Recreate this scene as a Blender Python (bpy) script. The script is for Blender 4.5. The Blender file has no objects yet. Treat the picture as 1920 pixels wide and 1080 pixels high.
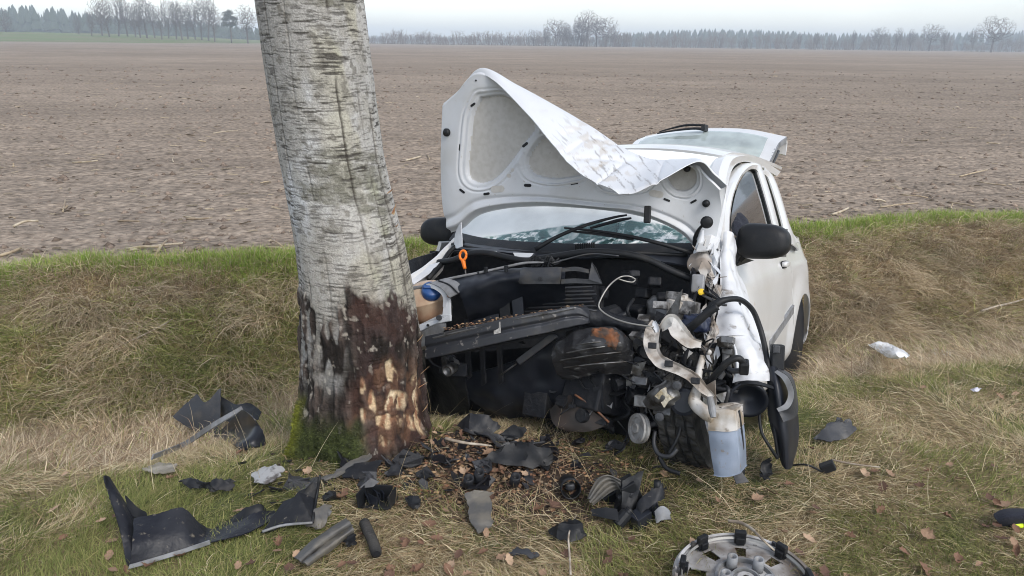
import bpy, bmesh, math, random
import numpy as np
from mathutils import Matrix, Vector
random.seed(7)
RNG = np.random.default_rng(11)
scene = bpy.context.scene
COL = scene.collection

# ------------------------------------------------------------------ camera
F_PX, EYE, ROLL, HZ = 1450.0, 1.6, 0.0130, 79.0
PIT = math.atan((540 - HZ) / F_PX)
_c, _s = math.cos(-PIT), math.sin(-PIT)
_c2, _s2 = math.cos(ROLL), math.sin(ROLL)
RW = np.array([[1, 0, 0], [0, _c, -_s], [0, _s, _c]]) @ np.array([[_c2, 0, -_s2], [0, 1, 0], [_s2, 0, _c2]])
CAMP = np.array([0, 0, EYE])
cam = bpy.data.cameras.new('camera')
cam.sensor_width = 36.0
cam.lens = F_PX / 1920 * 36
cam.clip_start = 0.05
cam.clip_end = 6000
camo = bpy.data.objects.new('camera', cam)
COL.objects.link(camo)
_m = np.eye(4)
_m[:3, 0] = RW @ [1, 0, 0]
_m[:3, 1] = RW @ [0, 0, 1]
_m[:3, 2] = -(RW @ [0, 1, 0])
_m[:3, 3] = CAMP
camo.matrix_world = Matrix(_m.tolist())
scene.camera = camo

# ------------------------------------------------------------------ sky, sun, exposure
SUN_EL, SUN_AZ = math.radians(44), math.radians(146)     # azimuth clockwise from +Y: to the right, behind the camera
world = bpy.data.worlds.new('World')
scene.world = world
world.use_nodes = True
wn = world.node_tree.nodes
wl = world.node_tree.links
sky = wn.new('ShaderNodeTexSky')
sky.sky_type = 'NISHITA'
sky.sun_disc = False
sky.sun_elevation = SUN_EL
sky.sun_rotation = SUN_AZ
sky.altitude = 0
sky.air_density = 1.0
sky.dust_density = 1.2
sky.ozone_density = 1.5
hsv = wn.new('ShaderNodeHueSaturation')
hsv.inputs['Saturation'].default_value = 0.45
hsv.inputs['Value'].default_value = 1.0
wl.new(sky.outputs[0], hsv.inputs['Color'])
# a high thin veil of cloud, uneven over the whole sky
tc = wn.new('ShaderNodeTexCoord')
nz = wn.new('ShaderNodeTexNoise')
nz.inputs['Scale'].default_value = 2.2
nz.inputs['Detail'].default_value = 5
wl.new(tc.outputs['Generated'], nz.inputs['Vector'])
mr = wn.new('ShaderNodeMapRange')
mr.inputs[1].default_value = 0.35
mr.inputs[2].default_value = 0.7
mr.inputs[3].default_value = 1.0
mr.inputs[4].default_value = 1.3
wl.new(nz.outputs['Fac'], mr.inputs[0])
mx = wn.new('ShaderNodeVectorMath')
mx.operation = 'SCALE'
wl.new(hsv.outputs[0], mx.inputs[0])
wl.new(mr.outputs[0], mx.inputs['Scale'])
bg = wn['Background']
bg.inputs['Strength'].default_value = 0.14
wl.new(mx.outputs[0], bg.inputs['Color'])
sun = bpy.data.lights.new('sun', 'SUN')
sun.energy = 1.15
sun.angle = math.radians(18)
sun.color = (1.0, 0.95, 0.88)
suno = bpy.data.objects.new('sun', sun)
COL.objects.link(suno)
_d = Vector((math.sin(SUN_AZ) * math.cos(SUN_EL), math.cos(SUN_AZ) * math.cos(SUN_EL), math.sin(SUN_EL)))
suno.rotation_euler = _d.to_track_quat('Z', 'Y').to_euler()
suno.location = (6, -8, 12)
vs = scene.view_settings
vs.view_transform = 'Standard'
vs.look = 'None'
vs.gamma = 1.0
vs.use_curve_mapping = False
vs.exposure = 0.74
scene.cycles.max_bounces = 8
scene.cycles.transparent_max_bounces = 12
scene.cycles.volume_bounces = 1
scene.cycles.use_denoising = True
scene.cycles.filter_width = 1.0
scene.cycles.sample_clamp_indirect = 4.0

# ------------------------------------------------------------------ pixel rays, car pose
MC = np.array([[-0.4918, 0.87069, 0.00543], [-0.85012, -0.48151, 0.21317], [0.18822, 0.10022, 0.977]])
TC = np.array([1.2006, 5.1446, -0.6792])

def ray(x, y):
    return RW @ np.array([(x - 960) / F_PX, 1, (540 - y) / F_PX])

_O = MC.T @ (CAMP - TC)

def K(px, py, x=None, y=None, z=None, n=None, d=0):
    """point on the car (car axes: x forward, y left, z up) where the sight line meets a plane of the car"""
    r = MC.T @ ray(px, py)
    if n is None:
        if x is not None:
            n, d = (1, 0, 0), x
        elif y is not None:
            n, d = (0, 1, 0), y
        else:
            n, d = (0, 0, 1), z
    n = np.array(n, float)
    k = (d - n @ _O) / (n @ r)
    return _O + k * r

def KS(px, py, off=0.0):      # upper left side of the body, leaning in towards the roof
    return K(px, py, n=(0, 1, 0.40), d=0.80 + 0.40 * 0.95 + off)

def W2C(p):
    return (np.asarray(p) - TC) @ MC

def C2W(p):
    return np.asarray(p) @ MC.T + TC

# ------------------------------------------------------------------ noise in numpy
def _h(ix, iy, iz, seed):
    n = (ix.astype(np.int64) * 374761393 + iy.astype(np.int64) * 668265263 + iz.astype(np.int64) * 2147483647 + seed * 974711) & 0xffffffff
    n = ((n ^ (n >> 13)) * 1274126177) & 0xffffffff
    n = ((n ^ (n >> 16)) * 2246822519) & 0xffffffff
    return ((n ^ (n >> 15)) & 0xffffff) / float(0xffffff)

def vn(x, y, z=0.0, seed=0):
    x, y, z = np.broadcast_arrays(np.asarray(x, float), np.asarray(y, float), np.asarray(z, float))
    ix, iy, iz = np.floor(x), np.floor(y), np.floor(z)
    fx, fy, fz = x - ix, y - iy, z - iz
    fx, fy, fz = [f * f * (3 - 2 * f) for f in (fx, fy, fz)]
    r = 0
    for a in (0, 1):
        for b in (0, 1):
            for c in (0, 1):
                w = (fx if a else 1 - fx) * (fy if b else 1 - fy) * (fz if c else 1 - fz)
                r = r + w * _h(ix + a, iy + b, iz + c, seed)
    return r

def fbm(x, y, z=0.0, o=4, seed=0, g=0.5):
    s, a, t = 0, 1.0, 0
    for i in range(o):
        s = s + a * vn(x * 2 ** i, y * 2 ** i, z * 2 ** i if not np.isscalar(z) else z, seed + i)
        t += a
        a *= g
    return s / t

def sst(a, b, x):
    t = np.clip((x - a) / (b - a), 0, 1)
    return t * t * (3 - 2 * t)

# ------------------------------------------------------------------ lie of the land
_PU = np.array([-2, 0, 2.3, 2.9, 3.3, 3.9, 4.5, 4.9, 5.15, 5.6, 6.05, 6.4, 6.7, 9])
_PZ = np.array([0.06, 0.03, 0.0, -0.02, -0.09, -0.34, -0.58, -0.66, -0.62, -0.38, -0.15, -0.04, -0.06, -0.08])

def pchip(xs, ys, x):
    d = np.diff(ys) / np.diff(xs)
    m = np.zeros(len(xs))
    for i in range(1, len(xs) - 1):
        m[i] = 0 if d[i - 1] * d[i] <= 0 else 2 * d[i - 1] * d[i] / (d[i - 1] + d[i])
    m[0], m[-1] = d[0], d[-1]
    x = np.clip(x, xs[0], xs[-1])
    i = np.clip(np.searchsorted(xs, x) - 1, 0, len(xs) - 2)
    h = xs[i + 1] - xs[i]
    t = (x - xs[i]) / h
    return ((2 * t ** 3 - 3 * t ** 2 + 1) * ys[i] + (t ** 3 - 2 * t ** 2 + t) * h * m[i] + (-2 * t ** 3 + 3 * t ** 2) * ys[i + 1] + (t ** 3 - t ** 2) * h * m[i + 1])

def uu(x, y):
    return y - edge_shift(x)

def edge_shift(x):
    return 0.23 * x - 0.10 * np.sin(x * 0.9 + 1.0) - 0.04 * np.sin(x * 2.7) - 0.30 * sst(0.0, -2.5, x)

def land(x, y, fine=True):
    x = np.asarray(x, float)
    y = np.asarray(y, float)
    u = uu(x, y)
    z = pchip(_PU, _PZ, u)
    bank = sst(4.6, 5.2, u) * (1 - sst(6.2, 6.6, u))
    z = z + (fbm(x * 1.3, y * 1.3, 0.0, 3, 5) - 0.5) * (0.05 + 0.24 * bank)
    if fine:
        z = z + (fbm(x * 9, y * 9, 0.0, 2, 9) - 0.5) * (0.03 + 0.09 * bank)
    # mound of litter round the foot of the tree
    z = z + 0.02 * np.exp(-(((x + 0.55) / 0.42) ** 2 + ((y - 2.95) / 0.34) ** 2))
    z = z + 0.05 * np.exp(-(((x + 0.18) / 0.2) ** 2 + ((y - 2.85) / 0.2) ** 2))
    # the tail of the car has dug itself into the ditch
    px, py = x - TC[0], y - TC[1]
    a, b = MC[:2, 0], MC[:2, 1]
    det = a[0] * b[1] - a[1] * b[0]
    cx = (px * b[1] - py * b[0]) / det
    cy = (a[0] * py - a[1] * px) / det
    plane = TC[2] + cx * MC[2, 0] + cy * MC[2, 1]
    m = sst(-1.25, -0.75, cx) * (1 - sst(1.6, 2.3, cx)) * sst(-1.15, -0.85, cy) * (1 - sst(0.80, 1.0, cy))
    z = np.where(z > plane - 0.01, z * (1 - m) + (plane - 0.01) * m, z)
    return z

def gp(px, py, up=0.0):
    """the point `up` metres above the ground on a sight line"""
    r = ray(px, py)
    t = np.arange(1.2, 40, 0.01)
    q = CAMP[None] + t[:, None] * r[None]
    below = q[:, 2] < land(q[:, 0], q[:, 1], False) + up
    i = int(np.argmax(below))
    return q[i]

# ------------------------------------------------------------------ materials
MATS = {}

def mat(name, col, rough=0.5, metal=0.0, col2=None, scale=8.0, detail=5.0, lo=0.4, hi=0.6, bump=0.0, bscale=None, coat=0.0, spec=0.5, col3=None, scale3=40.0, lo3=0.55, hi3=0.7, trans=0.0, aniso=(1, 1, 1), sub=0.0, attr=None, attrvar=0.25, bdist=0.01):
    if name in MATS:
        return MATS[name]
    m = bpy.data.materials.new(name)
    m.use_nodes = True
    n, l = m.node_tree.nodes, m.node_tree.links
    b = n['Principled BSDF']
    b.inputs['Base Color'].default_value = (*col, 1)
    b.inputs['Roughness'].default_value = rough
    b.inputs['Metallic'].default_value = metal
    b.inputs['Specular IOR Level'].default_value = spec
    if coat:
        b.inputs['Coat Weight'].default_value = coat
        b.inputs['Coat Roughness'].default_value = 0.08
    if trans:
        b.inputs['Transmission Weight'].default_value = trans
    if sub:
        b.inputs['Subsurface Weight'].default_value = sub
        b.inputs['Subsurface Radius'].default_value = (0.02, 0.02, 0.02)
    t = n.new('ShaderNodeTexCoord')
    mp = n.new('ShaderNodeMapping')
    mp.inputs['Scale'].default_value = aniso
    l.new(t.outputs['Object'], mp.inputs['Vector'])
    cur = None
    if attr:
        a = n.new('ShaderNodeAttribute')
        a.attribute_name = attr
        cur = a.outputs['Color']
        no = n.new('ShaderNodeTexNoise')
        no.inputs['Scale'].default_value = scale
        no.inputs['Detail'].default_value = detail
        l.new(mp.outputs[0], no.inputs['Vector'])
        r = n.new('ShaderNodeMapRange')
        r.inputs[1].default_value = 0.3
        r.inputs[2].default_value = 0.7
        r.inputs[3].default_value = 1 - attrvar
        r.inputs[4].default_value = 1 + attrvar
        l.new(no.outputs['Fac'], r.inputs[0])
        v = n.new('ShaderNodeVectorMath')
        v.operation = 'SCALE'
        l.new(cur, v.inputs[0])
        l.new(r.outputs[0], v.inputs['Scale'])
        cur = v.outputs[0]
    def layer(cur, c, sc, lo, hi):
        no = n.new('ShaderNodeTexNoise')
        no.inputs['Scale'].default_value = sc
        no.inputs['Detail'].default_value = detail
        l.new(mp.outputs[0], no.inputs['Vector'])
        r = n.new('ShaderNodeMapRange')
        r.inputs[1].default_value = lo
        r.inputs[2].default_value = hi
        l.new(no.outputs['Fac'], r.inputs[0])
        x = n.new('ShaderNodeMix')
        x.data_type = 'RGBA'
        l.new(r.outputs[0], x.inputs['Factor'])
        if cur is None:
            x.inputs[6].default_value = (*col, 1)
        else:
            l.new(cur, x.inputs[6])
        x.inputs[7].default_value = (*c, 1)
        return x.outputs[2]
    if col2 is not None:
        cur = layer(cur, col2, scale, lo, hi)
    if col3 is not None:
        cur = layer(cur, col3, scale3, lo3, hi3)
    if cur is not None:
        l.new(cur, b.inputs['Base Color'])
    if bump:
        no = n.new('ShaderNodeTexNoise')
        no.inputs['Scale'].default_value = bscale or scale * 3
        no.inputs['Detail'].default_value = 6
        l.new(mp.outputs[0], no.inputs['Vector'])
        bp = n.new('ShaderNodeBump')
        bp.inputs['Strength'].default_value = bump
        bp.inputs['Distance'].default_value = bdist
        l.new(no.outputs['Fac'], bp.inputs['Height'])
        l.new(bp.outputs[0], b.inputs['Normal'])
    MATS[name] = m
    return m

def glass(name, tint, sheen=0.0, craze_sheen_col=(0.8, 0.85, 0.85), crack=0.0, edge_col=None):
    """thin glazing: tinted see-through mixed with a mirror by Fresnel, plus a pale layer for crazing and painted-in brightness"""
    m = bpy.data.materials.new(name)
    m.use_nodes = True
    n, l = m.node_tree.nodes, m.node_tree.links
    for x in list(n):
        if x.type != 'OUTPUT_MATERIAL':
            n.remove(x)
    out = n['Material Output']
    tr = n.new('ShaderNodeBsdfTransparent')
    tr.inputs[0].default_value = (*tint, 1)
    gl = n.new('ShaderNodeBsdfGlossy')
    gl.inputs['Roughness'].default_value = 0.03
    fr = n.new('ShaderNodeFresnel')
    fr.inputs['IOR'].default_value = 1.55
    mu = n.new('ShaderNodeMath')
    mu.operation = 'MULTIPLY_ADD'
    mu.inputs[1].default_value = 1.7
    mu.inputs[2].default_value = 0.02
    mu.use_clamp = True
    l.new(fr.outputs[0], mu.inputs[0])
    m1 = n.new('ShaderNodeMixShader')
    l.new(mu.outputs[0], m1.inputs[0])
    l.new(tr.outputs[0], m1.inputs[1])
    l.new(gl.outputs[0], m1.inputs[2])
    last = m1.outputs[0]
    if crack:
        t = n.new('ShaderNodeTexCoord')
        vo = n.new('ShaderNodeTexVoronoi')
        vo.feature = 'DISTANCE_TO_EDGE'
        vo.inputs['Scale'].default_value = 26
        l.new(t.outputs['Object'], vo.inputs['Vector'])
        no = n.new('ShaderNodeTexNoise')
        no.inputs['Scale'].default_value = 3.0
        no.inputs['Detail'].default_value = 4
        l.new(t.outputs['Object'], no.inputs['Vector'])
        r = n.new('ShaderNodeMapRange')
        r.inputs[1].default_value = 0.0
        r.inputs[2].default_value = 0.05
        r.inputs[3].default_value = 1.0
        r.inputs[4].default_value = 0.0
        l.new(vo.outputs['Distance'], r.inputs[0])
        r2 = n.new('ShaderNodeMapRange')
        r2.inputs[1].default_value = 0.5
        r2.inputs[2].default_value = 0.68
        r2.inputs[3].default_value = 0.0
        r2.inputs[4].default_value = 1.0
        l.new(no.outputs['Fac'], r2.inputs[0])
        at = n.new('ShaderNodeAttribute')
        at.attribute_name = 'craze_sheen'
        a1 = n.new('ShaderNodeMath')
        a1.operation = 'MULTIPLY'
        l.new(r.outputs[0], a1.inputs[0])
        l.new(r2.outputs[0], a1.inputs[1])
        a2 = n.new('ShaderNodeMath')
        a2.operation = 'MULTIPLY_ADD'
        a2.inputs[1].default_value = crack
        l.new(a1.outputs[0], a2.inputs[0])
        l.new(at.outputs['Fac'], a2.inputs[2])
        a2.use_clamp = True
        df = n.new('ShaderNodeBsdfDiffuse')
        df.inputs[0].default_value = (*craze_sheen_col, 1)
        if edge_col is not None:
            r3 = n.new('ShaderNodeMapRange')
            r3.inputs[1].default_value = 0.35
            r3.inputs[2].default_value = 0.75
            l.new(at.outputs['Fac'], r3.inputs[0])
            xm = n.new('ShaderNodeMix')
            xm.data_type = 'RGBA'
            l.new(r3.outputs[0], xm.inputs['Factor'])
            xm.inputs[6].default_value = (*edge_col, 1)
            xm.inputs[7].default_value = (*craze_sheen_col, 1)
            l.new(xm.outputs[2], df.inputs[0])
        m2 = n.new('ShaderNodeMixShader')
        l.new(a2.outputs[0], m2.inputs[0])
        l.new(last, m2.inputs[1])
        l.new(df.outputs[0], m2.inputs[2])
        last = m2.outputs[0]
        bp = n.new('ShaderNodeBump')
        bp.inputs['Strength'].default_value = 0.25
        bp.inputs['Distance'].default_value = 0.004
        l.new(no.outputs['Fac'], bp.inputs['Height'])
        l.new(bp.outputs[0], gl.inputs['Normal'])
    l.new(last, out.inputs[0])
    return m

# ------------------------------------------------------------------ mesh helpers
def obj(name, V, F, m=None, parent=None, smooth=False, origin=None, solid=0.0, bevel=0.0, sub=0, offset=0.0):
    V = np.asarray(V, float).reshape(-1, 3)
    if origin is not None:
        V = V - np.asarray(origin)
    me = bpy.data.meshes.new(name)
    me.from_pydata(V.tolist(), [], [list(map(int, f)) for f in F])
    me.update()
    if m is not None:
        me.materials.append(m)
    if smooth:
        me.polygons.foreach_set('use_smooth', [True] * len(me.polygons))
    o = bpy.data.objects.new(name, me)
    COL.objects.link(o)
    if origin is not None:
        o.location = tuple(origin)
    if parent is not None:
        o.parent = parent
    if sub:
        s = o.modifiers.new('subdivision', 'SUBSURF')
        s.levels = s.render_levels = sub
    if solid:
        s = o.modifiers.new('thickness', 'SOLIDIFY')
        s.thickness = solid
        s.offset = offset
        if smooth:
            es = o.modifiers.new('hard_edges', 'EDGE_SPLIT')
            es.split_angle = math.radians(38)
    if bevel:
        s = o.modifiers.new('bevel', 'BEVEL')
        s.width = bevel
        s.segments = 2
        s.limit_method = 'ANGLE'
    return o

def bigmesh(name, V, quads=None, tris=None, m=None, smooth=False, col=None, parent=None, colname='tint', origin=None):
    V = np.ascontiguousarray(V, dtype=np.float32).reshape(-1, 3)
    if origin is not None:
        V = V - np.asarray(origin, np.float32)
    me = bpy.data.meshes.new(name)
    nq = 0 if quads is None else len(quads)
    nt = 0 if tris is None else len(tris)
    idx = np.concatenate([np.asarray(a, np.int32).ravel() for a in (quads, tris) if a is not None and len(a)])
    start = np.concatenate([np.arange(nq) * 4, nq * 4 + np.arange(nt) * 3]).astype(np.int32)
    tot = np.concatenate([np.full(nq, 4), np.full(nt, 3)]).astype(np.int32)
    me.vertices.add(len(V))
    me.vertices.foreach_set('co', V.ravel())
    me.loops.add(len(idx))
    me.loops.foreach_set('vertex_index', idx)
    me.polygons.add(nq + nt)
    me.polygons.foreach_set('loop_start', start)
    me.polygons.foreach_set('loop_total', tot)
    if smooth:
        me.polygons.foreach_set('use_smooth', np.ones(nq + nt, bool))
    if col is not None:
        c = np.ones((len(V), 4), np.float32)
        c[:, :3] = col
        a = me.color_attributes.new(colname, 'FLOAT_COLOR', 'POINT')
        a.data.foreach_set('color', c.ravel())
    me.update(calc_edges=True)
    if m is not None:
        me.materials.append(m)
    o = bpy.data.objects.new(name, me)
    COL.objects.link(o)
    if origin is not None:
        o.location = tuple(origin)
    if parent is not None:
        o.parent = parent
    return o

def tag(o, label=None, cat=None, group=None, kind=None):
    if label:
        o['label'] = label
    if cat:
        o['category'] = cat
    if group:
        o['group'] = group
    if kind:
        o['kind'] = kind
    return o

def empty(name, loc, rot=None):
    o = bpy.data.objects.new(name, None)
    o.empty_display_size = 0.1
    COL.objects.link(o)
    o.location = tuple(loc)
    return o

def cr(P, n):
    """Catmull-Rom through the points, n samples"""
    P = np.asarray(P, float)
    if len(P) == 2:
        t = np.linspace(0, 1, n)[:, None]
        return P[0] * (1 - t) + P[1] * t
    Q = np.vstack([2 * P[0] - P[1], P, 2 * P[-1] - P[-2]])
    s = np.linspace(0, len(P) - 1 - 1e-9, n)
    i = s.astype(int)
    t = (s - i)[:, None]
    a, b, c, d = Q[i], Q[i + 1], Q[i + 2], Q[i + 3]
    return 0.5 * (2 * b + (c - a) * t + (2 * a - 5 * b + 4 * c - d) * t ** 2 + (3 * b - a - 3 * c + d) * t ** 3)

def gridf(nu, nv, wrap=False, off=0):
    i, j = np.meshgrid(np.arange(nu - 1), np.arange(nv if wrap else nv - 1), indexing='ij')
    j2 = (j + 1) % nv
    return np.stack([i * nv + j, i * nv + j2, (i + 1) * nv + j2, (i + 1) * nv + j], -1).reshape(-1, 4) + off

def loft(rows, nu, nv):
    """surface through rows of points; returns grid V (nu,nv,3)"""
    R = np.array([cr(r, nv) for r in rows])
    return np.stack([cr(R[:, j], nu) for j in range(nv)], 1)

def crumple(G, amp, sc, seed=0):
    du = np.gradient(G, axis=0)
    dv = np.gradient(G, axis=1)
    n = np.cross(du, dv)
    n /= np.linalg.norm(n, axis=-1, keepdims=True) + 1e-9
    h = np.abs(fbm(G[..., 0] * sc, G[..., 1] * sc, G[..., 2] * sc, 3, seed) - 0.5) * 2
    return G + n * (amp * (0.5 - h))[..., None]

def sheet(name, rows, m, parent=None, nu=24, nv=24, th=0.004, amp=0.0, sc=8.0, seed=0, smooth=True, origin=None, jag=0.0):
    G = loft(rows, nu, nv)
    if jag:
        g = np.random.default_rng(seed + nu)
        for sl_a, sl_b in ((np.s_[0], np.s_[2]), (np.s_[-1], np.s_[-3]), (np.s_[:, 0], np.s_[:, 2]), (np.s_[:, -1], np.s_[:, -3])):
            d = G[sl_b] - G[sl_a]
            k = g.random(len(d))
            k = (k * 0.5 + 0.5 * np.convolve(np.pad(k, 2, 'edge'), np.ones(5) / 5, 'valid')) * jag / (np.linalg.norm(d, axis=1) + 1e-9)
            G[sl_a] = G[sl_a] + d * np.minimum(k, 0.45)[:, None]
    if amp:
        G = crumple(G, amp, sc, seed)
    return obj(name, G, gridf(nu, nv), m, parent, smooth, origin, solid=th)

def tube(P, r, n=8, ns=None, cap=True):
    P = cr(P, ns) if ns else np.asarray(P, float)
    r = np.broadcast_to(np.interp(np.linspace(0, 1, len(P)), np.linspace(0, 1, np.size(r)), np.atleast_1d(r)), len(P))
    T = np.gradient(P, axis=0)
    T /= np.linalg.norm(T, axis=1, keepdims=True) + 1e-9
    a = np.array([0, 0, 1.0]) if abs(T[0] @ [0, 0, 1]) < 0.9 else np.array([1.0, 0, 0])
    N = np.cross(T[0], a)
    V = []
    ang = np.arange(n) / n * 2 * math.pi
    for p, t, q in zip(P, T, r):
        N = N - t * (N @ t)
        N /= np.linalg.norm(N) + 1e-9
        B = np.cross(t, N)
        V.append(p + q * (np.cos(ang)[:, None] * N + np.sin(ang)[:, None] * B))
    V = np.array(V).reshape(-1, 3)
    F = [list(f) for f in gridf(len(P), n, True)]
    if cap:
        F.append(list(range(n))[::-1])
        F.append(list(range(len(V) - n, len(V))))
    return V, F

def merge(parts):
    V, F, k = [], [], 0
    for v, f in parts:
        v = np.asarray(v).reshape(-1, 3)
        V.append(v)
        F += [[int(i) + k for i in q] for q in f]
        k += len(v)
    return np.vstack(V), F

def boxv(c, s, R=None):
    c, s = np.asarray(c, float), np.asarray(s, float) / 2
    V = np.array([[x, y, z] for x in (-1, 1) for y in (-1, 1) for z in (-1, 1)]) * s
    if R is not None:
        V = V @ np.asarray(R).T
    return V + c, [[0, 1, 3, 2], [4, 6, 7, 5], [0, 4, 5, 1], [2, 3, 7, 6], [0, 2, 6, 4], [1, 5, 7, 3]]

def frame(ax):
    """rotation matrix whose x axis is ax"""
    a = np.asarray(ax, float)
    a = a / np.linalg.norm(a)
    h = np.array([0, 0, 1.0]) if abs(a[2]) < 0.9 else np.array([0, 1.0, 0])
    b = np.cross(h, a)
    b /= np.linalg.norm(b)
    return np.stack([a, b, np.cross(a, b)], 1)

def lathe(prof, c, ax, n=32):
    """prof: list of (along, radius)"""
    R = frame(ax)
    a = np.arange(n) / n * 2 * math.pi
    V = np.array([[[s, r * math.cos(q), r * math.sin(q)] for q in a] for s, r in prof]).reshape(-1, 3) @ R.T + np.asarray(c)
    F = [list(f) for f in gridf(len(prof), n, True)]
    F.append(list(range(n))[::-1])
    F.append(list(range(len(V) - n, len(V))))
    return V, F

def poly(pts, th, nrm=None):
    """flat plate from an outline (3D points), extruded by th"""
    P = np.asarray(pts, float)
    if nrm is None:
        nrm = np.zeros(3)
        for i in range(len(P)):
            nrm += np.cross(P[i], P[(i + 1) % len(P)])
    nrm = np.asarray(nrm, float)
    nrm = nrm / (np.linalg.norm(nrm) + 1e-12)
    n = len(P)
    V = np.vstack([P + nrm * th / 2, P - nrm * th / 2])
    F = [list(range(n)), list(range(2 * n - 1, n - 1, -1))] + [[i, n + i, n + (i + 1) % n, (i + 1) % n] for i in range(n)]
    return V, F

def lump(c, size, amp=0.25, sc=3.0, seed=0, n=20, R=None):
    th = np.linspace(0.02, math.pi - 0.02, n)
    ph = np.arange(2 * n) / (2 * n) * 2 * math.pi
    T, Pp = np.meshgrid(th, ph, indexing='ij')
    D = np.stack([np.sin(T) * np.cos(Pp), np.sin(T) * np.sin(Pp), np.cos(T)], -1)
    q = np.sign(D) * np.abs(D) ** 0.6
    h = 1 + amp * (fbm(D[..., 0] * sc + 7, D[..., 1] * sc + 3, D[..., 2] * sc + 5, 4, seed) - 0.5) * 2
    V = (q * h[..., None]).reshape(-1, 3) * np.asarray(size) / 2
    if R is not None:
        V = V @ np.asarray(R).T
    F = [list(f) for f in gridf(n, 2 * n, True)]
    F.append(list(range(2 * n)))
    F.append(list(range(n * 2 * n - 2 * n, n * 2 * n))[::-1])
    return V + np.asarray(c), F

# ================================================================== SETTING
# ------------------------------------------------------------------ verge and ditch
def build_ground():
    xs = np.concatenate([np.arange(-9, -3.6, 0.06), np.arange(-3.6, 4.6, 0.025), np.arange(4.6, 11, 0.06)])
    ys = np.concatenate([np.arange(-3, 1.2, 0.08), np.arange(1.2, 6.5, 0.025), np.arange(6.5, 10.2, 0.06)])
    X, Y = np.meshgrid(xs, ys, indexing='ij')
    Z = land(X, Y)
    u = uu(X, Y)
    Z = Z - 0.3 * sst(6.75, 7.1, u)
    n1 = fbm(X * 2.2, Y * 2.2, 0.0, 4, 21)
    n2 = fbm(X * 14, Y * 14, 0.0, 3, 31)
    c = np.stack([0.15 + 0.10 * n2, 0.115 + 0.08 * n2, 0.065 + 0.045 * n2], -1)
    gcol = np.stack([0.08 + 0.05 * n2, 0.09 + 0.05 * n2, 0.035 + 0.02 * n2], -1)
    w = sst(0.48, 0.62, n1)[..., None]
    c = c * (1 - w) + gcol * w
    bk = sst(4.4, 5.0, u)[..., None]
    c = c * (1 + 0.9 * bk)
    # torn-up earth and bark litter at the foot of the tree and under the nose of the car
    e = np.exp(-(((X + 0.15) / 0.55) ** 2 + ((Y - 2.75) / 0.32) ** 2)) + 0.9 * np.exp(-(((X - 0.25) / 0.5) ** 2 + ((Y - 2.55) / 0.3) ** 2))
    e = np.clip(e * (0.5 + n2), 0, 1)[..., None]
    c = c * (1 - e) + np.array([0.05, 0.035, 0.025]) * (0.6 + 0.8 * n2[..., None]) * e
    m = mat('ground', (0.2, 0.15, 0.09), 0.95, attr='tint', scale=60, attrvar=0.35, bump=0.8, bscale=90, spec=0.15)
    o = bigmesh('ground', np.stack([X, Y, Z], -1), gridf(len(xs), len(ys))[:, ::-1], None, m, True, c.reshape(-1, 3))
    tag(o, kind='structure')

# ------------------------------------------------------------------ harvested field
def field_xy(w, a):
    x = np.tan(a) * (w + 2.0)
    k = np.exp(-(w - 6.5) / 60)
    y = w + (0.23 * x + (edge_shift(x) - 0.23 * x) * np.exp(-(w - 6.5) / 4)) * k
    return x, y

def field_z(x, y, w=None):
    d = np.hypot(x, y)
    z = -0.09 + 0 * x
    sp = 0.012 * d
    for wl_, amp, sd in ((6.0, 0.05, 1), (1.6, 0.05, 2), (0.5, 0.03, 3), (0.2, 0.05, 4), (0.09, 0.045, 6)):
        att = np.clip(wl_ / (sp * 2.0) - 0.5, 0, 1)
        q = vn(x / (wl_ * 1.2), y / wl_, 0.0, 40 + sd)
        z = z + amp * att * ((q - 0.5) if wl_ > 0.6 else (np.maximum(q - 0.42, 0) * 1.7 - 0.25))
    rowu = y - 0.23 * x
    return z + 0.022 * np.sin(rowu * 8.4) * np.exp(-d / 25) * vn(x * 0.8, y * 0.8, 0.0, 77)

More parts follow.
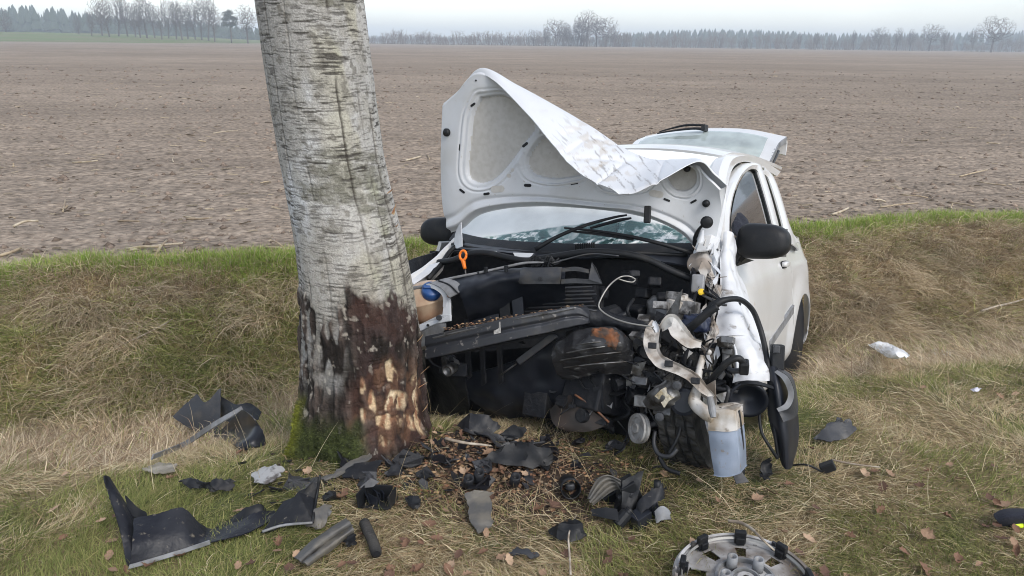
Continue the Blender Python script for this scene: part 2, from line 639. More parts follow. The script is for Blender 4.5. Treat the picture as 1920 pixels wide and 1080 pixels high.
def build_field():
    w = [6.45]
    while w[-1] < 430:
        w.append(w[-1] * 1.0050 + 0.003)
    w = np.array(w)
    a = np.radians(np.linspace(-45, 45, 620))
    Wg, Ag = np.meshgrid(w, a, indexing='ij')
    X, Y = field_xy(Wg, Ag)
    Z = field_z(X, Y)
    Z = Z - 0.10 * (1 - sst(6.45, 6.75, Wg))
    n1 = fbm(X * 0.5, Y * 0.9, 0.0, 4, 51)
    n2 = fbm(X * 6, Y * 8, 0.0, 3, 61)
    n3 = fbm(X * 0.05 + 3, Y * 0.16, 0.0, 3, 63)
    c = (0.80 + 0.40 * n3)[..., None] * np.stack([0.250 + 0 * n1, 0.202 + 0 * n1, 0.158 + 0 * n1], -1) * (0.66 + 0.36 * n1 + 0.36 * n2 + 0.08 * np.sin(Wg * 8.4 + 2 * n1) * np.exp(-Wg / 60))[..., None]
    m = mat('ploughed_earth', (0.2, 0.16, 0.13), 0.95, attr='tint', scale=16, detail=9, attrvar=0.5, bump=1.0, bscale=20, spec=0.1, aniso=(0.8, 1, 1), bdist=0.05)
    o = bigmesh('field', np.stack([X, Y, Z], -1), gridf(len(w), len(a)), None, m, True, c.reshape(-1, 3))
    tag(o, kind='structure')
    # land beyond, out to the horizon
    ys = np.geomspace(425, 3500, 40)
    an = np.radians(np.linspace(-62, 62, 60))
    Yg, Ag = np.meshgrid(ys, an, indexing='ij')
    X = np.tan(Ag) * Yg
    Z = -0.6 + 0 * X
    m2 = mat('distant_land', (0.10, 0.10, 0.06), 0.95, col2=(0.14, 0.12, 0.08), scale=0.01, spec=0.1)
    tag(bigmesh('distant_land', np.stack([X, Yg, Z], -1), gridf(40, 60), None, m2, True), kind='structure')
    # pale green winter crop on the low rise at the left
    xs = np.linspace(-420, -75, 80)
    ys = np.linspace(215, 400, 60)
    X, Y = np.meshgrid(xs, ys, indexing='ij')
    Z = -0.25 + 3.3 * sst(225, 330, Y) * sst(-75, -210, X)
    Z = Z + (fbm(X * 0.04, Y * 0.04, 0.0, 3, 3) - 0.5) * 0.5
    m3 = mat('winter_crop', (0.11, 0.15, 0.045), 0.95, col2=(0.15, 0.15, 0.07), scale=0.06, spec=0.1)
    tag(bigmesh('green_meadow', np.stack([X, Y, Z], -1), gridf(80, 60)[:, ::-1], None, m3, True), kind='structure')

def rand_lumps(P, size, seed=0, flat=0.7):
    """little irregular clods, 8 faces each; returns V,tris"""
    n = len(P)
    r = np.random.default_rng(seed)
    base = np.array([[1, 0, 0], [-1, 0, 0], [0, 1, 0], [0, -1, 0], [0, 0, 1], [0, 0, -0.6]], float)
    V = base[None] * (0.55 + 0.75 * r.random((n, 6, 1)))
    a = r.random(n) * 6.283
    ca, sa = np.cos(a)[:, None], np.sin(a)[:, None]
    V = np.stack([V[..., 0] * ca - V[..., 1] * sa + V[..., 2] * 0.4 * (r.random((n, 1)) - 0.5), V[..., 0] * sa + V[..., 1] * ca, V[..., 2] * flat], -1)
    V = V * size[:, None, None] + P[:, None]
    t = np.array([[0, 2, 4], [2, 1, 4], [1, 3, 4], [3, 0, 4], [2, 0, 5], [1, 2, 5], [3, 1, 5], [0, 3, 5]])
    return V.reshape(-1, 3), (t[None] + (np.arange(n) * 6)[:, None, None]).reshape(-1, 3)

def build_clods():
    n = 11000
    w = 6.7 + 48 * RNG.random(n) ** 2.0
    a = np.radians(-42 + 84 * RNG.random(n))
    x, y = field_xy(w, a)
    z = field_z(x, y)
    s = (0.006 + 0.045 * RNG.random(n) ** 6) * (1 + w / 40)
    V, T = rand_lumps(np.stack([x, y, z], -1), s, 3)
    c = np.repeat(np.array([0.24, 0.185, 0.145])[None] * (0.6 + 0.7 * RNG.random((n, 1))), 6, 0)
    m = mat('clod_earth', (0.2, 0.15, 0.12), 0.95, attr='tint', scale=30, spec=0.1, bump=0.6, bscale=60)
    tag(bigmesh('earth_clods', V, None, T, m, True, c), 'crumbled brown clods lying over the harvested field', 'clods', kind='stuff')
    # short straw litter
    n = 4200
    w = 6.6 + 42 * RNG.random(n) ** 1.7
    a = np.radians(-42 + 84 * RNG.random(n))
    x, y = field_xy(w, a)
    z = field_z(x, y) + 0.012
    L = (0.02 + 0.05 * RNG.random(n) ** 2) * (1 + w / 50)
    b = RNG.random(n) * 6.283
    d = np.stack([np.cos(b), np.sin(b), 0.25 * (RNG.random(n) - 0.5)], -1) * L[:, None]
    sd = np.stack([-np.sin(b), np.cos(b), 0.6 + 0 * b], -1) * (0.003 + 0.006 * RNG.random(n))[:, None] * (1 + w / 40)[:, None]
    p = np.stack([x, y, z], -1)
    V = np.stack([p - d - sd, p + d - sd, p + d + sd, p - d + sd], 1).reshape(-1, 3)
    c = np.repeat(np.array([0.33, 0.27, 0.19])[None] * (0.4 + 0.7 * RNG.random((n, 1))), 4, 0)
    ms = mat('straw', (0.4, 0.33, 0.22), 0.9, attr='tint', scale=40, spec=0.2)
    tag(bigmesh('straw_litter', V, np.arange(4 * n).reshape(-1, 4), None, ms, False, c), 'short chopped straw scattered over the field', 'straw', kind='stuff')

def build_stalks():
    m = [mat('dry_stalk', (0.42, 0.34, 0.23), 0.8, col2=(0.28, 0.21, 0.14), scale=12, bump=0.4, bscale=60, aniso=(1, 1, 1)),
         mat('bleached_stalk', (0.52, 0.45, 0.34), 0.8, col2=(0.34, 0.27, 0.18), scale=12, bump=0.4, bscale=60)]
    # named ones read from the picture: two ends in pixels
    L = [(284, 494, 314, 466), (245, 478, 345, 470), (330, 496, 372, 482), (370, 476, 388, 492), (0, 492, 42, 482), (66, 490, 86, 502), (508, 462, 532, 475), (498, 470, 545, 482),
         (118, 398, 124, 380), (26, 431, 74, 425), (222, 420, 262, 427), (345, 408, 398, 414), (350, 416, 392, 420), (400, 250, 446, 246), (366, 298, 378, 306), (136, 304, 184, 306),
         (1716, 262, 1740, 266), (1780, 250, 1810, 258), (1690, 268, 1700, 246), (1620, 300, 1650, 304), (1800, 330, 1850, 322), (1560, 405, 1590, 396), (1650, 392, 1720, 386), (760, 300, 790, 296), (800, 290, 806, 300), (240, 476, 300, 478), (18, 412, 30, 420)]
    k = 0
    for i in range(80):
        if i < len(L):
            a = fieldpt(L[i][0], L[i][1])
            b = fieldpt(L[i][2], L[i][3])
            if np.linalg.norm(a - b) > 0.75:
                b = a + (b - a) / np.linalg.norm(b - a) * 0.55
            b = b + [0, 0, 0.03]
            up = 0.012
        else:
            w = 6.9 + 22 * RNG.random() ** 1.6
            x, y = field_xy(np.array(w), np.array(math.radians(-36 + 72 * RNG.random())))
            a = np.array([float(x), float(y), float(field_z(x, y))])
            q = RNG.random() * 6.283
            ln = 0.08 + 0.3 * RNG.random() ** 2
            b = a + np.array([math.cos(q) * ln, math.sin(q) * ln, 0.04 * RNG.random()])
            up = 0.01
        r = 0.008 + 0.006 * RNG.random()
        a = a + [0, 0, up]
        b = b + [0, 0, up]
        V, Fc = tube([a, (a + b) / 2 + RNG.normal(0, 0.012, 3), b], [r, r * 0.9, r * 0.75], 6, 6)
        o = obj('maize_stalk', V, Fc, m[i % 2], None, True, origin=a)
        tag(o, 'broken dry maize stalk lying on the harvested field', 'stalk', 'maize stalks strewn over the field')

def fieldpt(px, py):
    r = ray(px, py)
    k = (-0.09 - EYE) / r[2]
    p = CAMP + k * r
    p[2] = float(field_z(p[0], p[1]))
    return p

# ------------------------------------------------------------------ trees on the skyline
def bare_tree(seed, rx, cz, rz, n=620, lean=0.0, forks=1):
    """leafless tree of unit height: twig tips spread through a crown, each joined to the nearest wood"""
    g = np.random.default_rng(seed)
    z0 = max(cz - rz, 0.12)
    k = 9
    nodes = [np.array([lean * (i / k) ** 1.5, 0.0, (z0 + 0.5 * rz) * i / k]) for i in range(k + 1)]
    par = [-1] + list(range(k))
    d = g.normal(0, 1, (n, 3))
    d /= np.linalg.norm(d, axis=1, keepdims=True)
    rad = 0.25 + 0.75 * g.random((n, 1)) ** 0.45
    tip = d * rad * np.array([rx, rx, rz]) * (1 + 0.18 * np.sin(d[:, :1] * 5 + seed)) + [lean, 0, cz]
    tip = tip[tip[:, 2] > z0 * 0.85]
    top = nodes[-1]
    tip = tip[np.argsort(np.linalg.norm((tip - top) * [1, 1, 0.7], axis=1))]
    A = np.zeros((len(nodes) + 3 * len(tip), 3))
    A[:len(nodes)] = nodes
    m = len(nodes)
    for t in tip:
        # wood below the tip is preferred: branches climb
        q = A[:m] - t
        cost = np.linalg.norm(q, axis=1) + 0.9 * np.maximum(q[:, 2], 0)
        cost[:4] += 1
        i = int(np.argmin(cost))
        b = A[i]
        L = np.linalg.norm(t - b)
        mid = (b + t) / 2 + g.normal(0, 0.06 * L, 3) + [0, 0, 0.05 * L]
        A[m] = mid
        par.append(i)
        A[m + 1] = t
        par.append(m)
        m += 2
    A = A[:m]
    cnt = np.ones(m)
    for i in range(m - 1, 0, -1):
        cnt[par[i]] += cnt[i]
    r = 0.0029 + 0.021 * (cnt / cnt[0]) ** 0.52
    V, Fc = [], []
    zs = A[:, 2].max()
    for i in range(1, m):
        a, b = A[par[i]], A[i]
        t = b - a
        t = t / (np.linalg.norm(t) + 1e-9)
        h = np.array([0, 0, 1.0]) if abs(t[2]) < 0.9 else np.array([1.0, 0, 0])
        u = np.cross(t, h)
        u /= np.linalg.norm(u)
        w = np.cross(t, u)
        k0 = len(V)
        for c, rr in ((a, min(r[par[i]], r[i] * 1.5)), (b, r[i])):
            for j in range(3):
                V.append((c + (u * math.cos(j * 2.0944) + w * math.sin(j * 2.0944)) * rr) / zs)
        for j in range(3):
            Fc.append([k0 + j, k0 + (j + 1) % 3, k0 + 3 + (j + 1) % 3, k0 + 3 + j])
    return np.array(V), Fc

def split_tree(V, Fc, zt):
    """trunk faces below zt, the rest the crown"""
    lo, hi = [], []
    for i, f in enumerate(Fc):
        (lo if (i < 27) else hi).append(f)
    return lo, hi

def build_skyline():
    bark = mat('far_bark', (0.085, 0.07, 0.058), 0.9)
    dark = mat('far_conifer', (0.035, 0.05, 0.03), 0.9)
    scrub = mat('far_scrub', (0.13, 0.10, 0.08), 0.9)
    protos = []
    for s, rx, cz, rz, ln in ((1, 0.30, 0.64, 0.36, 0.0), (2, 0.24, 0.62, 0.38, 0.05), (3, 0.19, 0.62, 0.38, -0.06), (4, 0.42, 0.62, 0.38, 0.02), (5, 0.17, 0.66, 0.34, 0.07)):
        V, Fc = bare_tree(s, rx, cz, rz, 800, ln)
        lo, hi = split_tree(V, Fc, 0.2)
        mt = obj('trunk', V, lo, bark)
        mc_ = obj('crown', V, hi, bark)
        protos.append((mt.data, mc_.data))
        bpy.data.objects.remove(mt)
        bpy.data.objects.remove(mc_)
    def put(px, base, top, D, k, label, group, wid=1.0):
        r = ray(px, base)
        p = CAMP + r * (D / r[1])
        p[2] = -0.2
        h = (base - top) / F_PX * D * 1.02 + 0.2
        e = empty('bare_tree', p)
        e.scale = (h * wid, h * wid, h)
        e.rotation_euler = (0, 0, RNG.random() * 6.28)
        for nm, me in zip(('trunk', 'crown'), protos[k]):
            c = bpy.data.objects.new(nm, me)
            COL.objects.link(c)
            c.parent = e
        return tag(e, label, 'tree', group)
    g1 = 'bare trees along the edge of the wood beyond the green crop'
    lab1 = 'tall bare tree in the row along the hazy wood beyond the green crop'
    xs = [150, 172, 192, 206, 222, 240, 254, 263, 276, 290, 303, 316, 330, 341, 352, 366, 378, 390, 402]
    for i, x in enumerate(xs):
        put(x, 68, RNG.integers(-14, 8) if i > 1 else 22, 300 + 30 * RNG.random(), [2, 4, 0, 1][i % 4], lab1, g1, 0.85)
    put(10, 58, 6, 320, 1, lab1, g1)
    put(464, 69, 4, 300, 0, 'broad bare tree beside the lone dark pine', None)
    put(1000, 80, 52, 400, 3, 'smallest round-crowned bare tree of the clump in the hedgerow', None, 1.1)
    put(1040, 81, 34, 400, 3, 'round-crowned bare tree left of the tall clump in the hedgerow', None, 1.1)
    put(1066, 82, 45, 405, 1, 'slim bare tree squeezed between the larger ones of the hedgerow clump', None)
    put(1100, 83, 21, 400, 0, 'tallest bare tree of the clump in the hedgerow', None, 1.15)
    put(1136, 84, 33, 398, 3, 'dark bare tree at the open end of the hedgerow clump', None, 1.05)
    for x, t, k in ((1022, 50, 1), (1056, 42, 0), (1082, 32, 1), (1118, 30, 0), (1150, 48, 1), (1090, 40, 3)):
        put(x, 82, t, 402 + 6 * RNG.random(), k, 'bare tree filling the dense clump in the hedgerow', 'bare trees filling the hedgerow clump', 1.15)
    g2 = 'single bare trees in front of the far conifer wood'
    for x, b, t, k, wd in ((1646, 92, 52, 3, 1.0), (1681, 93, 54, 1, 0.9), (1706, 93, 56, 0, 0.9), (1742, 93, 46, 3, 1.0), (1770, 94, 58, 2, 0.9), (1822, 95, 54, 0, 0.9), (1600, 92, 58, 2, 0.8), (1498, 91, 62, 1, 0.8), (1530, 91, 62, 0, 0.8)):
        put(x, b, t, 380 + 25 * RNG.random(), k, 'small bare tree standing alone before the far conifer wood', g2, wd)
    put(1858, 96, 34, 350, 3, 'large spreading bare tree standing out against the hazy sky', None, 1.05)
    # bare shrubs of the hedgerow
    sv, sf = [], []
    r = random.Random(9)
    sprot = []
    for s in range(4):
        parts = []
        for i in range(26):
            b = np.array([r.uniform(-0.5, 0.5), r.uniform(-0.2, 0.2), 0])
            d = np.array([r.gauss(0, 0.22), r.gauss(0, 0.22), r.uniform(0.55, 1.0)])
            parts.append(tube([b, b + d * 0.5, b + d + [r.gauss(0, 0.05), 0, 0]], [0.014, 0.010, 0.006], 3, cap=False))
            for j in range(5):
                q = b + d * r.uniform(0.35, 0.95)
                e = q + np.array([r.gauss(0, 0.14), r.gauss(0, 0.14), r.uniform(0.03, 0.22)])
                parts.append(tube([q, e], [0.008, 0.004], 3, cap=False))
        V, Fc = merge(parts)
        o = obj('hedge_shrub', V, Fc, scrub)
        sprot.append(o.data)
        bpy.data.objects.remove(o)
    xs = list(np.arange(690, 1180, 11)) + list(np.arange(1180, 1925, 16))
    for i, x in enumerate(xs):
        x = x + RNG.normal(0, 3)
        base = 73 + (x - 480) * 0.0155
        h = RNG.uniform(14, 28) if x < 980 else RNG.uniform(14, 30)
        D = 405 + 20 * RNG.random()
        rr = ray(x, base)
        p = CAMP + rr * (D / rr[1])
        p[2] = -0.2
        o = bpy.data.objects.new('hedge_shrub', sprot[i % 4])
        COL.objects.link(o)
        o.location = tuple(p)
        hh = h / F_PX * D
        o.scale = (RNG.uniform(4.5, 7.0), 3, hh)
        o.rotation_euler = (0, 0, 0.4 * RNG.normal())
        tag(o, 'leafless multi-stemmed shrub in the long hedgerow across the field', 'shrub', 'leafless shrubs of the hedgerow')
    # lone pine
    rr = ray(433, 68)
    p = CAMP + rr * (298 / rr[1])
    p[2] = -0.2
    e = empty('pine_tree', p)
    tag(e, 'lone dark pine with bare trunk and clumped crown', 'tree')
    V, Fc = tube([[0, 0, 0], [0.15, 0, 4], [-0.1, 0, 8], [0.1, 0, 11.0]], [0.28, 0.22, 0.16, 0.06], 6, 8)
    obj('trunk', V, Fc, bark, e, True)
    n = 2600
    d = RNG.normal(0, 1, (n, 3))
    d /= np.linalg.norm(d, axis=1, keepdims=True)
    cc = np.array([[0, 0, 9.2], [-1.5, 0, 8.4], [1.5, 0.4, 8.7], [0.2, 0, 10.8], [-1.2, 0, 10.1], [1.6, 0, 7.2], [-1.8, 0, 6.8], [0.3, 0, 6.6]])
    P = cc[RNG.integers(0, 8, n)] + d * (RNG.random((n, 1)) ** 0.4) * np.array([1.5, 1.5, 0.95])
    s = 0.22
    q = RNG.normal(0, 1, (n, 2, 3)) * s
    V = np.stack([P, P + q[:, 0], P + q[:, 1]], 1).reshape(-1, 3)
    bigmesh('crown', V, None, np.arange(3 * n).reshape(-1, 3), dark, False, parent=e)
    # far woods that read as one mass
    def wood(name, label, xs, D0, D1, tops, base, n, m):
        P = []
        Vs, Ts, k = [], [], 0
        for i in range(n):
            x = RNG.uniform(xs[0], xs[-1])
            D = RNG.uniform(D0, D1)
            tp = np.interp(x, xs, tops)
            bs = np.interp(x, xs, base)
            rr = ray(x, bs)
            p = CAMP + rr * (D / rr[1])
            p[2] = -0.7
            hh = (bs - tp) / F_PX * D * RNG.uniform(0.72, 1.08) + 1
            w = hh * RNG.uniform(0.18, 0.34)
            nn = 7
            for (z0, z1, r0) in ((0.05, 0.55, 1.0), (0.32, 0.8, 0.72), (0.58, 1.0, 0.45)):
                an = np.arange(nn) / nn * 6.283 + RNG.random() * 6
                rj = w * r0 * (0.75 + 0.5 * RNG.random(nn))
                ring = np.stack([p[0] + rj * np.cos(an), p[1] + rj * np.sin(an), p[2] + hh * z0 * (1 + 0.15 * RNG.random(nn))], -1)
                apex = np.array([[p[0] + RNG.normal(0, 0.1), p[1], p[2] + hh * z1]])
                Vs.append(np.vstack([ring, apex]))
                Ts += [[k + j, k + (j + 1) % nn, k + nn] for j in range(nn)]
                k += nn + 1
        o = bigmesh(name, np.vstack(Vs), None, np.array(Ts), m, False)
        tag(o, label, 'wood', kind='stuff')
    wood('conifer_wood', 'far hazy conifer wood closing the field behind the hedgerow', [1130, 1200, 1300, 1420, 1560, 1700, 1960, 2100], 620, 760, [64, 62, 58, 60, 66, 66, 63, 62], [84, 85, 87, 89, 91, 93, 97, 99], 900, dark)
    wood('mixed_wood', 'blue hazy wood behind the row of bare trees', [-160, 0, 30, 70, 82, 100, 130, 260, 420, 480, 540], 430, 560, [12, 14, 8, 8, 22, 10, 16, 30, 40, 44, 46], [60, 62, 62, 62, 62, 63, 64, 66, 68, 69, 70], 620, dark)
    wood('distant_wood', 'pale line of distant trees beneath the sky', [600, 700, 900, 1130], 900, 1000, [68, 66, 68, 68], [76, 77, 80, 83], 320, dark)

# ------------------------------------------------------------------ the birch
TREE_Y = 2.98
def build_birch():
    prof = [(905, 530, 850), (872, 543, 828), (840, 554, 812), (800, 561, 802), (760, 565, 796), (700, 568, 790), (600, 566, 784), (520, 561, 771), (450, 553, 757), (380, 540, 739), (300, 525, 721), (200, 508, 707), (100, 493, 694), (0, 478, 682), (-140, 460, 664)]
    ctr, rad, pys = [], [], []
    for py, l, r in prof:
        rr = ray((l + r) / 2, py)
        k = TREE_Y / rr[1]
        ctr.append(CAMP + rr * k)
        rad.append((r - l) / 2 / F_PX * k * 0.985)
        pys.append(py)
    ctr, rad, pys = np.array(ctr), np.array(rad), np.array(pys, float)
    base = empty('birch_tree', (ctr[1][0], TREE_Y, float(land(ctr[1][0], TREE_Y))))
    bo = np.array(base.location)
    tag(base, 'leaning birch with white bark, mossy foot and torn gouge facing the wrecked car', 'tree')
    nz_, nt = 680, 360
    py = np.linspace(905, -140, nz_)
    C = np.stack([np.interp(py, pys[::-1], ctr[::-1, i]) for i in range(3)], 1)
    Rr = np.interp(py, pys[::-1], rad[::-1])
    k = np.ones(31) / 31
    Rr = np.convolve(np.pad(Rr, 15, 'edge'), k, 'valid')
    for i in range(3):
        C[:, i] = np.convolve(np.pad(C[:, i], 15, 'reflect', reflect_type='odd'), k, 'valid')
    th = np.arange(nt) / nt * 2 * math.pi - math.pi          # 0 faces the camera, + to the right
    PY, TH = np.meshgrid(py, th, indexing='ij')
    Z = np.repeat(C[:, 2:3], nt, 1)
    q_ = (np.stack([C[:, 0:1] + Rr[:, None] * np.sin(TH), C[:, 1:2] - Rr[:, None] * np.cos(TH), Z], -1) - CAMP) @ RW
    PY = 540 - F_PX * q_[..., 2] / q_[..., 1]
    s = np.sin(TH)
    ct, st = np.cos(TH), np.sin(TH)
    arc = np.repeat(Rr[:, None], nt, 1) * TH
    # seamless coordinates on the trunk
    cxx, cyy = ct * 0.26, st * 0.26
    def N(fa, fz, o=4, sd=0, g=0.5):
        return fbm(cxx * fa + 11, cyy * fa + 17, Z * fz + 3, o, sd, g)
    blot = N(7, 4, 4, 101)
    fine = N(40, 40, 3, 102)
    # lenticels: thin dark dashes across the bark
    warp = 0.020 * (N(9, 7, 3, 103) - 0.5)
    def dashes(fa, fz, thr, sd):
        q = fbm(cxx * fa, cyy * fa, (Z + warp) * fz, 2, sd)
        return sst(thr, thr + 0.07, q)
    len1 = dashes(9, 170, 0.63, 111) * sst(0.36, 0.56, N(8, 6, 3, 112))
    len2 = 0.8 * dashes(6, 110, 0.73, 113) * sst(0.40, 0.6, N(6, 5, 3, 114))
    len3 = dashes(16, 240, 0.60, 115) * 0.6
    # vertical cracks
    vq = TH + 0.10 * (N(3, 3, 3, 116) - 0.5) + 0.035 * (N(20, 16, 2, 117) - 0.5)
    crack = 0 * TH
    for c0, wd, a in ((-0.72, 0.016, 0.8), (0.52, 0.018, 1.0), (-1.32, 0.05, 1.0), (-0.25, 0.012, 0.5), (0.98, 0.02, 0.7), (1.3, 0.03, 0.8), (-1.05, 0.02, 0.5), (2.2, 0.03, 1), (2.9, 0.03, 1), (-2.4, 0.03, 1)):
        crack = np.maximum(crack, a * np.exp(-((vq - c0) / wd) ** 2) * sst(0.34, 0.52, N(6, 5, 2, int(120 + c0 * 10))))
    # broad grey bands where old bark has weathered
    band = 0 * TH
    for y0, y1, s0, s1 in ((308, 352, 0.0, 0.95), (284, 302, 0.1, 0.95), (352, 385, -0.5, 0.5), (-20, 12, 0.2, 0.9), (385, 400, 0.5, 0.9), (362, 378, 0.55, 0.95)):
        jag = 8 * (N(12, 30, 3, 131) - 0.5)
        yy = PY + jag - 9 * s + 4
        band = np.maximum(band, sst(y0 - 5, y0 + 3, yy) * (1 - sst(y1 - 3, y1 + 5, yy)) * sst(s0 - 0.2, s0 + 0.1, s + 0.3 * (blot - 0.5)) * (1 - sst(s1, s1 + 0.1, s)))
    band = band * (ct > 0)
    # rough dark bark of the foot, its upper edge ragged
    ss = np.array([-1.01, -0.93, -0.85, -0.7, -0.5, -0.3, -0.12, 0.02, 0.10, 0.25, 0.5, 0.62, 0.75, 0.9, 1.01])
    ye = np.array([560, 545, 550, 565, 590, 600, 580, 555, 530, 550, 565, 575, 555, 570, 570])
    edge = np.interp(s, ss, ye) + 60 * (N(10, 8, 4, 141) - 0.5) + 26 * (N(40, 20, 2, 142) - 0.5)
    edge = np.where(ct > 0, edge, 600 + 80 * (blot - 0.5))
    foot = sst(-14, 20, PY - edge + 46 * (N(70, 40, 3, 147) - 0.5))
    foot2 = foot * (1 - 0.62 * sst(0.57, 0.66, N(16, 6, 4, 143)) * sst(0.1, -0.3, s) * (1 - sst(690, 760, PY)))
    # light streaks surviving in the dark bark
    foot2 = foot2 * (1 - 0.6 * sst(0.63, 0.70, N(22, 7, 4, 146)) * (1 - sst(0.15, 0.4, s)) * (1 - sst(640, 740, PY)))
    furrow = N(34, 9, 4, 144)
    # the gouge: bare wood
    wx = s + 0.10 * (N(14, 10, 3, 151) - 0.5)
    wy = PY + 40 * (N(12, 9, 3, 152) - 0.5)
    def blob(x0, y0, rx, ry):
        return sst(1.25, 0.75, np.hypot((wx - x0) / rx, (wy - y0) / ry))
    wood_ = np.maximum.reduce([blob(0.64, 697, 0.08, 20), blob(0.68, 750, 0.16, 20), blob(0.22, 745, 0.05, 34), blob(0.34, 752, 0.05, 22), blob(0.95, 750, 0.04, 60), blob(0.50, 785, 0.22, 12), blob(0.80, 790, 0.12, 14), blob(0.35, 822, 0.2, 10) * 0.7])
    wood_ = wood_ * (ct > 0) * sst(0.40, 0.50, N(24, 15, 4, 153))
    red = np.maximum.reduce([blob(0.5, 760, 0.56, 80), blob(0.35, 590, 0.3, 30) * 0.7, blob(0.75, 600, 0.25, 40) * 0.5]) * (ct > 0) * sst(0.36, 0.6, N(18, 12, 3, 154)) * (1 - wood_)
    moss = np.clip(sst(775, 825, PY + 60 * (N(16, 12, 3, 161) - 0.5) + 45 * sst(-0.6, -1, s)) * sst(0.30, 0.05, s + 0.2 * (blot - 0.5)), 0, 1)
    moss = np.maximum(moss, 0.9 * sst(735, 785, PY + 40 * (blot - 0.5)) * sst(-0.70, -0.9, s)) * np.where(ct > -0.5, 1, 0.6)
    # colours
    def L(a, b, t):
        return a * (1 - t[..., None]) + np.array(b) * t[..., None]
    g = (0.80 + 0.36 * (N(5, 3, 4, 171) - 0.5) * 2)
    col = np.stack([0.46 * g, 0.447 * g, 0.42 * g], -1)
    col = L(col, (0.55, 0.565, 0.59), 0.75 * sst(0.53, 0.68, N(6, 3, 3, 172)))           # bluish clean bark
    col = L(col, (0.37, 0.35, 0.27), 0.7 * sst(0.5, 0.66, N(8, 4, 3, 173)) * sst(-0.4, 0.8, s))
    col = L(col, (0.30, 0.31, 0.17), 0.5 * sst(0.55, 0.7, N(7, 5, 3, 174)) * sst(0.3, 0.9, s))
    col = L(col, (0.25, 0.235, 0.20), 0.45 * sst(0.52, 0.68, N(13, 16, 4, 175)))
    col = L(col, (0.14, 0.13, 0.11), 0.7 * sst(0.62, 0.72, N(24, 34, 3, 176)))
    low = sst(340, 540, PY)
    col = L(col, (0.30, 0.275, 0.235), 0.55 * low * sst(0.35, 0.6, blot))
    col = L(col, (0.15, 0.145, 0.115), 0.85 * band * (0.55 + 0.45 * sst(0.4, 0.6, fine)))
    col = L(col, (0.045, 0.04, 0.035), np.clip(0.85 * len1 + 0.85 * len2 + len3, 0, 0.9) * (1 - 0.5 * foot))
    col = L(col, (0.04, 0.033, 0.027), crack * 0.9)
    fc = 0.012 + 0.050 * sst(0.42, 0.72, furrow)
    footc = np.stack([fc * 1.25, fc * 0.95, fc * 0.8], -1)
    footc = L(footc, (0.040, 0.024, 0.022), 0.6 * sst(0.45, 0.62, N(15, 9, 3, 181)) * sst(-0.1, 0.3, s))
    footc = L(footc, (0.30, 0.27, 0.23), 0.8 * sst(0.66, 0.74, N(45, 30, 3, 182)))
    col = col * (1 - foot2[..., None]) + footc * foot2[..., None]
    col = L(col, (0.060, 0.028, 0.020), 0.6 * red)
    rim_ = np.clip(sst(0.9, 1.6, 0) * 0 + np.maximum.reduce([blob(0.62, 735, 0.40, 62), blob(0.45, 800, 0.50, 40), blob(0.9, 750, 0.14, 80)]) * (ct > 0) * (1 - wood_) * sst(0.42, 0.60, N(26, 14, 3, 186)), 0, 1)
    col = L(col, (0.14, 0.075, 0.045), 0.55 * rim_)
    wc = np.stack([0.54 + 0 * s, 0.40 + 0 * s, 0.25 + 0 * s], -1) * (0.62 + 0.6 * N(40, 12, 3, 183))[..., None]
    wc = L(wc, (0.62, 0.50, 0.34), sst(0.5, 0.62, N(20, 14, 3, 184)))
    wc = L(wc, (0.20, 0.085, 0.045), 0.85 * sst(0.46, 0.58, N(50, 14, 3, 185)))
    col = col * (1 - wood_[..., None]) + wc * wood_[..., None]
    mc = np.stack([0.040 + 0 * s, 0.050 + 0 * s, 0.014 + 0 * s], -1) * (0.5 + 1.1 * N(30, 30, 3, 191))[..., None]
    mc = L(mc, (0.16, 0.17, 0.02), sst(-0.72, -0.92, s))
    col = col * (1 - moss[..., None]) + mc * moss[..., None]
    # relief
    h = 0.007 * (blot - 0.5) + 0.0012 * (fine - 0.5) - 0.0030 * np.clip(len1 + len2, 0, 1) - 0.007 * crack
    h = h - 0.006 * band * (N(40, 60, 2, 192))
    h = h + foot2 * (0.042 * (furrow - 0.5) + 0.016 * (N(60, 30, 3, 193) - 0.5) + 0.005)
    h = h - 0.010 * wood_ + 0.004 * wood_ * (N(45, 12, 3, 194) - 0.5) - 0.006 * red
    h = h + moss * (0.012 + 0.02 * (N(26, 26, 3, 195) - 0.5))
    flare = sst(770, 900, PY)
    h = h + flare * (0.015 + 0.035 * np.sin(TH * 5 + 0.8) + 0.06 * (N(5, 2, 2, 196) - 0.5))
    # lobes of the trunk
    h = h + 0.006 * np.sin(TH * 3 + 1.1)
    RR = np.repeat(Rr[:, None], nt, 1) + h
    V = np.stack([C[:, 0:1] + RR * st, C[:, 1:2] - RR * ct, Z], -1)
    bark = mat('birch_bark', (0.6, 0.6, 0.6), 0.85, attr='tint', scale=120, attrvar=0.22, bump=0.5, bscale=170, spec=0.25)
    bigmesh('trunk', V - bo, gridf(nz_, nt, True)[:, ::-1], None, bark, True, col.reshape(-1, 3), parent=base)
    # the stem goes on above the picture, with bare limbs and twigs
    up = mat('birch_upper', (0.55, 0.54, 0.52), 0.85, col2=(0.18, 0.16, 0.14), scale=14, lo=0.52, hi=0.68, aniso=(1, 1, 4), bump=0.4)
    tw = mat('birch_twig', (0.10, 0.075, 0.06), 0.8)
    a, b = C[-1], C[-1] - C[-120]
    b = b / np.linalg.norm(b)
    P = [a - b * 0.05, a + b * 0.9 + [0.02, 0, 0], a + b * 2.4 + [0.15, 0.1, 0], a + b * 4.5 + [0.45, 0.2, 0], a + b * 7.0 + [0.9, 0.2, 0], a + b * 9.5 + [1.3, 0.3, 0]]
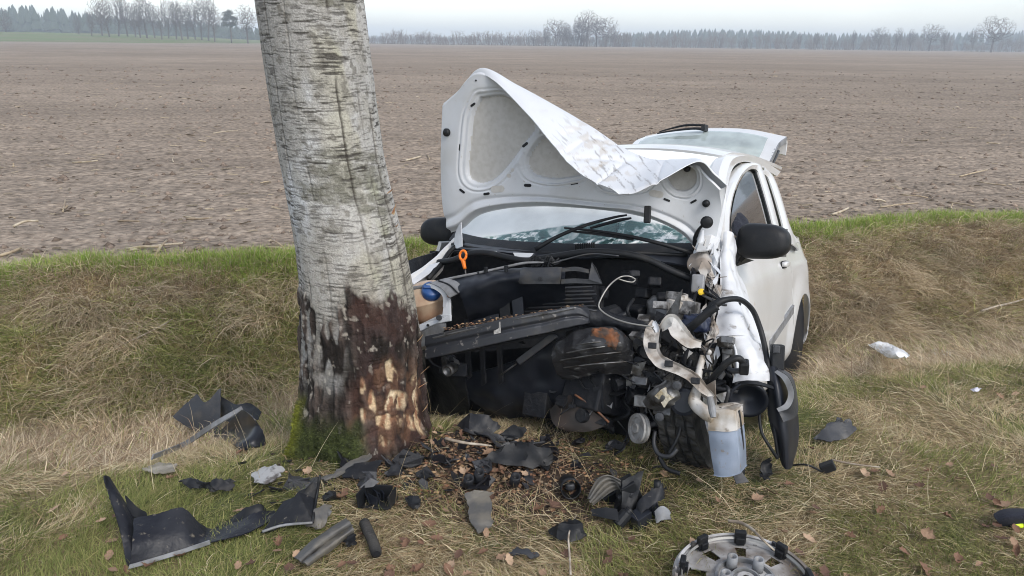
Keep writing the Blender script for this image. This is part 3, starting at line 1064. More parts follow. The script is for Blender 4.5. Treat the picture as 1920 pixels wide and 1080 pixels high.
    Vv, Ff = tube(np.array(P) - bo, [Rr[-1] * 0.99, Rr[-1] * 0.93, Rr[-1] * 0.8, Rr[-1] * 0.6, Rr[-1] * 0.33, 0.02], 24, 40)
    obj('upper_stem', Vv, Ff, up, base, True)
    parts = []
    rr = random.Random(5)
    stem = cr(P, 60)
    for i in range(22):
        j = rr.randint(20, 57)
        p = stem[j]
        az = rr.random() * 6.283
        ln = rr.uniform(1.0, 2.6) * (1.15 - j / 90)
        d = np.array([math.cos(az), math.sin(az), rr.uniform(0.5, 1.1)])
        e = p + d * ln * 0.6
        e2 = e + np.array([math.cos(az) * 0.5, math.sin(az) * 0.5, -0.15]) * ln * 0.6
        parts.append(tube(np.array([p, (p + e) / 2 + [0, 0, 0.05], e, e2]) - bo, [0.035, 0.02, 0.012, 0.004], 5, 10))
        for t in range(16):
            q = p + (e - p) * rr.uniform(0.3, 1) if rr.random() < 0.6 else e + (e2 - e) * rr.random()
            w = np.array([rr.gauss(0, 0.3), rr.gauss(0, 0.3), rr.uniform(-0.2, 0.3)])
            parts.append(tube(np.array([q, q + w, q + w * 1.5 + [0, 0, -0.35]]) - bo, [0.006, 0.004, 0.002], 3, cap=False))
    Vv, Ff = merge(parts)
    obj('crown', Vv, Ff, tw, base)
    # moss cushions as short tufts, and splinters torn from the gouge
    pts = V.reshape(-1, 3)
    mw = moss.ravel() * (np.cos(TH).ravel() > -0.3)
    cand = np.where(mw > 0.45)[0]
    pick = RNG.choice(cand, 9000)
    nrm = np.stack([st, -ct, 0 * st], -1).reshape(-1, 3)[pick] + [0, 0, 0.5]
    p = pts[pick] - bo
    cc = col.reshape(-1, 3)[pick] * (0.7 + 1.0 * RNG.random((len(pick), 1)))
    bl = blades(p, nrm, 0.006 + 0.012 * RNG.random(len(pick)), 0.0022, cc, 0.6)
    mo = bigmesh('moss', bl[0], None, bl[1], mat('moss', (0.06, 0.09, 0.02), 0.95, attr='tint', scale=50), False, bl[2], parent=base)
    tag(mo, kind='stuff')
    wm = mat('splinter_wood', (0.60, 0.42, 0.24), 0.8, col2=(0.36, 0.17, 0.09), scale=30)
    for px, py_, ln, dx in ((789, 640, 0.05, 0.5), (796, 700, 0.06, 0.7), (792, 726, 0.05, 1.0), (734, 362, 0.03, 0.8), (740, 405, 0.06, 0.3), (744, 430, 0.035, 0.6), (800, 770, 0.05, 0.4)):
        rr_ = ray(px - 5, py_)
        p0 = CAMP + rr_ * (TREE_Y - 0.03) / rr_[1]
        d = np.array([dx, -0.25, 0.8])
        d = d / np.linalg.norm(d) * ln
        sd = np.array([0.004, 0.003, 0.002])
        Vv = np.array([p0 - sd * 2, p0 + sd * 2 + [0.0, 0.006, 0], p0 + [0, -0.006, 0.006], p0 + d]) - bo
        obj('splinter', Vv, [[0, 1, 3], [1, 2, 3], [2, 0, 3], [0, 2, 1]], wm, base)

def blades(P, D, L, wd, C, bend=0.5):
    """single-triangle blades"""
    n = len(P)
    D = D / (np.linalg.norm(D, axis=1, keepdims=True) + 1e-9)
    j = RNG.normal(0, bend, (n, 3))
    D = D + j
    D /= np.linalg.norm(D, axis=1, keepdims=True)
    S = np.cross(D, RNG.normal(0, 1, (n, 3)))
    S /= np.linalg.norm(S, axis=1, keepdims=True) + 1e-9
    S = S * (np.broadcast_to(wd, n)[:, None])
    V = np.stack([P - S, P + S, P + D * L[:, None]], 1).reshape(-1, 3)
    return V, np.arange(3 * n).reshape(-1, 3), np.repeat(C, 3, 0)

# ================================================================== THE CAR
def car_materials():
    M = {}
    M['paint'] = mat('white_paint', (0.63, 0.63, 0.625), 0.28, col2=(0.55, 0.54, 0.52), scale=3.0, lo=0.48, hi=0.75, coat=0.6, col3=(0.55, 0.50, 0.43), scale3=26, lo3=0.66, hi3=0.80)
    M['scuffed'] = mat('scuffed_white_paint', (0.60, 0.61, 0.63), 0.42, col2=(0.50, 0.50, 0.50), scale=5, lo=0.5, hi=0.7, coat=0.3, col3=(0.24, 0.22, 0.20), scale3=13, lo3=0.62, hi3=0.70, aniso=(1, 1, 2.6), bump=0.10, bscale=30)
    M['inner'] = mat('inner_white_paint', (0.55, 0.57, 0.60), 0.45, col2=(0.49, 0.50, 0.51), scale=6, lo=0.45, hi=0.7, col3=(0.30, 0.26, 0.21), scale3=60, lo3=0.68, hi3=0.8)
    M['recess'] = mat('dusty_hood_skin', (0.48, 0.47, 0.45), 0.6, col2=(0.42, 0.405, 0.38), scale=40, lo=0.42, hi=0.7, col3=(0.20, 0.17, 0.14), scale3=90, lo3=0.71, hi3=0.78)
    M['dirtywhite'] = mat('dirty_bare_panel', (0.55, 0.535, 0.51), 0.55, col2=(0.24, 0.20, 0.165), scale=9, lo=0.42, hi=0.62, col3=(0.13, 0.11, 0.09), scale3=24, lo3=0.55, hi3=0.72, bump=0.3)
    M['black'] = mat('black_plastic', (0.010, 0.011, 0.013), 0.5, col2=(0.026, 0.025, 0.024), scale=14, lo=0.5, hi=0.75, bump=0.1, bscale=120, spec=0.28)
    M['gloss'] = mat('satin_black_plastic', (0.008, 0.010, 0.015), 0.36, col2=(0.018, 0.02, 0.026), scale=9, spec=0.3)
    M['grey'] = mat('dark_grey_plastic', (0.030, 0.032, 0.037), 0.5, col2=(0.055, 0.052, 0.048), scale=16, lo=0.5, hi=0.7, bump=0.15, bscale=90)
    M['midgrey'] = mat('mid_grey_plastic', (0.22, 0.225, 0.235), 0.5, col2=(0.15, 0.15, 0.15), scale=20)
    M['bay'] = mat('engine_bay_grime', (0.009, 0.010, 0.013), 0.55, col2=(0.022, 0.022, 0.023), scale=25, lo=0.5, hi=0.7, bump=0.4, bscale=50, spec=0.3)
    M['steel'] = mat('grimy_steel', (0.16, 0.16, 0.16), 0.42, 0.7, col2=(0.05, 0.045, 0.04), scale=18, lo=0.45, hi=0.62, bump=0.3)
    M['beam'] = mat('beam_steel', (0.026, 0.028, 0.034), 0.46, 0.15, col2=(0.05, 0.046, 0.042), scale=10, lo=0.5, hi=0.7, col3=(0.16, 0.15, 0.14), scale3=40, lo3=0.62, hi3=0.7)
    M['alu'] = mat('cast_aluminium', (0.34, 0.33, 0.32), 0.5, 0.5, col2=(0.06, 0.056, 0.052), scale=24, lo=0.40, hi=0.58, bump=0.5, bscale=70)
    M['brightalu'] = mat('torn_aluminium', (0.55, 0.50, 0.40), 0.55, 0.2, col2=(0.34, 0.28, 0.18), scale=40, bump=0.6, bscale=90)
    M['rust'] = mat('rusty_metal', (0.20, 0.075, 0.03), 0.8, col2=(0.06, 0.04, 0.03), scale=24)
    M['rubber'] = mat('tyre_rubber', (0.011, 0.011, 0.011), 0.75, col2=(0.04, 0.037, 0.033), scale=20, bump=0.3, bscale=80)
    M['wheel'] = mat('wheel_cover_silver', (0.48, 0.48, 0.48), 0.4, 0.5, col2=(0.28, 0.26, 0.24), scale=12)
    M['tank'] = mat('amber_tank_plastic', (0.48, 0.36, 0.25), 0.45, col2=(0.34, 0.19, 0.12), scale=7, lo=0.42, hi=0.6, sub=0.2)
    M['blue'] = mat('blue_cap_plastic', (0.02, 0.07, 0.22), 0.4)
    M['orange'] = mat('orange_plastic', (0.85, 0.20, 0.015), 0.4)
    M['yellow'] = mat('yellow_plastic', (0.75, 0.50, 0.02), 0.45)
    M['washer'] = mat('washer_tank_plastic', (0.24, 0.285, 0.36), 0.5, col2=(0.17, 0.20, 0.25), scale=7, lo=0.42, hi=0.62, sub=0.15, col3=(0.20, 0.16, 0.12), scale3=34, lo3=0.60, hi3=0.72)
    M['neck'] = mat('dirty_tank_neck', (0.52, 0.50, 0.47), 0.55, col2=(0.30, 0.245, 0.18), scale=12, lo=0.42, hi=0.62, col3=(0.16, 0.13, 0.10), scale3=34, lo3=0.58, hi3=0.7)
    M['cloth'] = mat('dark_cloth', (0.012, 0.014, 0.024), 0.95, bump=0.5, bscale=200)
    M['airbag'] = mat('airbag_fabric', (0.78, 0.80, 0.78), 0.85, col2=(0.62, 0.66, 0.64), scale=7, bump=0.6, bscale=14)
    M['seat'] = mat('seat_fabric', (0.035, 0.038, 0.05), 0.95, bump=0.4, bscale=150)
    M['label'] = mat('paper_sticker', (0.45, 0.44, 0.42), 0.7, col2=(0.28, 0.27, 0.26), scale=90)
    M['broken'] = mat('broken_composite', (0.022, 0.022, 0.024), 0.36, col2=(0.13, 0.13, 0.13), scale=60, lo=0.62, hi=0.70, col3=(0.16, 0.06, 0.025), scale3=9, lo3=0.66, hi3=0.74, bump=0.6, bscale=40, aniso=(1, 0.35, 1))
    M['shine'] = mat('dull_wire', (0.30, 0.29, 0.27), 0.45, 0.6)
    M['brownpanel'] = mat('brown_stained_panel', (0.020, 0.016, 0.013), 0.6, col2=(0.036, 0.024, 0.018), scale=10)
    return M

def junk(c, s, n, seed):
    """a casting: several boxes and bosses grown together"""
    r = random.Random(seed)
    out = []
    for i in range(n):
        d = np.array([r.gauss(0, .45), r.gauss(0, .6), r.gauss(0, .5)]) * s
        z = np.array([r.uniform(.4, 1.1), r.uniform(.4, 1.2), r.uniform(.35, 1.0)]) * s
        if i % 3 == 2:
            out.append(lathe([(-z[0] / 2, z[1] * .30), (z[0] * .3, z[1] * .32), (z[0] * .35, z[1] * .2), (z[0] * .6, z[1] * .2)], np.asarray(c) + d, (1, r.gauss(0, .5), r.gauss(0, .4)), 12))
        else:
            out.append(boxv(np.asarray(c) + d, z, frame((1, r.gauss(0, .35), r.gauss(0, .35)))))
    return merge(out)

def build_car():
    M = car_materials()
    car = bpy.data.objects.new('wrecked_car', None)
    car.empty_display_size = 0.2
    COL.objects.link(car)
    mw = np.eye(4)
    mw[:3, :3] = MC
    mw[:3, 3] = TC
    car.matrix_world = Matrix(mw.tolist())
    tag(car, 'wrecked white hatchback with crushed nose, buckled raised bonnet and open tailgate', 'car')

    def part(name, VF, m, parent=car, smooth=False, bevel=0.0, **k):
        return obj(name, VF[0], VF[1], M[m] if isinstance(m, str) else m, parent, smooth, bevel=bevel, **k)

    def pl(pts):                                   # list of (px,py,carx) -> car points
        return np.array([K(a, b, x=c) for a, b, c in pts])

    def wire(name, pts, r, m, parent=car, n=7, ns=26):
        return part(name, tube(pts, r, n, ns), m, parent, True)

    # ---------------- body shell: roof, pillars, flanks
    rows = []
    for x, ze, zm, ye in ((1.24, 1.455, 1.505, 0.575), (1.05, 1.485, 1.545, 0.585), (0.6, 1.505, 1.575, 0.585), (0.0, 1.505, 1.585, 0.58), (-0.44, 1.50, 1.575, 0.57)):
        rows.append([(x - 0.03 * (abs(y) / ye) ** 2, y, zm + (ze - zm) * (abs(y) / ye) ** 2.4) for y in np.linspace(-ye, ye, 9)])
    body = sheet('roof', rows, M['paint'], car, 24, 30, 0.02)
    ci = [(1326, 470), (1338, 425), (1347, 372), (1346, 335), (1353, 306), (1363, 293), (1384, 291), (1407, 296), (1438, 307), (1462, 322)]
    co = [(1350, 470), (1358, 428), (1362, 385), (1364, 348), (1369, 325), (1377, 310), (1390, 303), (1407, 304), (1436, 317), (1456, 330)]
    A = np.array([KS(*p) for p in ci])
    B = np.array([KS(*p) for p in co])
    Mid = (A + B) / 2 + [0, 0.014, 0.012]
    Ain = A + [0, -0.045, -0.005]
    Bin = B + [0, -0.05, 0.0]
    rail = np.stack([cr(q, 40) for q in (Ain, A, Mid, B, Bin)], 1)
    part('roof_rail', (rail.reshape(-1, 3), gridf(40, 5)), 'paint', smooth=True, solid=0.006)
    rm = rail[7:].copy()
    rm[..., 1] *= -1
    part('roof_rail', (rm.reshape(-1, 3), gridf(33, 5)), 'paint', smooth=True, solid=0.006)

    def flank(x0, x1, arch, y_s=1, nx=40, door=False):
        xs = np.unique(np.concatenate([np.linspace(x0, x1, nx), [v for v in (-0.335, -0.334, 0.334, 0.335) if x0 < v < x1]]))
        G = []
        for x in xs:
            zl = 0.20
            if arch and abs(x) < 0.335:
                zl = 0.31 + math.sqrt(max(0.335 ** 2 - x * x, 0))
            if x < -0.42:
                zl = max(zl, 0.22 + 0.1 * (-0.42 - x))
            zt = 0.975 + 0.035 * (1.9 - x) / 2.5
            col_ = []
            for t in np.linspace(0, 1, 26):
                z = zl + (zt - zl) * t
                y = 0.795 + 0.028 * math.sin(math.pi * min(max((z - 0.15) / 0.8, 0), 1)) - 0.05 * max(z - 0.80, 0) / 0.18
                y -= 0.05 * sst(0.32, 0.18, z)
                y -= 0.16 * max(-0.25 - x, 0) ** 1.5 * 2
                if arch and abs(x) < 0.46:
                    y += 0.018 * sst(0.16, 0.0, abs(math.hypot(x, z - 0.31) - 0.34))
                y += 0.006 * math.exp(-((z - 0.80 - 0.02 * (1.9 - x)) / 0.015) ** 2)
                if door:
                    y -= 0.055 * math.exp(-((x - 1.75) / 0.13) ** 2 - ((z - 0.72) / 0.22) ** 2) * 0.8
                    y += 0.012 * math.sin(x * 9 + z * 4) * sst(1.3, 1.9, x)
                col_.append((x, y * y_s, z))
            G.append(col_)
        G = np.array(G)
        return G.reshape(-1, 3), gridf(len(xs), 26)

    part('rear_quarter_panel', flank(-0.62, 0.66, True), 'paint', smooth=True, solid=0.008)
    part('rear_quarter_panel', flank(-0.62, 0.66, True, -1), 'paint', smooth=True, solid=0.008)
    door = part('door', flank(0.668, 1.93, False, 1, 46, True), 'paint', smooth=True, solid=0.03, offset=1 if False else 0.0)
    part('door', flank(0.668, 1.93, False, -1, 30), 'paint', smooth=True, solid=0.02)
    # rear pillar and quarter window
    q_out = [(1431, 312), (1449, 331), (1463, 364), (1477, 412), (1488, 440), (1500, 470)]
    q_in = [(1429, 324), (1440, 336), (1452, 370), (1464, 412), (1468, 432), (1468, 452)]
    G = loft([[KS(*p) for p in q_in], [(KS(*a) + KS(*b)) / 2 + [0, 0.012, 0.004] for a, b in zip(q_in, q_out)], [KS(*p) + [0, -0.01, 0] for p in q_out], [KS(*p) + [-0.10, -0.09, 0] for p in q_out]], 12, 24)
    part('rear_pillar', (G.reshape(-1, 3), gridf(12, 24)), 'paint', smooth=True, solid=0.01)
    Gm = G * [1, -1, 1]
    part('rear_pillar', (Gm.reshape(-1, 3), gridf(12, 24)), 'paint', smooth=True, solid=0.01)
    qg = loft([[KS(*p, -0.015) for p in ((1427, 322), (1433, 350), (1444, 390), (1456, 432))], [KS(*p, -0.015) for p in ((1440, 334), (1451, 368), (1462, 405), (1470, 438))]], 4, 12)
    GL = glass('side_glass', (0.42, 0.50, 0.46), crack=0.0)
    part('quarter_window', (qg.reshape(-1, 3), gridf(4, 12)), GL, smooth=True, solid=0.004)
    # belt strip under quarter window
    bl_ = loft([[KS(*p) for p in ((1455, 426), (1466, 430), (1478, 428))], [np.array([x, 0.797, 0.985]) for x in (0.62, 0.35, 0.05)]], 5, 8)
    part('belt_panel', (bl_.reshape(-1, 3), gridf(5, 8)), 'paint', smooth=True, solid=0.01)

    # door window frame, slightly sprung away from its opening
    fo = [(1356, 470), (1358, 440), (1359, 400), (1363, 376), (1370, 354), (1378, 336), (1388, 320), (1399, 310), (1410, 306), (1424, 309), (1431, 322), (1446, 370), (1462, 432)]
    fi = [(1366, 470), (1367, 440), (1369, 400), (1374, 370), (1381, 349), (1388, 334), (1397, 323), (1406, 317), (1412, 316), (1419, 319), (1424, 330), (1438, 376), (1453, 432)]
    A = cr([KS(*p, 0.018) for p in fo], 60)
    B = cr([KS(*p, 0.018) for p in fi], 60)
    G = np.stack([A + [0, -0.04, 0], A, (A + B) / 2 + [0, 0.008, 0.004], B, B + [0, -0.035, 0]], 1)
    part('window_frame', (G.reshape(-1, 3), gridf(60, 5)), 'paint', door, True, solid=0.005)
    G = np.stack([B + [0, -0.012, 0], B + [0, -0.014, 0] + (B.mean(0) - B) * 0.05], 1)
    part('window_seal', (G.reshape(-1, 3), gridf(60, 2)), 'black', door, True, solid=0.008)
    wg = loft([[KS(*p, -0.004) for p in ((1368, 448), (1372, 395), (1383, 350), (1398, 324), (1408, 318))], [KS(*p, -0.004) for p in ((1405, 440), (1410, 395), (1414, 350), (1416, 330), (1416, 318))], [KS(*p, -0.004) for p in ((1456, 434), (1446, 398), (1434, 362), (1426, 336), (1420, 318))]], 12, 16)
    part('window_pane', (wg.reshape(-1, 3), gridf(12, 16)), GL, door, True, solid=0.004)
    # handle, rubbing strip
    hc = K(1474, 495, y=0.815)
    hd = part('handle', lump(hc, (0.15, 0.035, 0.035), 0.05, 2, 1, 12), 'paint', door, True)
    part('handle_recess', boxv(hc + [0, -0.012, -0.004], (0.10, 0.02, 0.045)), 'black', hd, bevel=0.006)
    s0, s1 = K(1440, 646, y=0.83), K(1486, 578, y=0.83)
    st_pts = np.array([s0 + (s1 - s0) * t for t in np.linspace(0, 1, 8)])
    st_pts[:, 1] = 0.825
    G = np.stack([st_pts + [0, -0.015, -0.035], st_pts + [0, 0.012, -0.030], st_pts + [0, 0.014, 0.02], st_pts + [0, -0.015, 0.028]], 1)
    part('rubbing_strip', (G.reshape(-1, 3), gridf(8, 4)), 'midgrey', door, True, solid=0.004)
    part('sill', boxv((0.95, 0.74, 0.185), (1.9, 0.10, 0.09)), 'paint', bevel=0.02)
    part('sill', boxv((0.95, -0.74, 0.185), (1.9, 0.10, 0.09)), 'paint', bevel=0.02)
    # dark inner arch, floor, rear wall
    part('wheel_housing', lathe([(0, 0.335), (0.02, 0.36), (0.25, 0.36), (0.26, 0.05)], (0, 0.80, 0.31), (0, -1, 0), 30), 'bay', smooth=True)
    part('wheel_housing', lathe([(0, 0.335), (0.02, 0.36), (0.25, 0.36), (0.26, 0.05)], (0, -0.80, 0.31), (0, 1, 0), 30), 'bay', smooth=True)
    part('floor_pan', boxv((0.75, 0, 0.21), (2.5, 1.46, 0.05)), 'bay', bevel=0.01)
    part('rear_panel', boxv((-0.60, 0, 0.42), (0.06, 1.36, 0.42)), 'paint', bevel=0.03)

    # ---------------- wheels
    def wheel(c, ax, tilt_cover=True):
        ax = np.asarray(ax, float)
        w = empty('wheel', (0, 0, 0))
        w.parent = car
        prof = [(-0.085, 0.20), (-0.088, 0.25), (-0.075, 0.278), (-0.04, 0.288), (0.0, 0.29), (0.04, 0.288), (0.075, 0.278), (0.088, 0.25), (0.085, 0.20)]
        prof = [(-0.085, 0.20), (-0.088, 0.25), (-0.076, 0.276)]
        for q in (-0.062, -0.021, 0.021, 0.062):
            prof += [(q - 0.016, 0.286), (q - 0.015, 0.290), (q + 0.013, 0.290), (q + 0.014, 0.281)]
        prof += [(0.076, 0.276), (0.088, 0.25), (0.085, 0.20)]
        n_t = 96
        V, F = lathe(prof, c, ax, n_t)
        Vq = (V - c) @ frame(ax)
        ang = np.arange(len(V)) % n_t
        rr_ = np.hypot(Vq[:, 1], Vq[:, 2])
        cut = (rr_ > 0.279) & (((ang + (np.abs(Vq[:, 0]) * 60).astype(int)) % 4) == 0)
        Vq[cut, 1:] *= 0.972
        V = Vq @ frame(ax).T + c
        part('tyre', (V, F[:-2]), 'rubber', w, False)
        # cover: dished disc with ten slots
        R = frame(ax)
        rr = np.linspace(0.02, 0.203, 14)
        an = np.arange(80) / 80 * 2 * math.pi
        V, F = [], []
        for i, r in enumerate(rr):
            for a in an:
                sl = sst(0.10, 0.12, r) * sst(0.185, 0.17, r) * sst(0.2, 0.5, math.cos(a * 9))
                d = 0.075 - 0.035 * sst(0.19, 0.03, r) - 0.028 * sl
                V.append([d, r * math.cos(a), r * math.sin(a)])
        V = np.array(V) @ R.T + c
        F = [list(f) for f in gridf(14, 80, True)] + [list(range(80))[::-1]]
        part('rim', (V, F), 'wheel', w, True)
        return w
    wheel(np.array([0, 0.705, 0.29]), (0, 1, 0))
    wheel(np.array([0, -0.705, 0.29]), (0, -1, 0))
    wheel(np.array([2.24, 0.80, 0.38]), (0.10, 0.985, 0.12))
    wheel(np.array([2.12, -0.66, 0.40]), (0.2, -0.97, 0))

    # ---------------- tailgate, swung up
    rows = [pl([(1178, 288, -0.45), (1240, 287, -0.45), (1310, 288, -0.45), (1380, 295, -0.45), (1440, 307, -0.45)]),
            pl([(1182, 276, -0.62), (1245, 270, -0.66), (1315, 268, -0.68), (1390, 274, -0.66), (1450, 288, -0.60)]),
            pl([(1192, 264, -0.86), (1250, 254, -0.92), (1320, 249, -0.95), (1396, 253, -0.92), (1460, 268, -0.84)]),
            pl([(1210, 256, -1.02), (1255, 247, -1.08), (1322, 241, -1.12), (1400, 243, -1.08), (1474, 257, -1.00)])]
    G = loft(rows, 40, 60)
    # frame: cut the light opening out of the grid
    gi, gj = np.meshgrid(np.linspace(0, 1, 40), np.linspace(0, 1, 60), indexing='ij')
    inside = (gi > 0.10) & (gi < 0.74) & (gj > 0.045 + 0.10 * gi * 0.4) & (gj < 0.915 - 0.02 * gi)
    F = gridf(40, 60)
    keep = [f for f in F if not inside.reshape(-1)[f].all()]
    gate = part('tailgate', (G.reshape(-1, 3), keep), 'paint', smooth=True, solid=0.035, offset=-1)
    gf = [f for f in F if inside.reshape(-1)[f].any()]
    rwn = part('rear_window', (G.reshape(-1, 3) + [0, 0, 0.004], gf), glass('rear_glass', (0.6, 0.68, 0.66), crack=0.0001, craze_sheen_col=(0.60, 0.68, 0.66)), gate, True)
    at = rwn.data.attributes.new('craze_sheen', 'FLOAT', 'POINT')
    at.data.foreach_set('value', (0.45 + 0.5 * (fbm(gj * 14, gi * 5, 0.0, 4, 405) - 0.5)).ravel().astype(np.float32))  # sky reflection painted into the rear glass as a milky pale layer
    # lower part of the gate, seen edge-on beyond the glass
    low = loft([rows[-1], rows[-1] + [-0.05, 0, -0.05], rows[-1] + [-0.02, 0, -0.14]], 10, 24)
    part('tailgate_lip', (low.reshape(-1, 3), gridf(10, 24)), 'paint', gate, True, solid=0.012)
    sd = np.array([r[-1] for r in rows])
    sdg = loft([sd, sd + [0.01, -0.005, -0.045]], 4, 12)
    part('tailgate_edge', (sdg.reshape(-1, 3), gridf(4, 12)), 'midgrey', gate, True, solid=0.02)
    w0 = K(1321, 240, x=-0.98)
    wp = part('rear_wiper', merge([tube(pl([(1321, 250, -0.93), (1300, 248, -0.93), (1262, 252, -0.92), (1232, 257, -0.90)]) + [0, 0, 0.03], [0.014, 0.011, 0.008, 0.006], 6, 12), tube(pl([(1318, 243, -0.95), (1285, 243, -0.95), (1250, 251, -0.94), (1236, 255, -0.92)]) + [0, 0, 0.035], [0.010, 0.010, 0.007, 0.005], 6, 12), boxv(K(1321, 247, x=-0.95) + [0, 0, 0.03], (0.10, 0.03, 0.05))]), 'black', gate)
    wire('gas_strut', np.array([K(1441, 318, x=-0.45), K(1452, 294, x=-0.62), K(1460, 276, x=-0.78)]) + [0, 0.0, -0.03], 0.011, 'grey', gate)
    wire('gas_strut', np.array([[-0.45, -0.56, 1.40], [-0.62, -0.57, 1.50], [-0.8, -0.57, 1.62]]), 0.011, 'grey', gate)

    # ---------------- windscreen
    base = pl([(848, 446, 1.97), (905, 459, 2.07), (980, 466, 2.12), (1060, 470, 2.12), (1140, 471, 2.10), (1220, 470, 2.06), (1305, 470, 1.97)])
    top = np.array([[1.24 + 0.03 * (1 - (y / 0.56) ** 2), y, 1.455 + 0.05 * (1 - (y / 0.56) ** 2)] for y in np.linspace(-0.56, 0.56, 7)])
    mid = (base + top) / 2 + [0.03, 0, 0.03]
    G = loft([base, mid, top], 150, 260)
    ws = part('windscreen', (G.reshape(-1, 3), gridf(150, 260)), glass('cracked_windscreen', (0.55, 0.78, 0.76), crack=0.03, craze_sheen_col=(0.95, 0.965, 0.94), edge_col=(0.22, 0.46, 0.45)), smooth=True)
    # crazed zones along the foot and above the driver, plus painted-in brightness
    gi, gj = np.meshgrid(np.linspace(0, 1, 150), np.linspace(0, 1, 260), indexing='ij')
    n1 = fbm(gj * 60, gi * 60, 0.0, 4, 401)
    cz = 0.85 * sst(0.20, 0.05, gi) * sst(0.46, 0.60, n1) + 0.30 * sst(0.56, 0.72, fbm(gj * 16, gi * 12, 0.0, 4, 402)) + 0.05
    web = 0 * gi
    for cx_, cy_ in ((0.33, 0.16), (0.70, 0.2), (0.88, 0.12)):
        dx, dy = (gj - cx_) * 1.3, (gi - cy_) * 0.75
        an = np.arctan2(dy, dx)
        rr = np.hypot(dx, dy)
        web = np.maximum(web, 0.6 * sst(0.86, 0.96, np.abs(np.sin(an * 13 + 3 * vn(rr * 20, an * 3, 0.0, 5)))) * np.exp(-rr * 7))
    qq = (C2W(G.reshape(-1, 3)) - CAMP) @ RW
    wpx = (960 + F_PX * qq[:, 0] / qq[:, 1]).reshape(gi.shape)
    wpy = (540 - F_PX * qq[:, 2] / qq[:, 1]).reshape(gi.shape)
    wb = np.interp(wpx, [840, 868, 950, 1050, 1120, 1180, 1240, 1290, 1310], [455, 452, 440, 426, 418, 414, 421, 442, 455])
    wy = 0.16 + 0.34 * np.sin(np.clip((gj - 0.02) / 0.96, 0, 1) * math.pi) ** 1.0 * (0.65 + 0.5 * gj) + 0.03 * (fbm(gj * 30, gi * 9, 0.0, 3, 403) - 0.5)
    white = sst(-2.5, 3.0, wb - wpy + 4 * (fbm(gj * 40, gi * 20, 0.0, 3, 406) - 0.5)) * (0.86 + 0.5 * (fbm(gj * 9, gi * 6, 0.0, 4, 404) - 0.5))  # brightness of the upper glass, painted in as a white layer
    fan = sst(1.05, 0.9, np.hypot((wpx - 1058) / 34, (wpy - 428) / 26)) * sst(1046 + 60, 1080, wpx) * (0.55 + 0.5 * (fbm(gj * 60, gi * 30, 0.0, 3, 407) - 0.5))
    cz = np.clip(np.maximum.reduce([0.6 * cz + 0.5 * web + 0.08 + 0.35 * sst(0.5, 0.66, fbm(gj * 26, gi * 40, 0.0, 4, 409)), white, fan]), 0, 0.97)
    at = ws.data.attributes.new('craze_sheen', 'FLOAT', 'POINT')
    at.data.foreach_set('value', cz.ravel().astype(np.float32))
    ri = np.array(list(cr(base, 50)))
    G2 = np.stack([ri + [0.03, 0, -0.012], ri + [0.0, 0, 0.012], ri + [-0.03, 0, 0.03]], 1)
    part('windscreen_seal', (G2.reshape(-1, 3), gridf(50, 3)), 'black', ws, True, solid=0.008)

    # ---------------- inside: dashboard, airbags, seats, wheel
    rows = [[(1.98, -0.64, 0.93), (2.04, 0, 0.95), (1.98, 0.64, 0.93)], [(1.80, -0.66, 0.985), (1.82, 0, 1.0), (1.80, 0.66, 0.985)], [(1.55, -0.66, 0.98), (1.55, 0, 1.0), (1.55, 0.66, 0.99)], [(1.45, -0.66, 0.86), (1.45, 0, 0.88), (1.45, 0.66, 0.88)], [(1.50, -0.66, 0.55), (1.5, 0, 0.5), (1.5, 0.66, 0.55)]]
    dash = sheet('dashboard', rows, M['grey'], car, 26, 26, 0.01)
    part('airbag', lump((1.42, -0.30, 1.12), (0.42, 0.66, 0.42), 0.16, 2.2, 3, 30), 'airbag', smooth=True)
    part('airbag', lump((1.30, 0.30, 1.06), (0.30, 0.50, 0.46), 0.16, 2.2, 8, 30), 'airbag', smooth=True)
    part('headliner', boxv((0.45, 0, 1.455), (1.5, 1.06, 0.02)), 'airbag')
    for y in (-0.36, 0.36):
        st = part('seat', merge([lump((0.85, y, 0.48), (0.52, 0.50, 0.22), 0.05, 2, 4, 16), lump((0.52, y, 0.82), (0.20, 0.48, 0.66), 0.05, 2, 5, 16)]), 'seat', smooth=True)
        part('headrest', lump((0.45, y, 1.24), (0.12, 0.27, 0.18), 0.05, 2, 6, 12), 'seat', st, True)
    a = np.linspace(0, 2 * math.pi, 30)
    sw = np.array([[1.34 + 0.18 * math.sin(t) * 0.35, 0.36 + 0.185 * math.cos(t), 0.93 + 0.185 * math.sin(t)] for t in a])
    part('steering_wheel', tube(sw, 0.014, 7), 'black', smooth=True)
    # dark jacket caught in the driver's window
    G = loft([[KS(1368, 400, -0.08), KS(1373, 386, -0.08), KS(1380, 385, -0.09)], [KS(1362, 430, -0.05), KS(1380, 412, -0.02), KS(1394, 402, -0.06)], [KS(1362, 446, -0.05), KS(1386, 432, 0.0), KS(1410, 425, -0.05)], [KS(1366, 470, -0.06), KS(1390, 455, -0.03), KS(1418, 448, -0.08)]], 24, 24)
    part('jacket', (crumple(G, 0.05, 9, 5).reshape(-1, 3), gridf(24, 24)), 'cloth', smooth=True, solid=0.02)

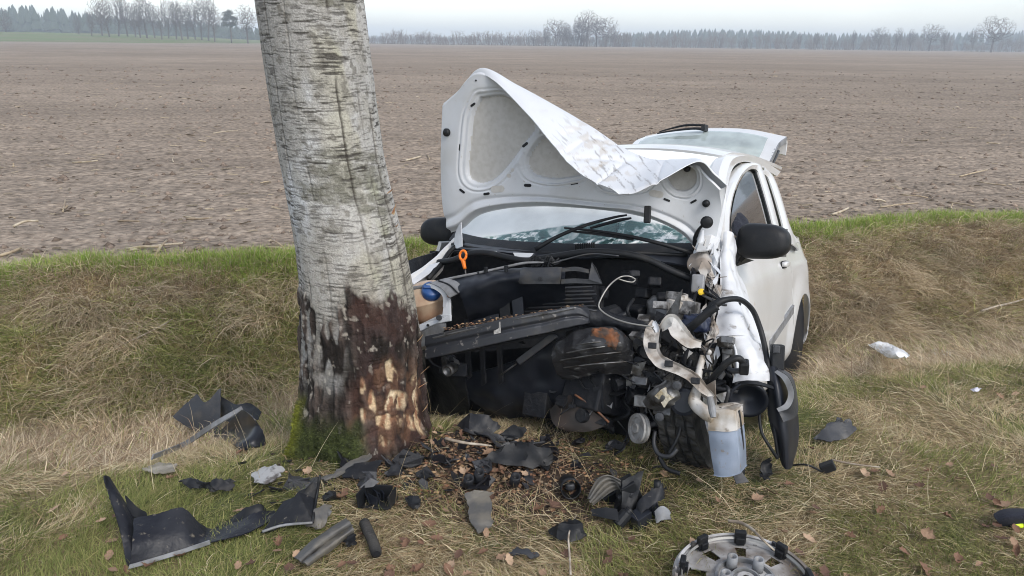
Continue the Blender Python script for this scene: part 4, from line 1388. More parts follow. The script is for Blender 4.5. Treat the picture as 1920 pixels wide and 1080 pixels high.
    # ---------------- bonnet
    C = [  # columns across the bonnet: (px,py,x) rear edge, two on the inner face, crest, front edge
        [(846, 436, 2.06), (835, 385, 2.09), (832, 300, 2.13), (833, 203, 2.17), (833, 201, 2.175)],
        [(868, 428, 2.08), (856, 375, 2.11), (852, 285, 2.15), (862, 178, 2.19), (863, 176, 2.195)],
        [(900, 403, 2.10), (893, 352, 2.12), (890, 262, 2.16), (903, 138, 2.22), (907, 141, 2.24)],
        [(950, 391, 2.11), (946, 348, 2.12), (952, 270, 2.15), (968, 163, 2.19), (985, 212, 2.34)],
        [(1010, 387, 2.12), (1010, 352, 2.12), (1015, 290, 2.14), (1040, 200, 2.15), (1040, 278, 2.37)],
        [(1070, 389, 2.12), (1075, 360, 2.12), (1085, 310, 2.12), (1105, 238, 2.12), (1085, 327, 2.39)],
        [(1130, 394, 2.11), (1140, 368, 2.11), (1150, 330, 2.10), (1163, 278, 2.09), (1130, 352, 2.40)],
        [(1185, 402, 2.10), (1195, 375, 2.09), (1205, 340, 2.08), (1215, 300, 2.06), (1178, 365, 2.40)],
        [(1235, 416, 2.07), (1245, 385, 2.07), (1258, 345, 2.06), (1268, 301, 2.06), (1240, 340, 2.34)],
        [(1282, 442, 2.03), (1294, 405, 2.04), (1303, 365, 2.06), (1309, 304, 2.10), (1308, 305, 2.20)],
        [(1312, 478, 2.00), (1325, 430, 2.02), (1334, 385, 2.05), (1338, 330, 2.11), (1338, 328, 2.15)],
        [(1330, 492, 1.97), (1345, 432, 2.00), (1356, 385, 2.04), (1361, 352, 2.10), (1362, 349, 2.12)]]
    nu, nv = 190, 260
    pc = np.array(C, float)                                   # (cols, 5, 3)
    colsU = np.array([cr(pc[i], nu) for i in range(len(pc))])  # (cols, nu, 3)
    GP = np.stack([cr(colsU[:, i], nv) for i in range(nu)], 0)  # (nu, nv, 3) pixel+depth
    tpar = np.linspace(0, 4, nu)[:, None] * np.ones((1, nv))
    GX = np.array([[K(*GP[i, j][:2], x=GP[i, j][2]) for j in range(nv)] for i in range(nu)])
    # outer skin: dents along the fold
    px_, py_ = GP[..., 0], GP[..., 1]
    fold = np.exp(-((px_ - 1175) / 60) ** 2) * sst(2.6, 3.4, tpar) + 0.5 * np.exp(-((px_ - 1090) / 45) ** 2) * sst(3.0, 3.8, tpar)
    n_ = np.cross(np.gradient(GX, axis=0), np.gradient(GX, axis=1))
    n_ /= np.linalg.norm(n_, axis=-1, keepdims=True) + 1e-9
    if n_[10, 100] @ np.array([1, 0, 0]) < 0:
        n_ = -n_
    # make n_ point to the engine side (inner face)
    cr_ = 1 - np.abs(fbm(GX[..., 0] * 3, GX[..., 1] * 4.5 + GX[..., 2] * 3, GX[..., 2] * 3, 1, 61) - 0.5) * 5
    cr_ = np.maximum(cr_, 0) ** 2
    c2_ = 1 - np.abs(fbm(GX[..., 0] * 4 + 3, GX[..., 1] * 8 - GX[..., 2] * 5, GX[..., 2] * 4, 1, 67) - 0.5) * 6
    cr_ = cr_ ** 1.5 + 0.6 * np.maximum(c2_, 0) ** 3
    GX = GX + n_ * (0.024 * (cr_ - 0.3) * fold)[..., None]
    outer = GX - n_ * 0.004
    hm = mat('creased_bonnet_paint', (0.6, 0.6, 0.6), 0.40, attr='tint', scale=4, attrvar=0.06, coat=0.35)
    hood = part('bonnet', (outer.reshape(-1, 3), gridf(nu, nv)), hm, smooth=True, solid=0.003)
    sk = fbm(px_ * 0.035 + py_ * 0.03, (px_ - py_) * 0.22, 0.0, 3, 71)
    sc_ = np.clip(0.9 * sst(0.62, 0.72, sk) * (fold > 0.08) * np.clip(fold * 2.2, 0, 1) + 0.5 * sst(0.75, 1.0, cr_) * sst(0.25, 0.6, fold) * sst(0.45, 0.6, fbm(px_ * 0.12, py_ * 0.12, 0.0, 3, 72)), 0, 1)
    bw = sst(0.62, 0.70, fbm(px_ * 0.06, py_ * 0.10, 0.0, 3, 73)) * np.exp(-((px_ - 1120) / 90) ** 2) * sst(2.7, 3.3, tpar)
    hc = np.array([0.60, 0.615, 0.64]) * (1 - 0.10 * fbm(px_ * 0.02, py_ * 0.02, 0.0, 3, 74))[..., None]
    hc = hc * (1 - 0.75 * sc_[..., None]) + np.array([0.16, 0.15, 0.14]) * 0.75 * sc_[..., None]
    hc = hc * (1 - 0.4 * bw[..., None]) + np.array([0.36, 0.29, 0.20]) * 0.4 * bw[..., None]
    c4 = np.ones((nu * nv, 4), np.float32)
    c4[:, :3] = hc.reshape(-1, 3)
    hood.data.color_attributes.new('tint', 'FLOAT_COLOR', 'POINT').data.foreach_set('color', c4.ravel())
    # inner panel, pressed into frame and ribs
    def blobd(poly_):
        """signed distance (px) to a polygon, negative inside"""
        P = np.array(poly_, float)
        x, y = px_, py_
        d = np.full(x.shape, 1e9)
        ins = np.zeros(x.shape, bool)
        for i in range(len(P)):
            a, b = P[i], P[(i + 1) % len(P)]
            ex, ey = b - a
            wx, wy = x - a[0], y - a[1]
            t = np.clip((wx * ex + wy * ey) / (ex * ex + ey * ey), 0, 1)
            d = np.minimum(d, np.hypot(wx - ex * t, wy - ey * t))
            c1 = (a[1] > y) != (b[1] > y)
            with np.errstate(divide='ignore', invalid='ignore'):
                xi = (b[0] - a[0]) * (y - a[1]) / (b[1] - a[1]) + a[0]
            ins ^= c1 & (x < xi)
        return np.where(ins, -d, d)
    def ring(pts, n=60):
        P = np.array(pts + [pts[0]], float)
        return cr(P, n)[:-1]
    r1 = ring([(905, 182), (950, 180), (985, 208), (1005, 240), (985, 270), (955, 310), (925, 338), (895, 342), (880, 322), (884, 262), (890, 215)])
    r2 = ring([(1014, 262), (1040, 256), (1075, 310), (1092, 326), (1070, 332), (1040, 334), (1005, 326), (992, 308), (996, 288)])
    r3 = ring([(1245, 322), (1275, 308), (1306, 316), (1308, 340), (1290, 356), (1264, 352)])
    r4 = ring([(1130, 330), (1165, 322), (1215, 326), (1210, 345), (1170, 352), (1138, 348)])
    dist = np.minimum.reduce([blobd(r1), blobd(r2), blobd(r3), blobd(r4)])
    raise_ = 0.022 * sst(-0.6, 2.0, dist) + 0.010 * sst(8.5, 10.5, dist) - 0.006 * np.exp(-((dist - 15) / 1.5) ** 2)
    # rim groove round the outside and a step parallel to the rear edge
    raise_ -= 0.009 * np.exp(-((tpar - 0.55) / 0.10) ** 2)
    raise_ += 0.006 * np.exp(-((tpar - 0.25) / 0.12) ** 2)
    jj = np.linspace(0, 1, nv)[None, :] * np.ones((nu, 1))
    edge = np.minimum.reduce([tpar / 0.25, (1 - jj) / 0.015, jj / 0.015, (3.25 - tpar) / 0.25])
    raise_ = raise_ * sst(0.0, 1.0, edge) + 0.001
    lim = 3.12
    nk = int(np.argmin(np.abs(np.linspace(0, 4, nu) - lim)))
    inner = (GX + n_ * raise_[..., None])[:nk]
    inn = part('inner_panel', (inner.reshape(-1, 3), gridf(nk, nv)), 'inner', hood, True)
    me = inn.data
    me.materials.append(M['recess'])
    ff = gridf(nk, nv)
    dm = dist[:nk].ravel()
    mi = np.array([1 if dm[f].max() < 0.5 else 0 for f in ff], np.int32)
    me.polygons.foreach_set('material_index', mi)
    # openings, drain slots and rubber stops in the inner panel
    def on_hood(px, py):
        d = (px_[:nk] - px) ** 2 + (py_[:nk] - py) ** 2
        i, j = np.unravel_index(np.argmin(d), d.shape)
        return inner[i, j], n_[i, j], i, j
    def slot(px, py, l, w, ang, m='bay', name='slot'):
        p, n, i, j = on_hood(px, py)
        e1 = K(px + 10 * math.cos(ang), py + 10 * math.sin(ang), x=p[0]) - K(px, py, x=p[0])
        e1 = e1 - n * (e1 @ n)
        sc = np.linalg.norm(e1) / 10
        e1 = e1 / np.linalg.norm(e1)
        e2 = np.cross(n, e1)
        L, W_ = l * sc / 2, w * sc / 2
        pts = [p + e1 * (L - W_) * sg + (e1 * math.cos(a) + e2 * math.sin(a)) * W_ for sg, a0 in ((1, -1.57), (-1, 1.57)) for a in np.linspace(a0, a0 + 3.14, 7)]
        part(name, poly(np.array(pts) + n * 0.0012, 0.002, n), m, hood)
    for a in ((868, 275, 13, 5, 1.57), (892, 196, 11, 4, -0.6), (990, 272, 13, 5, -0.7), (873, 356, 12, 4, 0.7), (919, 362, 12, 4, -0.15), (997, 347, 14, 5, 0.03), (1082, 345, 14, 5, 0.02), (1252, 376, 13, 4, 0.35), (1305, 374, 14, 4, -0.5), (898, 150, 3, 3, 0)):
        slot(*a)
    for a in ((940, 353, 26, 11, -0.1), (1232, 365, 27, 12, 0.18), (966, 317, 7, 7, 0), (961, 329, 9, 6, 0)):
        slot(*a, m='recess', name='opening')
    for px, py, r in ((847, 248, 0.020), (1030, 254, 0.013), (1330, 376, 0.016), (1291, 316, 0.016)):
        p, n, i, j = on_hood(px, py)
        part('rubber_stop', lathe([(-0.005, r), (0.012, r), (0.020, r * 0.6)], p, n, 12), 'black', hood, True)
    p, n, i, j = on_hood(1213, 405)
    part('clip', boxv(K(1214, 402, x=2.16), (0.02, 0.03, 0.075), frame((1, 0.2, 0.1))), 'black', hood, bevel=0.005)
    wire('hinge', pl([(1303, 470, 2.05), (1304, 445, 2.08), (1312, 428, 2.1), (1324, 418, 2.12)]), [0.012, 0.01, 0.007, 0.006], 'black', hood)
    part('hinge_pad', lathe([(-0.006, 0.02), (0.01, 0.027), (0.016, 0.016)], K(1325, 416, x=2.13), (1, 0.3, -0.2), 14), 'black', hood, True)
    sheet('hinge_plate', [pl([(852, 440, 2.10), (850, 470, 2.12)]), pl([(863, 410, 2.12), (866, 462, 2.14)])], M['inner'], hood, 8, 8, 0.004, 0.01, 20)

    # ---------------- mirrors
    def mirror(sd, c, arm):
        th = np.linspace(0.01, math.pi - 0.01, 26)
        ph = np.arange(40) / 40 * 2 * math.pi
        T, Pp = np.meshgrid(th, ph, indexing='ij')
        X = np.sin(T) * np.cos(Pp)
        Z = np.sin(T) * np.sin(Pp)
        Y = np.cos(T)
        f = lambda v, p: np.sign(v) * np.abs(v) ** p
        V = np.stack([f(X, 0.7) * 0.075, f(Y, 0.62) * 0.120, f(Z, 0.72) * 0.088 * (1 - 0.16 * Y) * np.where(Z < 0, 0.86, 1)], -1)
        V = V.reshape(-1, 3) * [1, sd, 1]
        V[:, 0] = np.where(V[:, 0] < -0.045, -0.045, V[:, 0])
        F = [list(q) for q in gridf(26, 40, True)] + [list(range(40)), list(range(25 * 40, 26 * 40))]
        m_ = part('mirror', (V + c, F), 'gloss' if False else 'black', smooth=True)
        part('mirror_glass', boxv(c + np.array([-0.047, 0, 0]), (0.004, 0.19, 0.13)), 'shine', m_)
        G = loft(arm, 10, 12)
        part('mirror_arm', (G.reshape(-1, 3), gridf(10, 12)), 'black', m_, True, solid=0.03)
    cl = K(1432, 455, x=1.70)
    mirror(1, cl, [[cl + [-0.02, -0.10, -0.06], cl + [-0.02, -0.08, 0.02]], [K(1395, 480, y=0.83), K(1390, 455, y=0.80)], [K(1384, 494, y=0.80), K(1378, 450, y=0.78)]])
    c_r = K(826, 436, x=1.70)
    mirror(-1, c_r, [[c_r + [-0.02, 0.10, -0.05], c_r + [-0.02, 0.10, 0.03]], [c_r + [0, 0.17, -0.06], c_r + [0, 0.17, 0.02]]])

    # ---------------- scuttle, seal, wipers
    sheet('scuttle_tray', [pl([(852, 455, 2.05), (950, 468, 2.14), (1060, 476, 2.16), (1170, 477, 2.14), (1300, 474, 2.0)]), pl([(845, 468, 2.12), (950, 476, 2.2), (1060, 486, 2.22), (1180, 484, 2.20), (1312, 505, 2.08)])], M['gloss'], car, 8, 40, 0.008, 0.01, 12)
    sl = wire('bay_seal', pl([(822, 492, 2.24), (850, 488, 2.25), (880, 476, 2.25), (915, 475, 2.25), (950, 483, 2.26), (985, 489, 2.26), (1020, 484, 2.26), (1060, 478, 2.25), (1110, 472, 2.24), (1170, 476, 2.22), (1215, 487, 2.2), (1255, 506, 2.18), (1300, 525, 2.15)]), 0.016, 'black', n=8, ns=80)
    for i, (x0, x1, y0, y1) in enumerate(((893, 932, 470, 478), (962, 1000, 474, 482))):
        sheet('scuttle_bracket', [pl([(x0, y0, 2.21), (x1, y0 + 1, 2.21)]), pl([(x0 + 4, y1, 2.23), (x1 - 5, y1 + 1, 2.23)])], M['inner'], car, 4, 8, 0.003)
    for pts, nm in (([(1005, 472, 2.17), (1050, 447, 2.12), (1100, 427, 2.06), (1150, 413, 2.0), (1177, 408, 1.97)], 'wiper'), ([(1300, 480, 2.05), (1240, 462, 2.12), (1180, 448, 2.12), (1120, 438, 2.1), (1060, 432, 2.07)], 'wiper')):
        q = pl(pts) + [0.01, 0, 0.012]
        w_ = part(nm, tube(q, [0.013, 0.010, 0.009, 0.007, 0.005], 6, 20), 'black', smooth=True)
        part('wiper_blade', tube(q[2:] + [-0.005, 0.02, -0.014], [0.006, 0.009, 0.005], 5, 14), 'black', w_)
    part('wiper_motor_grille', merge([boxv(K(1080 + 4.2 * i, 464 - 0.3 * i, x=2.16), (0.012, 0.007, 0.034), frame((1, 0.3, -0.35))) for i in range(9)]), 'black')
    wire('scuttle_edge', pl([(848, 458, 2.08), (905, 468, 2.14), (1000, 474, 2.18), (1090, 476, 2.18), (1180, 474, 2.15), (1290, 478, 2.05)]), 0.010, 'black', n=6, ns=50)

    # ---------------- engine bay box
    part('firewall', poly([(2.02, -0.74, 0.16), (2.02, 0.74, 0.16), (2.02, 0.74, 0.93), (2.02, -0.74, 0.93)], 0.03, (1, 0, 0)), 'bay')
    sheet('inner_wing', [[(2.0, -0.70, 0.93), (2.3, -0.66, 0.90), (2.55, -0.58, 0.86)], [(2.0, -0.66, 0.6), (2.3, -0.56, 0.6), (2.5, -0.52, 0.58)], [(2.0, -0.64, 0.25), (2.3, -0.55, 0.25), (2.45, -0.5, 0.3)]], M['bay'], car, 12, 14, 0.01, 0.03, 6)
    sheet('inner_wing', [[(1.98, 0.73, 0.97), (2.15, 0.74, 0.93), (2.30, 0.80, 0.85)], [(2.0, 0.70, 0.6), (2.2, 0.70, 0.6), (2.34, 0.76, 0.6)], [(2.0, 0.62, 0.25), (2.2, 0.60, 0.25), (2.30, 0.62, 0.3)]], M['bay'], car, 12, 14, 0.01, 0.05, 7)

    # right front wing, mostly behind the tree
    wing = [pl([(852, 446, 2.02), (832, 466, 2.10), (810, 488, 2.24), (768, 516, 2.45), (740, 532, 2.56)]),
            pl([(858, 452, 2.02), (840, 474, 2.10), (818, 497, 2.24), (778, 528, 2.45), (748, 545, 2.56)])]
    rw = sheet('front_wing', [wing[0] + [0, -0.06, -0.16], wing[0] + [0, -0.02, -0.03], wing[0], wing[1], wing[1] + [0, 0.0, -0.03]], M['paint'], car, 16, 24, 0.004, 0.008, 9)
    wire('wing_seal', pl([(868, 452, 2.06), (845, 470, 2.14), (830, 492, 2.22), (815, 508, 2.32), (803, 524, 2.38)]), [0.014, 0.012, 0.014, 0.016, 0.010], 'black')
    sheet('wing_strip', [pl([(806, 497, 2.30), (790, 512, 2.38), (770, 526, 2.47)]), pl([(824, 492, 2.28), (806, 512, 2.36), (776, 534, 2.47)])], M['inner'], car, 6, 10, 0.004)

    # ---------------- front end: upper rail, duct, cover
    wire('front_rail', pl([(768, 542, 2.52), (800, 536, 2.51), (836, 524, 2.50), (900, 511, 2.47), (950, 500, 2.44), (985, 493, 2.42), (1020, 492, 2.40)]), [0.010, 0.009, 0.006, 0.006, 0.006, 0.006, 0.004], 'midgrey', ns=40)
    for px, py in ((897, 513), (949, 502), (911, 505)):
        part('rail_clip', boxv(K(px, py + 3, x=2.47), (0.015, 0.016, 0.035)), 'black', bevel=0.003)
    sheet('air_duct', [pl([(850, 526, 2.48), (920, 512, 2.45), (980, 506, 2.42), (1060, 505, 2.38)]), pl([(862, 548, 2.55), (930, 525, 2.52), (985, 518, 2.47), (1060, 520, 2.44)]), pl([(872, 575, 2.52), (940, 545, 2.48), (990, 533, 2.44), (1060, 535, 2.40)]), pl([(880, 612, 2.44), (940, 590, 2.38), (990, 575, 2.34), (1060, 570, 2.3)])], M['gloss'], car, 24, 40, 0.006, 0.02, 9)
    cov = [pl([(974, 512, 2.46), (985, 505, 2.47), (1020, 503, 2.47), (1054, 502, 2.46)]), pl([(970, 522, 2.48), (985, 518, 2.49), (1020, 517, 2.49), (1052, 516, 2.48)]), pl([(976, 531, 2.48), (985, 532, 2.49), (1020, 532, 2.49), (1050, 532, 2.47)])]
    cv = sheet('duct_cover', cov, M['grey'], car, 14, 20, 0.006, 0.006, 14)
    part('bolt_hole', lathe([(0, 0.009), (0.006, 0.009)], K(1013, 523, x=2.497), (1, 0.2, 0.2), 10), 'bay', cv)
    sheet('torn_bracket', [pl([(1054, 503, 2.46), (1080, 500, 2.45), (1104, 505, 2.44)]), pl([(1052, 510, 2.46), (1080, 508, 2.45), (1104, 512, 2.44)])], M['grey'], car, 5, 10, 0.004, 0.006, 20)
    sheet('torn_bracket', [pl([(1052, 524, 2.46), (1080, 522, 2.45), (1128, 526, 2.43)]), pl([(1052, 532, 2.46), (1080, 531, 2.45), (1129, 533, 2.43)])], M['grey'], car, 5, 10, 0.004, 0.006, 20)
    part('fin', poly(pl([(1104, 524, 2.45), (1110, 492, 2.43), (1118, 503, 2.44), (1129, 532, 2.44)]), 0.006), 'grey')
    # tangle of wiring above
    r = random.Random(4)
    for i in range(10):
        x0 = 990 + i * 4
        wire('wiring', pl([(x0, 500 + r.uniform(-6, 6), 2.40), (x0 + r.uniform(5, 14), 484 + r.uniform(-8, 8), 2.40), (x0 + r.uniform(10, 26), 494 + r.uniform(-8, 8), 2.39), (x0 + 30, 488 + r.uniform(-5, 8), 2.37)]), 0.005, 'black', n=5, ns=14)
    wire('bowden_cable', pl([(1035, 494, 2.40), (1070, 484, 2.36), (1110, 476, 2.34), (1160, 480, 2.33)]), 0.004, 'grey', n=5)
    # headlamp panel by the tree, expansion tank
    part('headlamp_panel', merge([poly(pl([(836, 556, 2.54), (845, 560, 2.54), (846, 602, 2.55), (836, 604, 2.55), (830, 592, 2.55), (833, 570, 2.545)]), 0.012), poly(pl([(787, 609, 2.54), (826, 590, 2.55), (846, 590, 2.55), (846, 602, 2.55), (818, 608, 2.555), (788, 622, 2.55)]), 0.012)]), 'inner', bevel=0.003)
    part('panel_bolt', lathe([(0, 0.013), (0.012, 0.012)], K(824, 596, x=2.566), (1, 0.2, 0.2), 10), 'grey')
    part('panel_bolt', lathe([(0, 0.006), (0.008, 0.006)], K(803, 610, x=2.562), (1, 0.2, 0.2), 8), 'bay')
    gc = sheet('grooved_corner', [pl([(806, 531, 2.52), (836, 522, 2.50)]), pl([(826, 540, 2.55), (856, 528, 2.52)]), pl([(843, 558, 2.58), (873, 543, 2.54)])], M['midgrey'], car, 16, 12, 0.006)
    wire('groove', pl([(822, 526, 2.517), (842, 534, 2.542), (859, 550, 2.568)]), 0.004, 'bay', gc, 5)
    sheet('panel_edge', [pl([(772, 540, 2.50), (806, 532, 2.52), (835, 548, 2.55), (838, 575, 2.55)]), pl([(772, 546, 2.50), (804, 539, 2.52), (829, 553, 2.55), (831, 576, 2.55)])], M['inner'], car, 4, 20, 0.006)
    tc_ = K(803, 568, x=2.44)
    tk = part('expansion_tank', lathe([(-0.105, 0.03), (-0.095, 0.07), (-0.05, 0.098), (0.0, 0.106), (0.004, 0.110), (0.008, 0.106), (0.05, 0.098), (0.095, 0.06), (0.105, 0.02)], tc_, (0.15, -0.25, 1), 30), 'tank', smooth=True)
    part('tank_cap', lathe([(-0.01, 0.042), (0.0, 0.046), (0.03, 0.044), (0.036, 0.036)], tc_ + [0.055, 0.055, 0.055], (0.55, 0.45, 0.7), 24), 'blue', tk, True)
    part('cap_grip', boxv(tc_ + np.array([0.055, 0.055, 0.055]) + np.array([0.55, 0.45, 0.7]) * 0.042, (0.014, 0.075, 0.014), frame((0.55, 0.45, 0.7))), 'blue', tk, bevel=0.003)
    sheet('headlamp_bracket', [pl([(790, 622, 2.55), (820, 608, 2.56), (838, 606, 2.56)]), pl([(790, 650, 2.54), (812, 644, 2.56), (838, 615, 2.56)])], M['midgrey'], car, 6, 8, 0.004, 0.02, 12)
    sheet('headlamp_bracket', [pl([(786, 636, 2.52), (820, 630, 2.54)]), pl([(788, 656, 2.5), (820, 652, 2.52)])], M['dirtywhite'], car, 6, 8, 0.004, 0.02, 12)
    # dipstick with orange ring
    dc = K(868, 490, x=2.36)
    an = np.linspace(0, 2 * math.pi, 18)
    e1, e2 = np.array([0, 1, 0.0]), np.array([-0.1, 0, 1.0])
    ringp = np.array([dc + [0, 0, 0.028] + e1 * 0.018 * math.cos(t) + e2 * 0.022 * math.sin(t) for t in an])
    part('dipstick_handle', merge([tube(ringp, 0.0065, 6), tube([dc + [0, 0, 0.006], dc + [0, 0.012, -0.035]], [0.011, 0.008], 8, 6)]), 'orange', smooth=True)
    wire('dipstick', np.array([dc + [0, 0.012, -0.03], dc + [-0.02, 0.03, -0.2]]), 0.004, 'steel', n=6, ns=4)

    # ---------------- radiator, fan shroud, big dark panels
    part('radiator', poly(pl([(880, 560, 2.32), (1120, 535, 2.26), (1130, 640, 2.28), (890, 660, 2.34)]), 0.04), 'bay')
    for i in range(8):
        y = 541 + i * 7
        part('radiator_fin', tube(pl([(985, y + 2, 2.345), (1040, y, 2.335), (1110 + 4 * (i % 3), y - 3 + (i % 2), 2.31)]), 0.006, 4, 8), 'grey')
    sheet('fan_shroud', [pl([(870, 600, 2.46), (905, 595, 2.44), (935, 588, 2.42)]), pl([(872, 625, 2.46), (905, 618, 2.45), (938, 610, 2.43)])], M['gloss'], car, 6, 12, 0.005)
    for i, x in enumerate((880, 905, 935, 960)):
        part('duct_flap', poly(pl([(x, 560 + 4 * (i % 2), 2.42), (x + 20, 556, 2.41), (x + 24, 612, 2.42), (x + 6, 618, 2.43)]), 0.008), 'gloss' if i % 2 else 'black')

    # ---------------- bumper beam
    ctrs = pl([(806, 650, 2.70), (880, 634, 2.68), (960, 616, 2.65), (1030, 602, 2.59), (1062, 595, 2.56), (1080, 592, 2.54), (1094, 592, 2.53), (1106, 598, 2.52)])
    hs = [0.050, 0.049, 0.047, 0.045, 0.043, 0.042, 0.035, 0.018]
    ds = [0.040, 0.04, 0.04, 0.04, 0.038, 0.036, 0.03, 0.014]
    sheet('beam_remnant', [pl([(1090, 578, 2.50), (1130, 584, 2.46), (1180, 596, 2.44), (1226, 612, 2.46)]), pl([(1092, 596, 2.52), (1130, 598, 2.49), (1180, 610, 2.47), (1226, 624, 2.48)]), pl([(1094, 608, 2.50), (1130, 612, 2.47), (1180, 620, 2.45), (1224, 634, 2.46)])], M['bay'], car, 12, 30, 0.006, 0.03, 14, 3, jag=0.02)
    wire('beam_edge', pl([(1090, 577, 2.515), (1112, 582, 2.50), (1130, 585, 2.47), (1180, 597, 2.45), (1222, 611, 2.47)]), 0.004, 'grey', n=5)
    sec = []
    for c, h, d in zip(ctrs, hs, ds):
        sec.append([c + np.array(q) for q in ((d, 0, h), (d, 0, h * 0.25), (d - 0.012, 0, 0), (d, 0, -h * 0.25), (d, 0, -h), (-d, 0, -h), (-d, 0, h))])
    sec = np.array(sec)
    SG = np.stack([cr(sec[:, j], 40) for j in range(7)], 1)
    SG[16:, :, :] += (0.012 * (fbm(SG[16:, :, 0] * 14, SG[16:, :, 1] * 14, SG[16:, :, 2] * 14, 3, 77) - 0.5))[..., None]
    bf = [list(f) for f in gridf(40, 7, True)] + [list(range(7))[::-1], list(range(39 * 7, 40 * 7))]
    bm_ = part('bumper_beam', (SG.reshape(-1, 3), bf), 'beam', bevel=0.004)
    part('sticker', poly(pl([(926, 606, 2.697), (938, 603, 2.697), (939, 624, 2.697), (926, 627, 2.697)]), 0.002), 'label', bm_)
    part('beam_edge', tube(pl([(822, 666, 2.69), (900, 652, 2.67), (960, 640, 2.64), (1030, 624, 2.58), (1085, 612, 2.53)]), 0.009, 5, 20), 'black', bm_)
    part('beam_flange', tube(pl([(812, 634, 2.735), (880, 618, 2.715), (960, 600, 2.68), (1036, 586, 2.62), (1076, 578, 2.57)]), 0.005, 5, 20), 'steel', bm_)
    # towing eye socket and brackets under the beam
    part('towing_eye', lathe([(-0.03, 0.024), (0.03, 0.026), (0.034, 0.017), (0.0, 0.015)], K(844, 692, x=2.60), (1, 0.15, -0.1), 16), 'steel', smooth=True)
    part('crash_box', junk(K(850, 684, x=2.52), 0.06, 7, 12), 'bay', bevel=0.004)
    part('tow_bracket', merge([poly(pl([(826, 665, 2.62), (836, 664, 2.62), (838, 684, 2.63), (830, 688, 2.63)]), 0.004), poly(pl([(850, 670, 2.62), (860, 676, 2.63), (862, 684, 2.63), (852, 680, 2.63)]), 0.004)]), 'steel')
    for x, h in ((872, 706), (899, 718), (931, 716)):
        part('grille_bar', poly(pl([(x, 655 - (x - 870) * 0.2, 2.52), (x + 9, 654 - (x - 870) * 0.2, 2.52), (x + 13, h, 2.48), (x + 5, h + 6, 2.47)]), 0.012), 'bay', bevel=0.003)
    # lower radiator support and undertray: great dark slabs
    sheet('lower_support', [pl([(866, 700, 2.42), (920, 690, 2.44), (985, 668, 2.46), (1040, 640, 2.46), (1110, 612, 2.44)]), pl([(872, 735, 2.38), (930, 728, 2.42), (990, 705, 2.45), (1045, 690, 2.45), (1110, 668, 2.42)]), pl([(910, 762, 2.36), (945, 760, 2.40), (1000, 752, 2.42), (1040, 745, 2.42), (1100, 742, 2.4)]), pl([(905, 778, 2.30), (950, 779, 2.34), (1000, 776, 2.36), (1040, 770, 2.36), (1100, 776, 2.34)])], M['gloss'], car, 24, 30, 0.01, 0.03, 7, 4)
    part('stay', poly(pl([(968, 674, 2.53), (976, 684, 2.53), (1046, 632, 2.54), (1036, 624, 2.54)]), 0.016), 'grey', bevel=0.003)
    wire('stay_rod', pl([(968, 682, 2.52), (940, 702, 2.5)]), 0.004, 'steel', n=5, ns=4)
    sheet('lower_grille_side', [pl([(800, 668, 2.40), (845, 700, 2.44), (872, 702, 2.44)]), pl([(800, 720, 2.30), (845, 735, 2.36), (880, 745, 2.40)]), pl([(806, 772, 2.2), (845, 776, 2.28), (880, 772, 2.32)])], M['bay'], car, 12, 12, 0.01, 0.03, 8)
    # crushed plastic cover, torn and scorched
    sheet('torn_cover', [pl([(1040, 650, 2.52), (1075, 625, 2.55), (1120, 612, 2.55), (1160, 620, 2.52), (1185, 645, 2.48)]), pl([(1035, 672, 2.55), (1075, 655, 2.60), (1120, 640, 2.60), (1160, 645, 2.56), (1188, 665, 2.50)]), pl([(1042, 692, 2.53), (1080, 676, 2.58), (1120, 664, 2.58), (1160, 668, 2.54), (1185, 690, 2.48)]), pl([(1052, 712, 2.48), (1085, 706, 2.50), (1120, 700, 2.5), (1160, 702, 2.48), (1180, 715, 2.44)])], M['broken'], car, 40, 50, 0.004, 0.03, 9, 9, jag=0.03)
    part('scorched_lump', lump(K(1135, 634, x=2.58), (0.05, 0.11, 0.075), 0.5, 4, 15, 18), 'rust', smooth=True)
    for a in ((1062, 662, 1150, 648), (1050, 676, 1165, 660), (1075, 648, 1140, 640), (1056, 690, 1175, 678)):
        wire('torn_rib', pl([(a[0], a[1], 2.605), ((a[0] + a[2]) / 2, (a[1] + a[3]) / 2 - 1.5, 2.63), (a[2], a[3], 2.58)]), 0.0035, 'steel', n=5)
    # engine block, gearbox and clutter
    part('engine_block', junk(K(1110, 715, x=2.22), 0.22, 14, 21), 'bay', bevel=0.01)
    part('gearbox', junk(K(1212, 690, x=2.38), 0.10, 9, 22), 'alu', bevel=0.006)
    part('sump', junk(K(1085, 760, x=2.24), 0.16, 8, 23), 'bay', bevel=0.01)
    part('bell_housing', lathe([(-0.05, 0.03), (-0.045, 0.055), (0.0, 0.058), (0.005, 0.048), (0.03, 0.045), (0.032, 0.03), (0.05, 0.02)], K(1040, 726, x=2.40), (1, 0.3, 0.1), 18), 'bay', smooth=False)
    for i in range(26):
        px, py = r.uniform(1060, 1230), r.uniform(640, 800)
        s = r.uniform(0.025, 0.07)
        c = K(px, py, x=r.uniform(2.36, 2.5))
        if i % 3 == 0:
            V = lathe([(-s * 0.5, s * 0.4), (0, s * 0.5), (s * 0.4, s * 0.45)], c, (1, r.uniform(-1, 1), r.uniform(-1, 1)), 12)
        elif i % 3 == 1:
            V = boxv(c, (s, s * 1.3, s * 0.7), frame((r.gauss(0, 1), r.gauss(0, 1), r.gauss(0, 1))))
        else:
            V = junk(c, s * 0.6, 5, i)
        part('engine_fitting', V, ['bay', 'black', 'bay', 'bay'][i % 4], bevel=0.002)
